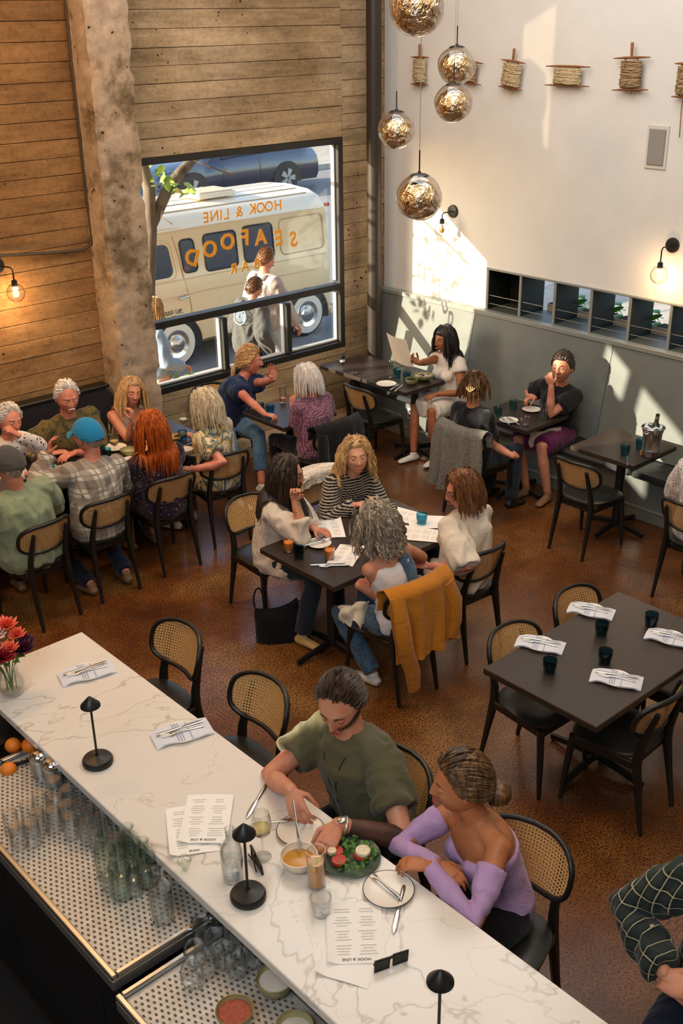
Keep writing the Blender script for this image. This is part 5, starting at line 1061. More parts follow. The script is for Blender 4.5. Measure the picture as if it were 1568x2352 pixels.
# blue car across the road
car = thing('car', 'dark blue car parked on the far side of the road', 'car', (17.5,24.3,-.25))
cp = [(-.86,-.02),(-.93,.12),(-.95,.40),(-.92,.62),(-.88,.68)]; 
def csec(x, zr, zb, yr=.62, top=True):
    L_ = [(x,24.3-.86,.0),(x,24.3-.95,.15),(x,24.3-.96,.40),(x,24.3-.90,zb),(x,24.3-yr,zr),(x,24.3,zr+.03)]; return L_ + [(a,48.6-b,c) for a,b,c in L_[-2::-1]]
m = M(); loft(m, [csec(14.9,.50,.46,.6), csec(15.1,.60,.56,.7), csec(16.3,.74,.68,.75), csec(16.6,.80,.70,.72), csec(17.4,1.22,.74,.62), csec(18.6,1.26,.76,.60), csec(19.5,1.12,.80,.60), csec(19.95,.86,.78,.66), csec(20.1,.66,.60,.70)]); m.build('body', 'car_blue', car, 50, world=True)
m = M(); m.add([(16.85,24.3-.925,.78),(19.5,24.3-.905,.86),(19.25,24.3-.70,1.10),(17.5,24.3-.70,1.16)], [(0,1,2,3)]); m.build('side_window', 'car_glass', car, world=True)
for x in (15.95, 19.0):
    m = M(); m.prism([(x+.46*math.cos(a), .10+.44*math.sin(a)) for a in [PI*k/12 for k in range(13)]] + [(x-.46,.0),(x+.46,.0)], 23.32, 23.36, 'y'); m.build('wheel_arch', 'tyre', car, world=True); wheel(car, x, 23.40, .36, .11, False, 5)
for x in (16.9,18.1): m = M(); m.tube([(x,23.335,.15),(x,23.335,.72)], .006, 4); m.build('door_gap', 'tyre', car, world=True)
m = M(); m.box((20.08,23.55,.52), (.06,.25,.08), .02); m.build('tail_lamp', 'red_lamp', car, world=True)
# street tree with lopped branch
mat('bark', '#4b4239', .95, '#6f655a', 9, (1,1,.25), bs=22, bstr=.8); mat('leaf', '#79a33a', .5, '#9dbd55', 10); mat('leaf_dark', '#4f8a2c', .45, '#6fa53c', 8)
tr = thing('street_tree', 'rough-barked street tree leaning at the left edge of the window', 'tree', (5.95,9.45,-.1))
m = M(); m.tube([(5.72,9.45,-.1),(5.78,9.45,.8),(5.83,9.45,1.5),(5.91,9.45,2.1),(5.93,9.45,2.5),(5.8,9.5,3.2),(5.4,9.6,4.0)], [.08,.065,.058,.062,.06,.055,.04], 12); m.build('trunk', 'bark', tr, 60, world=True)
br = [(5.93,9.45,2.15), aty(385,432,9.45), aty(415,395,9.5), aty(455,355,9.55), aty(500,300,9.6)]
m = M(); m.tube(br, [.055,.062,.055,.045,.035], 10); m.build('branch', 'bark', tr, 60, world=True)
for pts, r in (([aty(440,368,9.5),aty(470,378,9.4),aty(500,390,9.35),aty(535,402,9.3)], .008), ([aty(470,378,9.4),aty(485,362,9.4)], .005), ([aty(512,394,9.3),aty(522,386,9.3)], .004), ([(5.8,9.5,3.1),(5.0,9.5,3.3),(4.2,9.5,3.35),(3.3,9.5,3.4)], .025), ([aty(375,470,9.4),aty(370,500,9.3),aty(395,515,9.2)], .007)):
    m = M(); m.tube([tuple(p) for p in pts], r, 6); m.build('twig', 'bark', tr, 60, world=True)
def leaf_mesh(nm, mt, L=.11):
    m = M(); w_ = L*.36; m.grid(lambda u, v: (math.sin(u*PI)**.8*w_*(v-.5)*2*(1-.25*u), u*L, .012*math.sin(u*PI)-.25*abs(v-.5)*w_), 6, 2); me = m.build('leaf', mt, None, 60).data; return me
lm = leaf_mesh('leaf','leaf'); bpy.data.objects.remove([o for o in bpy.data.objects if o.data == lm][0])
def leaves(par, pts, n, spread, me, sc=1.):
    r = random.Random(len(pts)*31+n)
    for i in range(n):
        c = Vector(pts[i%len(pts)]) + Vector((r.gauss(0,1),r.gauss(0,1),r.gauss(0,1)))*spread
        o = bpy.data.objects.new('leaf', me); COL.objects.link(o); o.parent = par; o.matrix_parent_inverse = Matrix(); o.location = inv_of(par) @ c; o.rotation_euler = (r.uniform(-1.2,.6), r.uniform(-.6,.6), r.uniform(0,6.28)); o.scale = (sc*r.uniform(.7,1.25),)*3
leaves(tr, [aty(345,395,9.5),aty(350,425,9.5),aty(400,425,9.3),aty(430,432,9.2),aty(395,408,9.3),aty(375,405,9.3)], 34, .05, lm)
leaves(tr, [(4.0,9.5,3.0),(3.5,9.5,3.1),(4.7,9.5,2.75),(3.9,9.5,3.35),(4.9,9.5,3.1),(4.3,9.5,2.55)], 70, .09, lm)
sb = thing('shrub', 'small leafy green shrub outside the lower left window pane', 'shrub', (6.0,8.95,-.1))
m = M(); [m.tube([(6.0,8.95,-.1),(6.0+a,8.95+b,.35),(6.0+a*2.2,8.95+b*2,.62)], .008, 6) for a, b in ((.04,.02),(-.05,0),(.0,-.04),(.09,.0))]; m.build('stem', 'bark', sb, world=True, kind='stuff')
leaves(sb, [aty(395,850,8.95),aty(410,870,8.95),aty(430,865,8.9),aty(400,885,8.9),aty(420,885,8.9)], 46, .05, lm, .8)
# planters behind the shelf opening
lm2 = leaf_mesh('leaf','leaf_dark',.16); bpy.data.objects.remove([o for o in bpy.data.objects if o.data == lm2][0])
for i in range(1, NB-1):
    y0 = NY1-(i+.5)*NW; t = thing('planter', 'pale planter with green leaves in the %s bay of the plant shelf opening' % ['','second','third','fourth','fifth','sixth'][i], 'planter', (XW+.46,y0,1.25), 0, 'planters outside the shelf opening')
    m = M(); m.box((0,0,.085), (.14,NW-.03,.20), .006); m.build('box', mat('planter_beige','#b9ad97',.8), t); m = M(); m.box((0,0,.18), (.12,NW-.05,.02)); m.build('soil', mat('soil','#2e2118',1.), t)
    m = M(); m.tube([(0,-.08,.18),(.0,-.06,.27),(-.02,-.02,.36+.02*i)], .004, 5); m.build('stem', mat('stem_brown','#5a3a26',.7), t)
    leaves(t, [(XW+.44, y0-.10, 1.46),(XW+.44, y0-.03, 1.50+.02*(i>3)),(XW+.44,y0-.14,1.52+.03*(i>3))], 9, .035, lm2)
m = M(); m.box((XW+.46,5.2,.56), (.22,3.6,1.36)); o = m.build('outside_plinth', 'pavement'); o['kind'] = 'structure'
# ------------------------------------------------------------------ wall lamps, pendants, spools, speaker
def sconce(name, label, base_pt, nrm, globe_pt, lit=True, energy=6):
    n = Vector(nrm); b = Vector(base_pt); t = thing(name, label, 'wall lamp', b, 0, 'globe wall lamps'); u = n.orthogonal().normalized()
    m = M(); m.tube([b+n*.001, b+n*.012, b+n*.022, b+n*.025], [.062,.062,.058,.04], 28); m.build('wall_plate', 'black_metal', t, 40, world=True)
    g = Vector(globe_pt); neck = g+Vector((0,0,.075)); hz = b+n*.02; c = Vector((neck.x,neck.y,b.z)); v = (c-hz); 
    pts = [hz, hz+v*.5, hz+v*.86, c-Vector((0,0,.018)), c-Vector((0,0,max(.04,(c.z-neck.z)*.5))), neck+Vector((0,0,.03))]
    m = M(); m.tube(pts, .006, 8); ar = m.build('arm', 'black_metal', t, 60, world=True)
    m = M(); m.lathe([(.010,.060),(.022,.055),(.024,.012),(.020,.010)], neck-Vector((0,0,.03)), 16); m.build('socket', 'black_metal', ar, 40, world=True)
    m = M(); m.lathe_open([(.022,.072),(.045,.062),(.066,.036),(.076,0),(.066,-.038),(.045,-.061),(.028,-.070)], g, 26); m.build('globe', 'globe_glass', t, 80, world=True)
    m = M(); m.lathe([(.012,.045),(.013,.03),(.024,.005),(.026,-.010),(.018,-.028),(.001,-.034)], g, 16); m.build('bulb', 'bulb_lit' if lit else 'bulb_amber', t, 80, world=True)
    if lit:
        l = bpy.data.lights.new('bulb_light','POINT'); l.energy = energy; l.color = (1,.62,.28); l.shadow_soft_size = .03; o = bpy.data.objects.new('bulb_light', l); COL.objects.link(o); o.location = g-Vector((0,0,.045)) 
base('bulb_lit', '#ffd9a0', .4, emis='#ffb45a', estr=5.); base('bulb_amber', '#c98a35', .2)
bp = atx(1041,485,XW); gp = atx(1012,522,XW-.16); sconce('wall_sconce', 'unlit globe wall lamp in the sun patch near the corner of the white wall', bp, (-1,0,0), (XW-.16,bp.y+.0,gp.z-.02), False)
bp = atx(1545,563,XW); sconce('wall_sconce', 'lit globe wall lamp above the plant shelf at the right edge', bp, (-1,0,0), (XW-.16,bp.y,bp.z-.22), True)
bp = aty(-8,610,YL-.03); sconce('wall_sconce', 'lit globe wall lamp on the board-marked wall at the left edge', bp, (0,-1,0), (bp.x+.05,YL-.20,bp.z-.20), True, 12)
m_ = base('melt_metal', '#b98a4a', .08, metal=1.); N = NT(m_); co = coords(N); t_ = tex(N,'Noise',co,9.,Detail=3.,Distortion=2.5); t2 = tex(N,'Noise',co,22.,Detail=2.,Distortion=1.5); bump(N, m_, math_(N,'ADD',t_.outputs[0],math_(N,'MULTIPLY',t2.outputs[0],.25)), .7, .045); N.l(ramp(N, t_.outputs[0], [(.3,srgb('#b08a5a')),(.45,srgb('#e6cda2')),(.65,srgb('#ffffff'))]), m_.node_tree.nodes['Principled BSDF'].inputs['Base Color'])
for i, (px, py, rr, lab, rod) in enumerate([(958,15,64,'largest mirrored glass pendant, cut off by the top edge',0),(1048,150,43,'upper of two touching mirrored glass pendants',0),(1041,236,44,'lower of two touching mirrored glass pendants',0),(910,298,43,'mirrored glass pendant nearest the drain pipe',0),(962,452,53,'lowest mirrored glass pendant, above the sconce in the sun patch',0)]):
    dep = .28*FPX/(2*rr); c = Vector((0,0,CAMZ)) + ray(px,py)*dep; t = thing('pendant_lamp', lab, 'pendant lamp', c, 0, 'mirrored glass pendants')
    fn = lambda d, i=i: 1+.05*noise.noise(d*1.3+Vector((i*3,0,0)))-.03*max(0,d.z)**2
    m = M(); m.ball((0,0,0), .14, 40, 28, fn=fn); m.build('glass_globe', 'smoke_glass', t, 180)
    m = M(); m.ball((0,0,-.008), (.130,.130,.126), 72, 54, fn=lambda d, i=i: .97 - (.16*max(0,d.z-.1)) + .05*noise.noise(d*2.6+Vector((i*5,1,0))) + .018*noise.noise(d*6+Vector((i,0,0)))); m.build('mirrored_inner', 'melt_metal', t, 180)
    m = M(); m.lathe([(.062,.118),(.058,.126),(.040,.135),(.012,.139),(.008,.15)], n=24); m.build('cap', 'black_metal', t, 40)
    m = M(); m.tube([(0,0,.14),(0,0,.27)], .0045, 8); m.build('stem', 'black_metal', t, 60); m = M(); m.tube([(0,0,.27),(0,0,6.2-c.z)], .0022, 6); m.build('cord', mat('cord','#9d9488',.5), t, 60)
def spool(name, label, px, py, wb, w_, h_, tilt=0., ropem='rope', handle=True, tail=False):
    p = atx(px,py,XW-.05); t = thing(name, label, 'rope spool', p, 0, 'wooden rope spools on the white wall'); R = Matrix.Rotation(tilt,4,'X')
    def mk(): q = M(); q.T = R; return q
    for s in (-1,1): m = mk(); m.tube([(0,-wb*.5,s*h_*.5),(0,-wb*.2,s*h_*.5+.002),(0,wb*.2,s*h_*.5+.002),(0,wb*.5,s*h_*.5)], [(.007,.004),(.013,.010),(.013,.010),(.007,.004)], 8, up=(1,0,0)); m.build('crossbar', 'spool_wood', t, 50)
    for s in (-1,1): m = mk(); m.box((0,s*w_*.30,0), (.014,.016,h_), .004); m.build('upright', 'spool_wood', t)
    if handle: m = mk(); m.tube([(0,0,h_*.5),(0,.002,h_*.62),(0,.002,h_*.95),(0,0,h_*.98)], [.008,.011,.014,.008], 10); m.tube([(0,0,-h_*.5),(0,0,-h_*.62)], [.008,.012], 8); m.build('handle', 'spool_wood', t, 60)
    m = mk(); r = random.Random(px); pts = []; turns = 15
    for k in range(turns*10+1): a = k/10*2*PI; z = -h_*.41 + h_*.82*k/(turns*10) + r.uniform(-.006,.006); pts.append((math.sin(a)*.034, math.cos(a)*w_*.50, z))
    m.tube(pts, .0062, 6); pts = [(math.sin(k/9*2*PI+k*.3)*.040, math.cos(k/9*2*PI+k*.3)*w_*.53, -h_*.35+h_*.7*((k*.37)%9)/9) for k in range(60)]; m.tube(pts, .0055, 6); m.tube([(0,0,-h_*.42),(0,0,h_*.42)], [(.026,w_*.44)]*2, 12, up=(1,0,0)); m.build('rope', ropem, t, 60)
    if tail: m = M(); m.tube([(0,0,-.05),(.0,.01,-.2),(0,0,-.42)], .005, 6); m.build('rope_tail', ropem, t, 60)
for a in [('upright rope spool farthest left, behind the pendant cords',963,163,.23,.15,.24,0,'rope_light',True),('rope spool mostly hidden behind the touching pendants',1078,166,.30,.16,.18,.1,'rope',False),('rope spool with a fat coil standing in the light streak',1174,172,.27,.20,.22,.10,'rope_light',True),('wide low rope spool with pale rope and pointed bars',1302,175,.46,.27,.15,0,'rope_light',False),('rope spool with dark brown twine, right of the wide low one',1448,170,.34,.19,.24,-.04,'rope',True),('rope spool with a hanging tail, cut off at the right edge',1574,185,.22,.15,.24,0,'rope',True)]:
    spool('rope_spool', *a, tail='tail' in a[0])
p = atx(1508,338,XW-.006); t = thing('wall_speaker', 'flat white wall speaker panel with grey mesh front', 'speaker', p); m = M(); m.box((0,0,0), (.012,.20,.34), .004); m.build('frame', 'white_plastic', t); m = M(); m.box((-.010,0,0), (.012,.155,.28), .005); m.build('grille', 'grey_mesh', t)
# ------------------------------------------------------------------ tableware
def ware(name, label, cat, px, py, z=.755, group=None, rz=0.): return thing(name, label, cat, at(px,py,z), rz, group)
PROTO = {}
def place(key, maker, label, cat, p, rz=0., group=None, name=None):
    if key in PROTO: return dup(PROTO[key], p, rz, label, group)
    t = thing(name or key, label, cat, (0,0,0), 0, group); maker(t); t.location = p; t.rotation_euler = (0,0,rz); PROTO[key] = t; return t
def mk_tumbler(g):
    def f(t): m = M(); m.lathe([(.030,.0),(.033,.004),(.034,.030),(.036,.036),(.0385,.042),(.0395,.080),(.0385,.082),(.0365,.080),(.0355,.044),(.032,.034),(.031,.012),(.001,.010)], n=24); m.build('glass', g, t, 60)
    return f
def tumbler(px, py, label, g='blue_glass', z=.755, water=False, group='blue stacking tumblers'):
    t = place('tumbler_'+g if g != 'blue_glass' else 'tumbler', mk_tumbler(g), label, 'glass', at(px,py,z), 0, group, 'tumbler'); return t
def mk_plate(r=.085, mt='white_plate', rim='plate_rim', h=.014):
    def f(t):
        m = M(); m.lathe([(r*.55,0),(r*.62,.001),(r*.96,h-.001),(r,h),(r*.985,h+.0015),(r*.94,h-.001),(r*.66,.006),(.001,.005)], n=36); m.build('dish', mt, t, 60)
        if rim: m = M(); m.tube([(r*.995*math.cos(a), r*.995*math.sin(a), h+.001) for a in [2*PI*i/36 for i in range(36)]], .0016, 5, closed=True); m.build('rim', rim, t, 60)
    return f
def plate(px, py, label, z=.755, r=.085, mt='white_plate', rim='plate_rim', group=None): return place('plate_%s_%d' % (mt, int(r*1000)), mk_plate(r,mt,rim), label, 'plate', at(px,py,z), 0, group, 'plate')
def mk_bowl(r, h, mt, rim=None):
    def f(t):
        m = M(); m.lathe([(r*.45,0),(r*.55,.002),(r*.85,h*.35),(r,h*.85),(r,h),(r*.955,h),(r*.94,h*.8),(r*.78,h*.38),(r*.45,.010),(.001,.008)], n=36); m.build('bowl', mt, t, 60)
        if rim: m = M(); m.tube([(r*.98*math.cos(a), r*.98*math.sin(a), h) for a in [2*PI*i/36 for i in range(36)]], .0026, 6, closed=True); m.build('rim', rim, t, 60)
    return f
def mk_knife(t):
    m = M(); m.tube([(-.115,0,.004),(-.10,0,.004),(-.02,0,.004),(0,0,.004)], [(.006,.003),(.0085,.004),(.007,.0035),(.005,.003)], 8, up=(0,1,0)); m.build('handle', 'steel', t, 60); m = M(); m.tube([(0,0,.004),(.03,0,.004),(.09,.001,.004),(.118,.003,.004)], [(.005,.002),(.0095,.0012),(.0095,.001),(.002,.0006)], 8, up=(0,1,0)); m.build('blade', 'steel', t, 60)
def mk_fork(t):
    m = M(); m.tube([(-.10,0,.003),(-.085,0,.004),(0,0,.005),(.03,0,.006),(.045,0,.003),(.06,0,.002)], [(.003,.002),(.008,.003),(.004,.0025),(.005,.002),(.012,.002),(.0125,.0018)], 8, up=(0,1,0)); m.build('handle', 'steel', t, 60)
    for k in (-1.5,-.5,.5,1.5): m = M(); m.tube([(.058,k*.0068,.002),(.085,k*.0066,.004),(.102,k*.006,.009)], [.0017,.0016,.0008], 5); m.build('tine', 'steel', t, 60)
def knife(p, rz, label, group=None): return place('knife', mk_knife, label, 'knife', p, rz, group)
def fork(p, rz, label, group=None): return place('fork', mk_fork, label, 'fork', p, rz, group)
def mk_napkin(t):
    m = M()
    def f(u, v): return ((u-.5)*.27, (v-.5)*.135+.006*math.sin(u*7), .014+.006*math.sin(v*PI)+.003*math.sin(u*9+v*4)-.012*max(0,abs(u-.5)-.36)/.14)
    m.grid(f, 16, 6, .010); m.build('cloth', 'napkin', t, 60)
    for k in (-.03,-.018,-.006,.03): 
        m = M(); m.grid(lambda u, v: (k+.5*0+(v-.5)*.005, (u-.5)*.133+.006*math.sin((k/.27+.5)*7), .0155+.006*math.sin(u*PI)+.003*math.sin((k/.27+.5)*9+u*4)), 6, 1); m.build('stripe', 'napkin_stripe', t)
def setting(px, py, z, q, where):
    p = at(px,py,z); a_, b_ = at(q[0],q[1],z), at(q[2],q[3],z); rz = math.atan2(b_.y-a_.y, b_.x-a_.x); place('plate_set', mk_plate(.082,'white_plate',None), 'small round plate under the napkin '+where, 'plate', p, 0, 'side plates set out', 'plate')
    place('napkin', mk_napkin, 'folded white striped napkin on the plate '+where, 'napkin', p, rz, 'folded napkins'); d = Vector((-math.sin(rz), math.cos(rz), 0))
    knife(p+d*.018+Vector((0,0,.021)), rz+.06, 'knife lying on the napkin '+where, 'set out knives'); fork(p-d*.012+Vector((0,0,.021)), rz+PI-.05, 'fork lying on the napkin '+where, 'set out forks')
setting(1357,1405,.757,(1305,1400,1410,1420),'at the far left of the set black table'); setting(1240,1482,.757,(1187,1478,1295,1498),'at the near left of the set black table'); setting(1415,1562,.757,(1358,1552,1475,1574),'at the near right of the set black table'); setting(1538,1468,.757,(1485,1455,1590,1480),'at the right edge of the set black table')
setting(200,1547,zb+.002,(137,1562,262,1528),'beside the flower vase on the bar'); setting(418,1686,zb+.002,(352,1702,484,1665),'in the middle of the bar')
for px, py, l in ((1380,1458,'dark blue tumbler in front of the far left napkin'),(1261,1543,'dark blue tumbler in front of the near left napkin'),(1388,1522,'blue tumbler behind the near right napkin'),(1494,1437,'blue tumbler farthest back on the set black table')): tumbler(px,py,l+' ','dark_blue_glass')
for px, py, l in ((1434,1045,'blue tumbler standing alone at the middle of the ice bucket table'),(1469,1030,'blue tumbler touching the steel ice bucket'),(968,1204,'blue tumbler on the menu by the auburn-haired woman'),(686,1282,'dark tumbler beside the orange drink of the dark-haired woman'),
    (420,1010,'blue tumbler before the tie-dye woman'),(94,1092,'blue tumbler by the man in the grey cap'),(118,1090,'second blue tumbler by the grey cap, farther right'),(233,1045,'blue tumbler right of the blue cap'),(246,1052,'blue tumbler behind the plaid shoulder'),
    (597,945,'grey-blue tumbler near the navy woman'),(621,950,'bright blue tumbler near the navy woman'),(912,866,'tumbler right beside the clear bottle in the corner'),(934,872,'green-tinted tumbler left of the salad bowls')): tumbler(px,py,l,'dark_blue_glass' if 'dark tumbler' in l else 'blue_glass')
for px, py, l in ((1143,955,'green-blue tumbler at the left of the pair table'),(1178,940,'green-blue tumbler at the back of the pair table')): tumbler(px,py,l,'green_glass')
tumbler(1205,978,'short clear tumbler with ice at the front of the pair table','clear_glass',group='clear tumblers')
def tall(px, py, label, z=.757, liquid=None, h=.15, r=.032, level=.6, extra=None):
    t = ware('highball_glass', label, 'glass', px, py, z, 'tall straight glasses'); m = M(); m.lathe([(r*.92,0),(r*.95,.004),(r,h),(r*.94,h),(r*.88,.012),(.001,.010)], n=24); m.build('glass', 'clear_glass', t, 60)
    if liquid: m = M(); m.lathe([(r*.86,.012),(r*.90,h*level),(.001,h*level)], n=24); m.build('drink', liquid, t, 60)
    return t
tall(650,925,'tall glass with an orange drink between the window pair',liquid='orange_drink',level=.3,h=.16); tall(1246,962,'tall glass of water on the pair table',liquid='water',level=.5)
for px, py, l in ((663,1265,'short glass of orange drink by the dark-haired woman'),(757,1283,'short glass of orange drink with ice at the table middle')):
    t = ware('rocks_glass', l, 'glass', px, py, .757, 'orange drinks'); m = M(); m.lathe([(.030,0),(.033,.004),(.036,.088),(.034,.088),(.031,.012),(.001,.010)], n=24); m.build('glass', 'clear_glass', t, 60); m = M(); m.lathe([(.0305,.012),(.0335,.066),(.001,.066)], n=20); m.build('drink', 'orange_drink', t, 60)
    m = M(); m.box((.008,.006,.070), (.022,.022,.018), .003, rz=.4); m.build('ice_cube', 'water', t)
def mk_wine(t):
    m = M(); m.lathe([(.034,0),(.033,.002),(.006,.006),(.0035,.012),(.0035,.090),(.012,.100),(.034,.122),(.040,.150),(.036,.190),(.031,.212),(.0303,.212),(.035,.190),(.0388,.150),(.033,.124),(.010,.103),(.001,.101)], n=24); m.build('glass', 'clear_glass', t, 60); m = M(); m.lathe([(.008,.104),(.032,.125),(.0372,.143),(.001,.143)], n=20); m.build('wine', 'wine', t, 60)
for px, py, l in ((266,1050,'wine glass with white wine between the cap and the red hair'),(318,1020,'wine glass in front of the blonde in the striped top'),(424,998,'wine glass with pale wine by the tie-dye woman'),(76,1078,'wine glass of white wine held near the white-haired woman')): place('wine_glass', mk_wine, l, 'wine glass', at(px,py,.757), 0, 'white wine glasses')
for px, py, l, r in ((264,1030,'plate before the man with the moustache',.10),(105,1078,'plate behind the blue tumblers at the left edge',.09),(300,1058,'small plate beside the red-haired woman',.07),(425,1035,'small plate at the right end of the long table',.07),(887,884,'round white plate beside the clear bottle in the corner',.10),(733,1251,'white plate with cutlery across it on the table of four',.085),(1220,943,'plate before the woman with her hand at her mouth',.085),(1168,968,'pinkish plate with cutlery at the front of the pair table',.085),(690,946,'small plate by the purple-print elbow',.06)): plate(px,py,l,r=r,group='dinner plates')
def bowl(px, py, label, z, r, h, mt, rim=None, fill=None, lvl=.6, bits=None, group=None):
    t = ware('bowl', label, 'bowl', px, py, z, group); mk_bowl(r,h,mt,rim)(t)
    if fill: m = M(); k = float(np.interp(lvl,[.35,.85],[.78,.94])); m.lathe([(.4*r,h*.2),(r*k,h*lvl),(r*k*.6,h*lvl+.004),(.001,h*lvl+.006)], n=28); m.build('food', fill, t, 60)
    if bits:
        m = M(); q = random.Random(px)
        for k in range(26): a = q.uniform(0,6.28); d = q.uniform(0,r*.75); m.ball((d*math.cos(a),d*math.sin(a),h*lvl+.008+q.uniform(0,.014)), (q.uniform(.006,.014),q.uniform(.005,.010),.005), 7, 5, k%2, Matrix.Rotation(q.uniform(0,3),3,'Z'))
        m.build('salad', list(bits), t, 60, kind='stuff')
    return t
mat('bowl_olive','#8d8f6a',.35,'#a79a63',20); mat('bowl_cream','#e5d9c2',.3); mat('soup','#b9801f',.25); mat('salad_green','#4f7a26',.5,'#39611c',30); mat('salad_dark','#2a2118',.6); mat('salad_red','#b5331c',.4); mat('cheese','#e9dcc5',.5,'#cdb98f',60); mat('salt','#cfc4b4',.9); mat('spice','#a3563c',.95,'#8c4531',60); mat('bowl_rim','#8c7a45',.4)
bowl(82,1110,'green-glazed bowl with a wrapper by the grey cap',.757,.065,.045,'bowl_olive','bowl_rim'); bowl(296,1045,'green bowl behind the red hair',.757,.07,.05,'bowl_olive','bowl_rim'); bowl(398,1012,'shallow green bowl on the blue-lit table end',.757,.075,.04,'bowl_olive','bowl_rim')
bowl(945,882,'smaller pale bowl of dark salad on the corner table',.757,.065,.055,'bowl_olive','bowl_rim','salad_dark',.7,('salad_dark','salad_green')); bowl(972,872,'wide olive bowl of pasta salad on the corner table',.757,.095,.050,'bowl_olive','bowl_rim','cheese',.7,('cheese','salad_dark'))
def bottle(px, py, label, z, h=.26, r=.038, mt='clear_glass', water=.5, cat='bottle'):
    t = ware('glass_bottle', label, cat, px, py, z); m = M(); m.lathe([(r*.9,0),(r,.006),(r,h*.58),(r*.85,h*.68),(r*.42,h*.80),(r*.38,h*.93),(r*.48,h*.94),(r*.48,h),(r*.36,h),(r*.32,h*.80),(r*.80,h*.66),(r*.93,h*.56),(r*.92,.012),(.001,.010)], n=28); m.build('glass', mt, t, 60)
    if water: m = M(); m.lathe([(r*.88,.013),(r*.90,h*.56*water*1.6 if water < .6 else h*.55),(.001,h*.56*water*1.6 if water < .6 else h*.55)], n=24); m.build('water', 'water', t, 60)
    return t
bottle(899,866,'clear glass water bottle on the corner table',.757,.26,.036,'pale_glass'); bottle(815,1250,'open clear water bottle behind the curly grey hair',.757,.26,.038,'pale_glass')
def menu(px, py, rz, label, z=.757, w_=.19, h_=.29, text=True, curlz=.02, header='HOOK & LINE'):
    t = ware('menu', label, 'menu', px, py, z, 'paper menus', rz); m = M(); m.grid(lambda u, v: ((u-.5)*w_, (v-.5)*h_, curlz*(max(0,u-.7)/.3)**2*v+.004*math.sin(u*3)), 12, 8, .0008); m.build('sheet', 'paper_white', t, 60)
    if text:
        text_obj('heading', header, .016, Matrix.Translation((0,h_*.44,.006)), MATS['ink'], None, .0002).parent = t
        r = random.Random(px); m = M()
        for k in range(17):
            y = h_*.36-k*h_*.046
            if k%5 == 4: continue
            for c in (-1,1): l = w_*r.uniform(.16,.34); m.box((c*w_*.22, y, .0055), (l,.0013,.0004))
        m.build('printed_lines', mat('pale_ink','#8f877a',.8), t, kind='stuff')
    return t
menu(757,1215,D(-35),'menu sheet lying in front of the woman in the striped shirt'); menu(795,1275,D(-60),'menu under the arm of the curly-haired woman',w_=.18); menu(925,1185,D(20),'wide menu between the blonde and the auburn-haired woman'); menu(985,1200,D(50),'menu under the blue tumbler by the auburn-haired woman',z=.7585,text=False); menu(962,1228,D(35),'menu nearest the curly grey hair on its right',z=.76)
knife(at(752,1297,.76), D(-38), 'knife beside the menu on the table of four','loose knives'); fork(at(768,1300,.76), D(-38+180), 'fork beside the knife on the table of four'); knife(at(715,1243,.772), D(-8), 'knife resting across the white plate on the table of four','loose knives'); fork(at(728,1246,.772), D(-12), 'fork resting across the white plate on the table of four')
knife(at(1440,1058,.76), D(35), 'knife at the front corner of the ice bucket table'); fork(at(1160,967,.772), D(60), 'fork on the pinkish plate'); knife(at(1178,967,.772), D(70), 'knife on the pinkish plate'); fork(at(905,890,.76), D(20), 'fork in front of the round white plate in the corner'); knife(at(915,892,.76), D(25), 'knife in front of the round white plate in the corner'); knife(at(425,1024,.76), D(10), 'knife on the blue-lit table end')
# corner table extras, held menu
t = ware('pepper_mill', 'dark glass shaker with a steel lid at the far end of the corner table', 'shaker', 786, 836, .757); m = M(); m.lathe([(.026,0),(.028,.004),(.028,.07),(.024,.078)], n=20); m.build('jar','smoke_glass',t,40); m = M(); m.lathe([(.0265,.06),(.030,.062),(.030,.085),(.012,.092),(.001,.094)], n=20); m.build('lid','black_metal',t,40); m = M(); m.lathe([(.0285,.028),(.0285,.045)], n=20); m.build('label_band','white_plastic',t,40)
t = ware('jar_lid', 'small round dark lid on the seam of the corner table', 'lid', 813, 858, .757); m = M(); m.lathe([(.03,0),(.032,.006),(.028,.009),(.001,.007)], n=20); m.build('disc','black_metal',t,40); m = M(); m.tube([(.03*math.cos(a),.03*math.sin(a),.008) for a in [2*PI*i/20 for i in range(20)]], .002, 5, closed=True); m.build('ring','steel',t)
t = thing('menu', 'paper menu held up by the woman in the white dress', 'menu', (0,0,0), 0, 'paper menus'); w0 = pw['arms'][-1][2]; c = w0 + Vector((-.13,.12,.13)); a_, b_ = Vector((.45,-.75,-.25)).normalized(), Vector((-.25,.10,.9)).normalized(); t.location = c
m = M(); m.grid(lambda u, v: a_*(u-.5)*.20 + b_*(v-.5)*.29 + a_.cross(b_)*(.03*math.sin(u*PI)), 10, 8, .0008); m.build('sheet','paper',t,60)
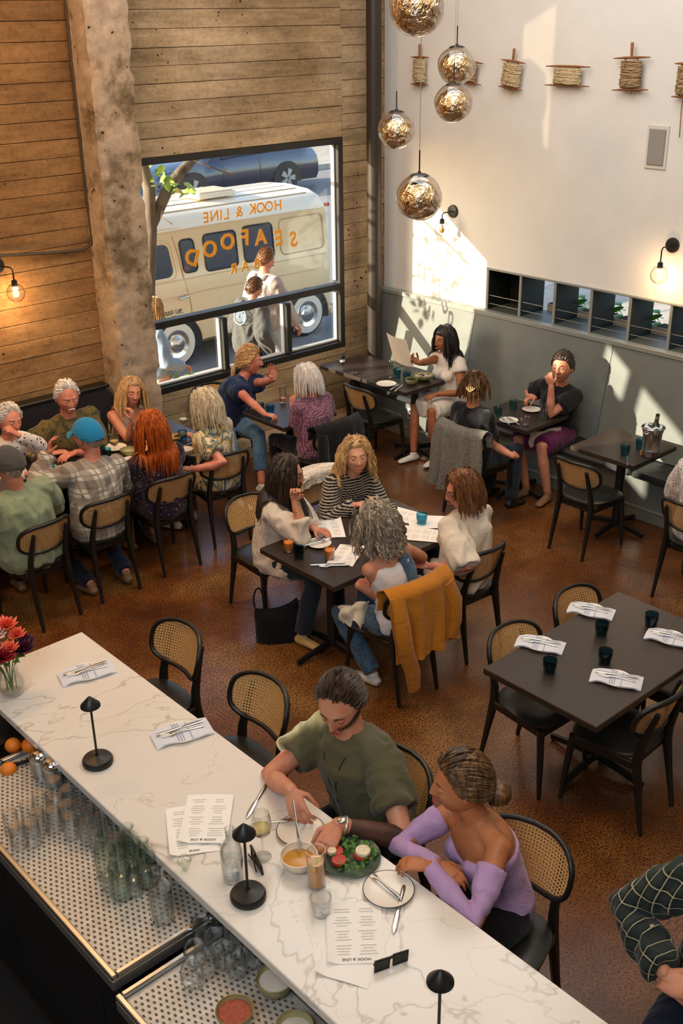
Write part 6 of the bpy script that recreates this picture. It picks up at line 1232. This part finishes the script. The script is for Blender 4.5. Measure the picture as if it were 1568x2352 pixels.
# ice bucket with a wine bottle, cork
t = ware('ice_bucket', 'tall steel ice bucket with a wine bottle in it', 'ice bucket', 1493, 1045, .757); ib = t.location.copy(); t.scale = (1.3,)*3; m = M(); m.lathe([(.052,0),(.055,.004),(.060,.035),(.058,.045),(.056,.05),(.058,.14),(.068,.18),(.066,.185),(.055,.14),(.052,.02),(.001,.018)], n=32); m.build('bucket','steel',t,50)
m = M(); m.tube([(.066*math.cos(a)*1.06,.066*math.sin(a)*1.06,.183) for a in [2*PI*i/28 for i in range(28)]], .004, 6, closed=True); m.build('rim','steel',t,60)
for s in (-1,1): m = M(); m.tube([(s*.062,.018,.165),(s*.080,.012,.160),(s*.080,-.012,.160),(s*.062,-.018,.165)], .004, 6); m.build('handle','steel',t,60)
m = M(); m.tube([Vector((.045*math.cos(a)*(1+.2*math.sin(3*a)),.045*math.sin(a),.185+.008*math.sin(5*a))) for a in [2*PI*i/20 for i in range(20)]], .010, 6, closed=True); m.build('napkin_wrap','napkin',t,60)
t = ware('wine_bottle', 'green wine bottle leaning in the steel ice bucket', 'bottle', 1490, 1050, .79); t.location = ib + Vector((0,0,.03)); t.scale = (1.12,)*3; m = M(); m.T = Matrix.Rotation(.05,4,'X')@Matrix.Rotation(.06,4,'Y'); m.lathe([(.036,0),(.037,.17),(.030,.20),(.015,.225),(.0135,.285),(.001,.287)], n=20); m.build('glass',mat('bottle_green','#26381c',.1),t,60); m = M(); m.T = Matrix.Rotation(.05,4,'X')@Matrix.Rotation(.06,4,'Y'); m.lathe([(.0145,.225),(.0145,.27)], n=16); m.build('neck_foil',mat('foil','#8f8a80',.4,metal=.5),t,60)
t = ware('cork', 'wine cork standing beside the ice bucket', 'cork', 1472, 1045, .757); m = M(); m.lathe([(.011,0),(.012,.002),(.012,.038),(.011,.04)], n=14); m.build('stopper','cork',t,40)
# ------------------------------------------------------------------ on the bar
def bar_lamp(px, py, label, x=None):
    p = at(px,py,zb+.001) if x is None else Vector(x); t = place('table_lamp', mk_lamp, label, 'table lamp', p, 0, 'black table lamps on the bar'); return t
def mk_lamp(t):
    m = M(); m.lathe([(.060,0),(.066,.004),(.067,.020),(.060,.030),(.030,.036),(.010,.041),(.007,.05)], n=36); m.build('base', 'black_metal', t, 40); m = M(); m.tube([(0,0,.04),(0,0,.31)], .0052, 10); m.build('pole', 'black_metal', t, 60)
    m = M(); m.lathe([(.001,.345),(.006,.342),(.042,.302),(.0425,.295),(.039,.296),(.001,.325)], n=32); m.build('lamp_shade', 'black_metal', t, 40)
bar_lamp(225,1752,'black table lamp on the bar by the flower end'); bar_lamp(570,2062,'black table lamp beside the water carafe on the bar'); bar_lamp(0,0,'black table lamp at the bottom edge of the picture',(1.765,1.575,zb+.001))
menu(475,1880,D(138),'printed menu lying behind the carafe on the bar',zb+.009); menu(440,1905,D(150),'second printed menu half under the first on the bar',zb+.0015,header='WINE'); menu(815,2142,D(140),'printed menu at the front of the bar near the black sunglasses',zb+.004,w_=.20,h_=.28); menu(815,2180,D(118),'blank brown paper sheet under the front menu on the bar',zb+.0015,text=False)
bottle(535,2018,'clear glass carafe of water on the bar behind the lamp',zb+.001,.24,.042,'clear_glass',.45,'carafe')
place('wine_glass', mk_wine, 'stemmed glass with a sip of wine near the soup bowl', 'wine glass', at(604,1968,zb+.001))
bs_ = bowl(687,1990,'cream bowl of golden soup under the man\'s fork',zb+.001,.072,.060,'bowl_cream',None,'soup',.55)
plate(690,1912,'cream plate with a dark rim behind the soup bowl',zb+.001,.095,group='bar plates'); plate(892,2048,'cream plate with a dark rim and a fork in front of the lilac woman',zb+.001,.095,group='bar plates')
t = plate(803,1972,'green plate of salad with sliced tomato and white cheese',zb+.001,.120,'green_plate',None); sal = t; q = random.Random(4)
lf_ = leaf_mesh('leaf','salad_green',.032); bpy.data.objects.remove([o for o in bpy.data.objects if o.data == lf_][0])
for k in range(70):
    a = q.uniform(0,6.28); d = .10*q.random()**.6; o = bpy.data.objects.new('leaf', lf_); COL.objects.link(o); o.parent = t; o.location = (d*math.cos(a), d*math.sin(a), .016+q.uniform(0,.024)*(1-d*5)); o.rotation_euler = (q.uniform(-.7,.9), q.uniform(-.6,.6), q.uniform(0,6.28)); o.scale = (q.uniform(.6,1.2),)*3
for dx_, dy_, mt_, r_, z_ in ((.03,-.035,'salad_red',.033,.020),(.034,-.038,'cheese',.030,.034),(-.055,.0,'salad_red',.030,.018),(-.03,.04,'salad_red',.026,.020),(-.05,.045,'cheese',.018,.03)): m = M(); m.lathe([(r_*.95,0),(r_,.004),(r_,.010),(r_*.93,.014),(.001,.015)], (dx_,dy_,z_), 20); m.build('tomato_slice' if mt_ == 'salad_red' else 'cheese_slice', mt_, t, 50)
fork(at(878,2030,zb+.016), D(88), 'fork lying on the plate in front of the lilac woman'); knife(at(915,2088,zb+.004), D(215), 'knife beside the plate in front of the lilac woman'); knife(at(590,1838,zb+.004), D(210), 'knife lying alone left of the man'); knife(at(640,1888,zb+.018), D(-30), 'knife resting on the rim of the plate behind the soup')
t = thing('fork', 'fork held upright over the soup by the man', 'fork', at(684,1905,1.17)); m = M(); p0 = at(672,1840,1.215)-t.location; p1 = at(686,1925,1.135)-t.location; p2 = at(687,1955,1.125)-t.location; m.tube([p0,p0.lerp(p1,.6),p1], [(.006,.003),(.004,.003),(.009,.002)], 8, up=(0,1,0)); m.build('handle','steel',t,60)
for k in (-1.5,-.5,.5,1.5): m = M(); m.tube([p1+Vector((0,k*.006,0)), p2+Vector((0,k*.006,0))], [.0017,.0010], 5); m.build('tine','steel',t,60)
t = tall(727,2032,'tall glass of iced tea with a lemon wheel on the bar',zb+.001,'amber',.165,.036,.7)
m = M(); m.T = Matrix.Translation((-.005,-.012,.105))@Matrix.Rotation(1.1,4,'X'); m.lathe([(.028,-.002),(.029,0),(.028,.003)], n=24); m.build('lemon_rind',mat('lemon','#e0b83a',.5),t,40); m = M(); m.T = Matrix.Translation((-.005,-.012,.105))@Matrix.Rotation(1.1,4,'X'); m.lathe([(.025,-.003),(.025,.004)], n=24); m.build('lemon_flesh',mat('lemon_pale','#efe0a0',.5),t,40)
tumbler(737,2098,'clear tumbler of water beside the iced tea','clear_glass',zb+.001,group='clear tumblers'); 
def shades(name, label, px, py, rz, lens, folded):
    t = ware(name, label, 'sunglasses', px, py, zb+.002, None, rz)
    for s in (-1,1):
        m = M(); m.T = Matrix.Translation((s*.035,0,.022))@Matrix.Rotation(PI/2*.93,4,'X'); m.prism([(-.028,-.018),(.024,-.020),(.030,.016),(-.024,.020)], -.002, .002); m.build('lens', lens, t); m = M(); m.T = Matrix.Translation((s*.035,0,.022))@Matrix.Rotation(PI/2*.93,4,'X'); m.tube([(-.028,-.018,0),(.024,-.020,0),(.030,.016,0),(-.024,.020,0)], .005, 6, closed=True); m.build('rim', 'black_metal', t, 40)
        m = M(); m.tube([(s*.066,0,.034),(s*(.066 if not folded else .03),.06 if not folded else .012,.03),(s*(.068 if not folded else -.05),.125 if not folded else .018,.012)], [(.005,.0025)]*3, 6, up=(0,0,1)); m.build('temple', 'black_metal', t, 40)
    m = M(); m.tube([(-.010,.0,.034),(0,.0,.037),(.010,0,.034)], .004, 6); m.build('bridge','black_metal',t,40); return t
shades('sunglasses','black sunglasses lying beside the front menu on the bar',898,2218,math.atan2(*(at(940,2198,1.07)-at(870,2225,1.07)).yx),mat('lens_black','#0a0a0c',.1),True)
shades('sunglasses','sunglasses with gold lenses standing behind the bar lamp',590,1985,D(70),mat('lens_gold','#d8b13a',.12,metal=.8),True)
t = thing('vase', 'round glass vase of red and coral flowers on the bar', 'vase', at(28,1590,zb+.001)); m = M(); m.lathe([(.045,0),(.055,.004),(.066,.035),(.062,.07),(.045,.11),(.042,.15),(.050,.17),(.047,.17),(.039,.15),(.042,.11),(.058,.07),(.060,.035),(.05,.012),(.001,.010)], n=32); m.build('glass','clear_glass',t,60); m = M(); m.lathe([(.048,.012),(.058,.035),(.056,.07),(.046,.095),(.001,.095)], n=28); m.build('water','water',t,60)
mat('petal_red','#a31421',.55,'#7d0f1c',20); mat('petal_coral','#e8502f',.5,'#f07a5a',12); mat('petal_pink','#e8b8a6',.55,'#f3d6c8',12); mat('petal_maroon','#3a0c22',.6,'#541030',20); mat('stem_green','#5f7d3a',.5,'#7a934a',20); mat('bud_green','#8e9a4c',.6); mat('petal_magenta','#c21f4a',.5)
fl = [(-.09,.02,.30,.050,'petal_magenta'),(-.02,.05,.30,.055,'petal_pink'),(.045,.06,.325,.050,'petal_coral'),(.075,.02,.28,.040,'petal_coral'),(-.04,-.05,.235,.060,'petal_red'),(.01,-.03,.255,.042,'petal_coral'),(.075,-.03,.225,.055,'petal_maroon'),(.11,.01,.23,.045,'petal_maroon'),(-.11,-.03,.25,.050,'petal_red'),(.02,.10,.29,.045,'petal_pink'),(-.07,.09,.27,.045,'petal_magenta')]
pm0 = M(); pm0.grid(lambda u, v: (math.sin(u*PI*.95+.05)*.42*(v-.5)*1.1, u, .25*u*u+.10*math.cos((v-.5)*PI)-.1), 5, 3)
for i, (x_, y_, z_, r_, mt_) in enumerate(fl):
    r_ *= 1.28
    f = thing('flower', 'flower', 'flower') if False else None; m = M(); m.tube([(x_*.15+.01*math.sin(i*2),-y_*.15+.01*math.cos(i*2),.015),(x_*.25,y_*.25,.12),(x_*.6,y_*.6,.19),(x_,y_,z_-.01)], .0028, 6); st_ = m.build('stem','stem_green',t,60)
    m = M(); q = random.Random(i)
    for lay in range(5):
        n_ = 9-lay
        for k in range(n_):
            a = 2*PI*k/n_+lay*.5+q.uniform(-.1,.1); el_ = .05+lay*.30; m.T = Matrix.Translation((x_,y_,z_))@Matrix.Rotation(a,4,'Z')@Matrix.Rotation(el_,4,'X')@Matrix.Scale(r_*(1-.11*lay)*q.uniform(.85,1.1),4); m.add(pm0.v, pm0.f)
    m.T = None; m.build('flower_head', mt_, st_, 80)
m = M(); m.tube([(0,0,.1),(-.03,.06,.25),(-.035,.07,.40)], .0025, 6); m.build('stem','stem_green',t,60); m = M(); m.ball((-.035,.07,.41), (.016,.016,.012), 10, 8, fn=lambda d: 1+.15*math.sin(d.x*9)*math.sin(d.y*9)); m.build('seed_head','bud_green',t,60)
for k in range(10): a = k*.63; o = bpy.data.objects.new('leaf', lf_); COL.objects.link(o); o.parent = t; o.location = (.05*math.cos(a),.05*math.sin(a),.185); o.rotation_euler = (.3,.2,a-PI/2); o.scale = (1.3,)*3
# ------------------------------------------------------------------ behind the bar: upturned glasses, carafes, bowls
def mk_up(t): m = M(); m.lathe([(.033,0),(.0335,.001),(.031,.10),(.029,.112),(.001,.112),(.001,.106),(.027,.104),(.031,.002)], n=20); m.build('glass','clear_glass',t,50)
ups = [(123,1775),(153,1795),(88,1805),(125,1815),(60,1828),(148,1830),(180,1822),(20,1846),(82,1846),(200,1838),(230,1852),(160,1858),(255,1872),(120,1842),(195,1868),(290,1885),(215,1878),(262,1905),(35,1880),(70,1872)]
ORD = ['first','second','third','fourth','fifth','sixth','seventh','eighth','ninth','tenth','eleventh','twelfth','last']
edge_ = sorted([q for q in ups if q in ((123,1775),(153,1795),(180,1822),(200,1838),(230,1852),(255,1872),(290,1885),(262,1905))], key=lambda q: q[0]); rest_ = sorted([q for q in ups if q not in edge_])
for k_, L_ in (('clear upturned glass, %s from the shakers along the marble edge', edge_), ('clear upturned tumbler, %s from the left among those away from the marble edge', rest_)):
    for i, (px, py) in enumerate(L_): place('upturned_glass', mk_up, k_ % ORD[min(i,12)], 'glass', at(px,py+14,ZT+.112)-Vector((0,0,.112)), 0, 'upturned glasses on the long tray')
for i, (px, py, l) in enumerate([(290,1898,'greenish glass bottle at the back of the tray group, by the marble edge'),(325,1930,'greenish glass bottle just left of the marble edge, beyond the first'),(268,1958,'greenish glass bottle nearest the tray middle'),(235,1915,'greenish glass bottle beside the upturned glasses')]):
    t = thing('glass_bottle', l, 'bottle', at(px,py,ZT+.21)-Vector((0,0,.21))); m = M(); r, h = .046, .21; m.lathe([(r*.9,0),(r,.006),(r,h*.66),(r*.82,h*.78),(r*.55,h*.86),(r*.52,h*.95),(r*.62,h),(r*.5,h),(r*.44,h*.86),(r*.9,h*.64),(r*.92,.012),(.001,.010)], n=24); m.build('glass','pale_glass',t,60)
t_ = bottle(374,2110,'clear glass carafe half full of water on the steel tray',ZT,.25,.044,'clear_glass',.45,'carafe')
t = ware('glass_stopper', 'clear faceted glass stopper on the marble edge', 'stopper', 425, 1998, zb+.001); m = M(); m.lathe([(.010,0),(.012,.02),(.022,.030),(.029,.045),(.022,.060),(.001,.064)], n=10); m.build('crystal','pale_glass',t,20)
def mk_coupe(t): m = M(); m.lathe([(.033,0),(.036,.003),(.044,.035),(.040,.065),(.034,.082),(.0335,.082),(.039,.065),(.0425,.035),(.034,.006),(.001,.005)], n=24); m.build('glass','clear_glass',t,50)
for i, (px, py) in enumerate([(355,1975),(328,2005),(305,2020),(283,2042),(250,2040),(340,2030),(312,2052)]): place('small_glass', mk_up, 'small upturned stem glass behind the tray carafe, %s of the bunch by distance' % ORD[i], 'glass', at(px,py,ZT+.002), 0, 'small upturned stem glasses', 'small_glass').scale = (.75,.75,.75)
for i, (px, py) in enumerate([(505,2105),(535,2130),(460,2125),(490,2155),(515,2185),(447,2180),(470,2205),(440,2230),(540,2205),(578,2182)]): place('stemless_glass', mk_coupe, 'round clear stemless glass, %s from the far end on the tray step' % ORD[i], 'glass', at(px,py,ZT-.04+.06)-Vector((0,0,.06)), 0, 'round stemless glasses')
bowl(632,2275,'round bowl of salt on the lower steel tray by the marble edge',ZT-.045,.066,.060,'bowl_olive','bowl_rim','salt',.7); bowl(540,2348,'round bowl of reddish spice at the bottom edge',ZT-.045,.064,.060,'bowl_olive','bowl_rim','spice',.75); bowl(678,2385,'round bowl partly cut off by the bottom edge',ZT-.045,.064,.060,'bowl_olive','bowl_rim','salt',.6)
def shaker(px, py, label):
    t = ware('cocktail_shaker', label, 'shaker', px, py, .892); m = M(); m.lathe([(.034,0),(.036,.005),(.040,.10),(.040,.13)], n=28); m.build('body','smoke_glass' if 0 else 'steel',t,40); m = M(); m.lathe([(.042,.125),(.043,.14),(.034,.155),(.030,.158),(.022,.165),(.018,.165),(.001,.168)], n=28); m.build('lid','chrome',t,40)
shaker(98,1795,'larger chrome-lidded steel shaker behind the bar'); shaker(128,1815,'shorter chrome-lidded steel shaker next to the upturned glasses')
mat('orange_peel','#e07a14',.45,bs=160,bstr=.25); t = bowl(45,1745,'black bowl holding oranges behind the bar',.892,.10,.06,'black_metal')
for px, py, l, zz in ((30,1712,'larger orange in the black bowl',.96),(68,1712,'orange half hidden at the right of the bowl',.955),(20,1768,'orange lying by itself beside the cutting board',.93)): t = thing('orange', l, 'orange', at(px,py,zz)-Vector((0,0,.035)), 0, 'oranges behind the bar'); m = M(); m.ball((0,0,.035), (.038,.038,.035), 20, 14); m.build('fruit','orange_peel',t,180); m = M(); m.ball((0,0,.069), .004, 6, 4); m.build('stem_end','bud_green',t,60)
t = ware('cutting_board', 'wooden cutting board at the left edge behind the bar', 'cutting board', 8, 1830, .893); t.rotation_euler = (0,0,.1); m = M(); m.box((0,0,.01), (.26,.20,.02), .004); m.build('board',mat('board_wood','#b98a5e',.6,'#a77a50',20,(1,8,1)),t); m = M(); m.tube([(.12,-.07,.021),(.12,.07,.021)], .006, 8); m.build('groove','spool_wood',t)
knife(at(25,1815,.918), D(20), 'knife lying on the cutting board')
t = ware('bar_towel_rail', 'dark glass bottle rail under the marble edge', 'rail', 60, 1700, .9) if False else None
# ------------------------------------------------------------------ jackets, bags, cloths
def drape(label, name, cat, cx, cy, rz, mt, wt=.42, wb=.50, lenb=.50, lenf=.16, fold=.018, top=.835, sleeves=(), skew=0., thick=.008):
    t = thing(name, label, cat, (cx,cy,0), rz); L = lenb+lenf; vf = lenf/L
    def f(u, v):
        s = (u-.5)*2; 
        if v < vf: k = 1-v/vf; y = -.205+.10*0-.045*0+.02*k; z = top-lenf*k*.98; w_ = wt/2
        else:
            k = (v-vf)/(1-vf); y = -.325-.055*k; z = top+.005-lenb*k - skew*s*k*.10; w_ = (wt+(wb-wt)*k)/2
        a = max(0,min(1,abs(v-vf)/.06)); z -= (1-a)*0; y = y if a >= 1 else (-.265 + (y+.265)*a); kk = max(0,(v-vf)/(1-vf)) if v > vf else (vf-v)/vf*.4
        yy = y + .055*s*s*(1 if v > vf*.5 else .6) - fold*kk*(math.sin(u*21+.6)+.6*math.sin(u*37+v*3))
        return (s*w_ + .008*math.sin(v*9+u*3), yy, z + .012*(1-s*s)*(1-kk))
    m = M(); m.grid(f, 40, 34, thick); m.build('jacket_body' if sleeves else 'cloth', mt, t, 80)
    for pts in sleeves:
        m = M(); m.tube(pts, [(.052,.026),(.058,.034),(.055,.032),(.050,.028),(.046,.026)][:len(pts)], 14, up=(1,0,0)); q = m.v[:]; m.v = [(x+.006*math.sin(z*60), y+.006*math.sin(z*47+x*30), z) for x, y, z in q]; m.build('sleeve', mt, t, 80)
    return t
drape('mustard yellow corduroy jacket hung over the back of the curly-haired woman\'s chair','jacket','jacket',4.24,4.30,D(-3),'mustard_cord',.53,.54,.46,.16,.024,.855,[[(-.21,-.30,.82),(-.245,-.37,.66),(-.22,-.39,.48),(-.17,-.39,.32),(-.15,-.385,.20)],[(.20,-.30,.80),(.235,-.33,.66),(.23,-.35,.52),(.20,-.35,.42)]])
cloth('sweater_grey','#96928a','knit','#5b584f',s=170.); cloth('jacket_black','#0f0f12')
drape('grey knit sweater draped over the back of a chair on the right','sweater','sweater',6.72,5.74,D(-90),'sweater_grey',.53,.58,.58,.16,.028,.85,[[(.22,-.30,.80),(.26,-.33,.6),(.27,-.35,.4),(.25,-.36,.25)]])
drape('black jacket hung over the back of the chair by the purple-print blouse','jacket','jacket',5.78,6.78,D(0),'jacket_black',.53,.54,.56,.14,.010,.86,[[(-.21,-.30,.80),(-.25,-.35,.6),(-.24,-.37,.42),(-.22,-.37,.3)]])
cloth('dotted_cloth','#d8ccba','dots','#3a342e',s=60.); drape('pale cloth with small dark dots over the back of the blonde woman\'s chair','scarf','scarf',4.93,5.62,D(180),'dotted_cloth',.40,.42,.22,.10,.014,.85)
t = thing('tote_bag', 'black slouchy tote bag standing on the floor by the table of four', 'bag', (4.02,5.22,0), D(-38))
m = M(); m.grid(lambda u, v: (.155*math.cos(2*PI*u)*(1+.10*math.sin(v*3)+.05*math.sin(6*PI*u+v*4))*(1-.05*v), .07*math.sin(2*PI*u)*(1-.78*v**2)+.012*math.sin(v*7+u*9), .30*v*(1-.16*abs(math.sin(2*PI*u))**2*v)*(1+.10*math.cos(2*PI*u)*v)), 36, 16, .006); m.build('bag_body', 'jacket_black', t, 80)
m = M(); m.add([(.15*math.cos(a), .065*math.sin(a), .003) for a in [2*PI*i/24 for i in range(24)]], [tuple(range(24))]); m.build('bag_bottom','jacket_black',t)
m = M(); m.tube([Vector((-.125+.035*math.cos(a)*(1 if a < PI else .8), .01*math.sin(2*a), .27+.15*math.sin(a)**.7)) for a in [PI*k/14 for k in range(15)]], .007, 8); m.build('handle','jacket_black',t,60); m = M(); m.tube([(.10,.0,.27),(.16,-.01,.31),(.20,-.02,.29)], .007, 8); m.build('handle','jacket_black',t,60)
def lapcloth(label, pts, mt='napkin_cream'):
    t = thing('napkin', label, 'napkin', sum((Vector(p) for p in pts), Vector())/4); a, b, c, d = [Vector(p)-t.location for p in pts]
    m = M(); m.grid(lambda u, v: (a*(1-u)+b*u)*(1-v)+(d*(1-u)+c*u)*v+Vector((.012*math.sin(v*8+u*3),.010*math.sin(u*14),.016*math.sin(u*11+v)*(.3+v)+.045*math.sin(u*PI)*math.sin(v*PI*.8))), 24, 16, .004); m.build('cloth', mt, t, 80)
mat('napkin_cream','#cdbfa6',.9)
lapcloth('cream striped napkin over the knee of the curly-haired woman', [at(775,1395,.62),at(850,1380,.62),at(835,1440,.50),at(785,1440,.48)]); lapcloth('cream napkin hanging from the lap of the woman in the black t-shirt', [at(1215,995,.64),at(1290,980,.66),at(1300,1015,.48),at(1215,1035,.48)])
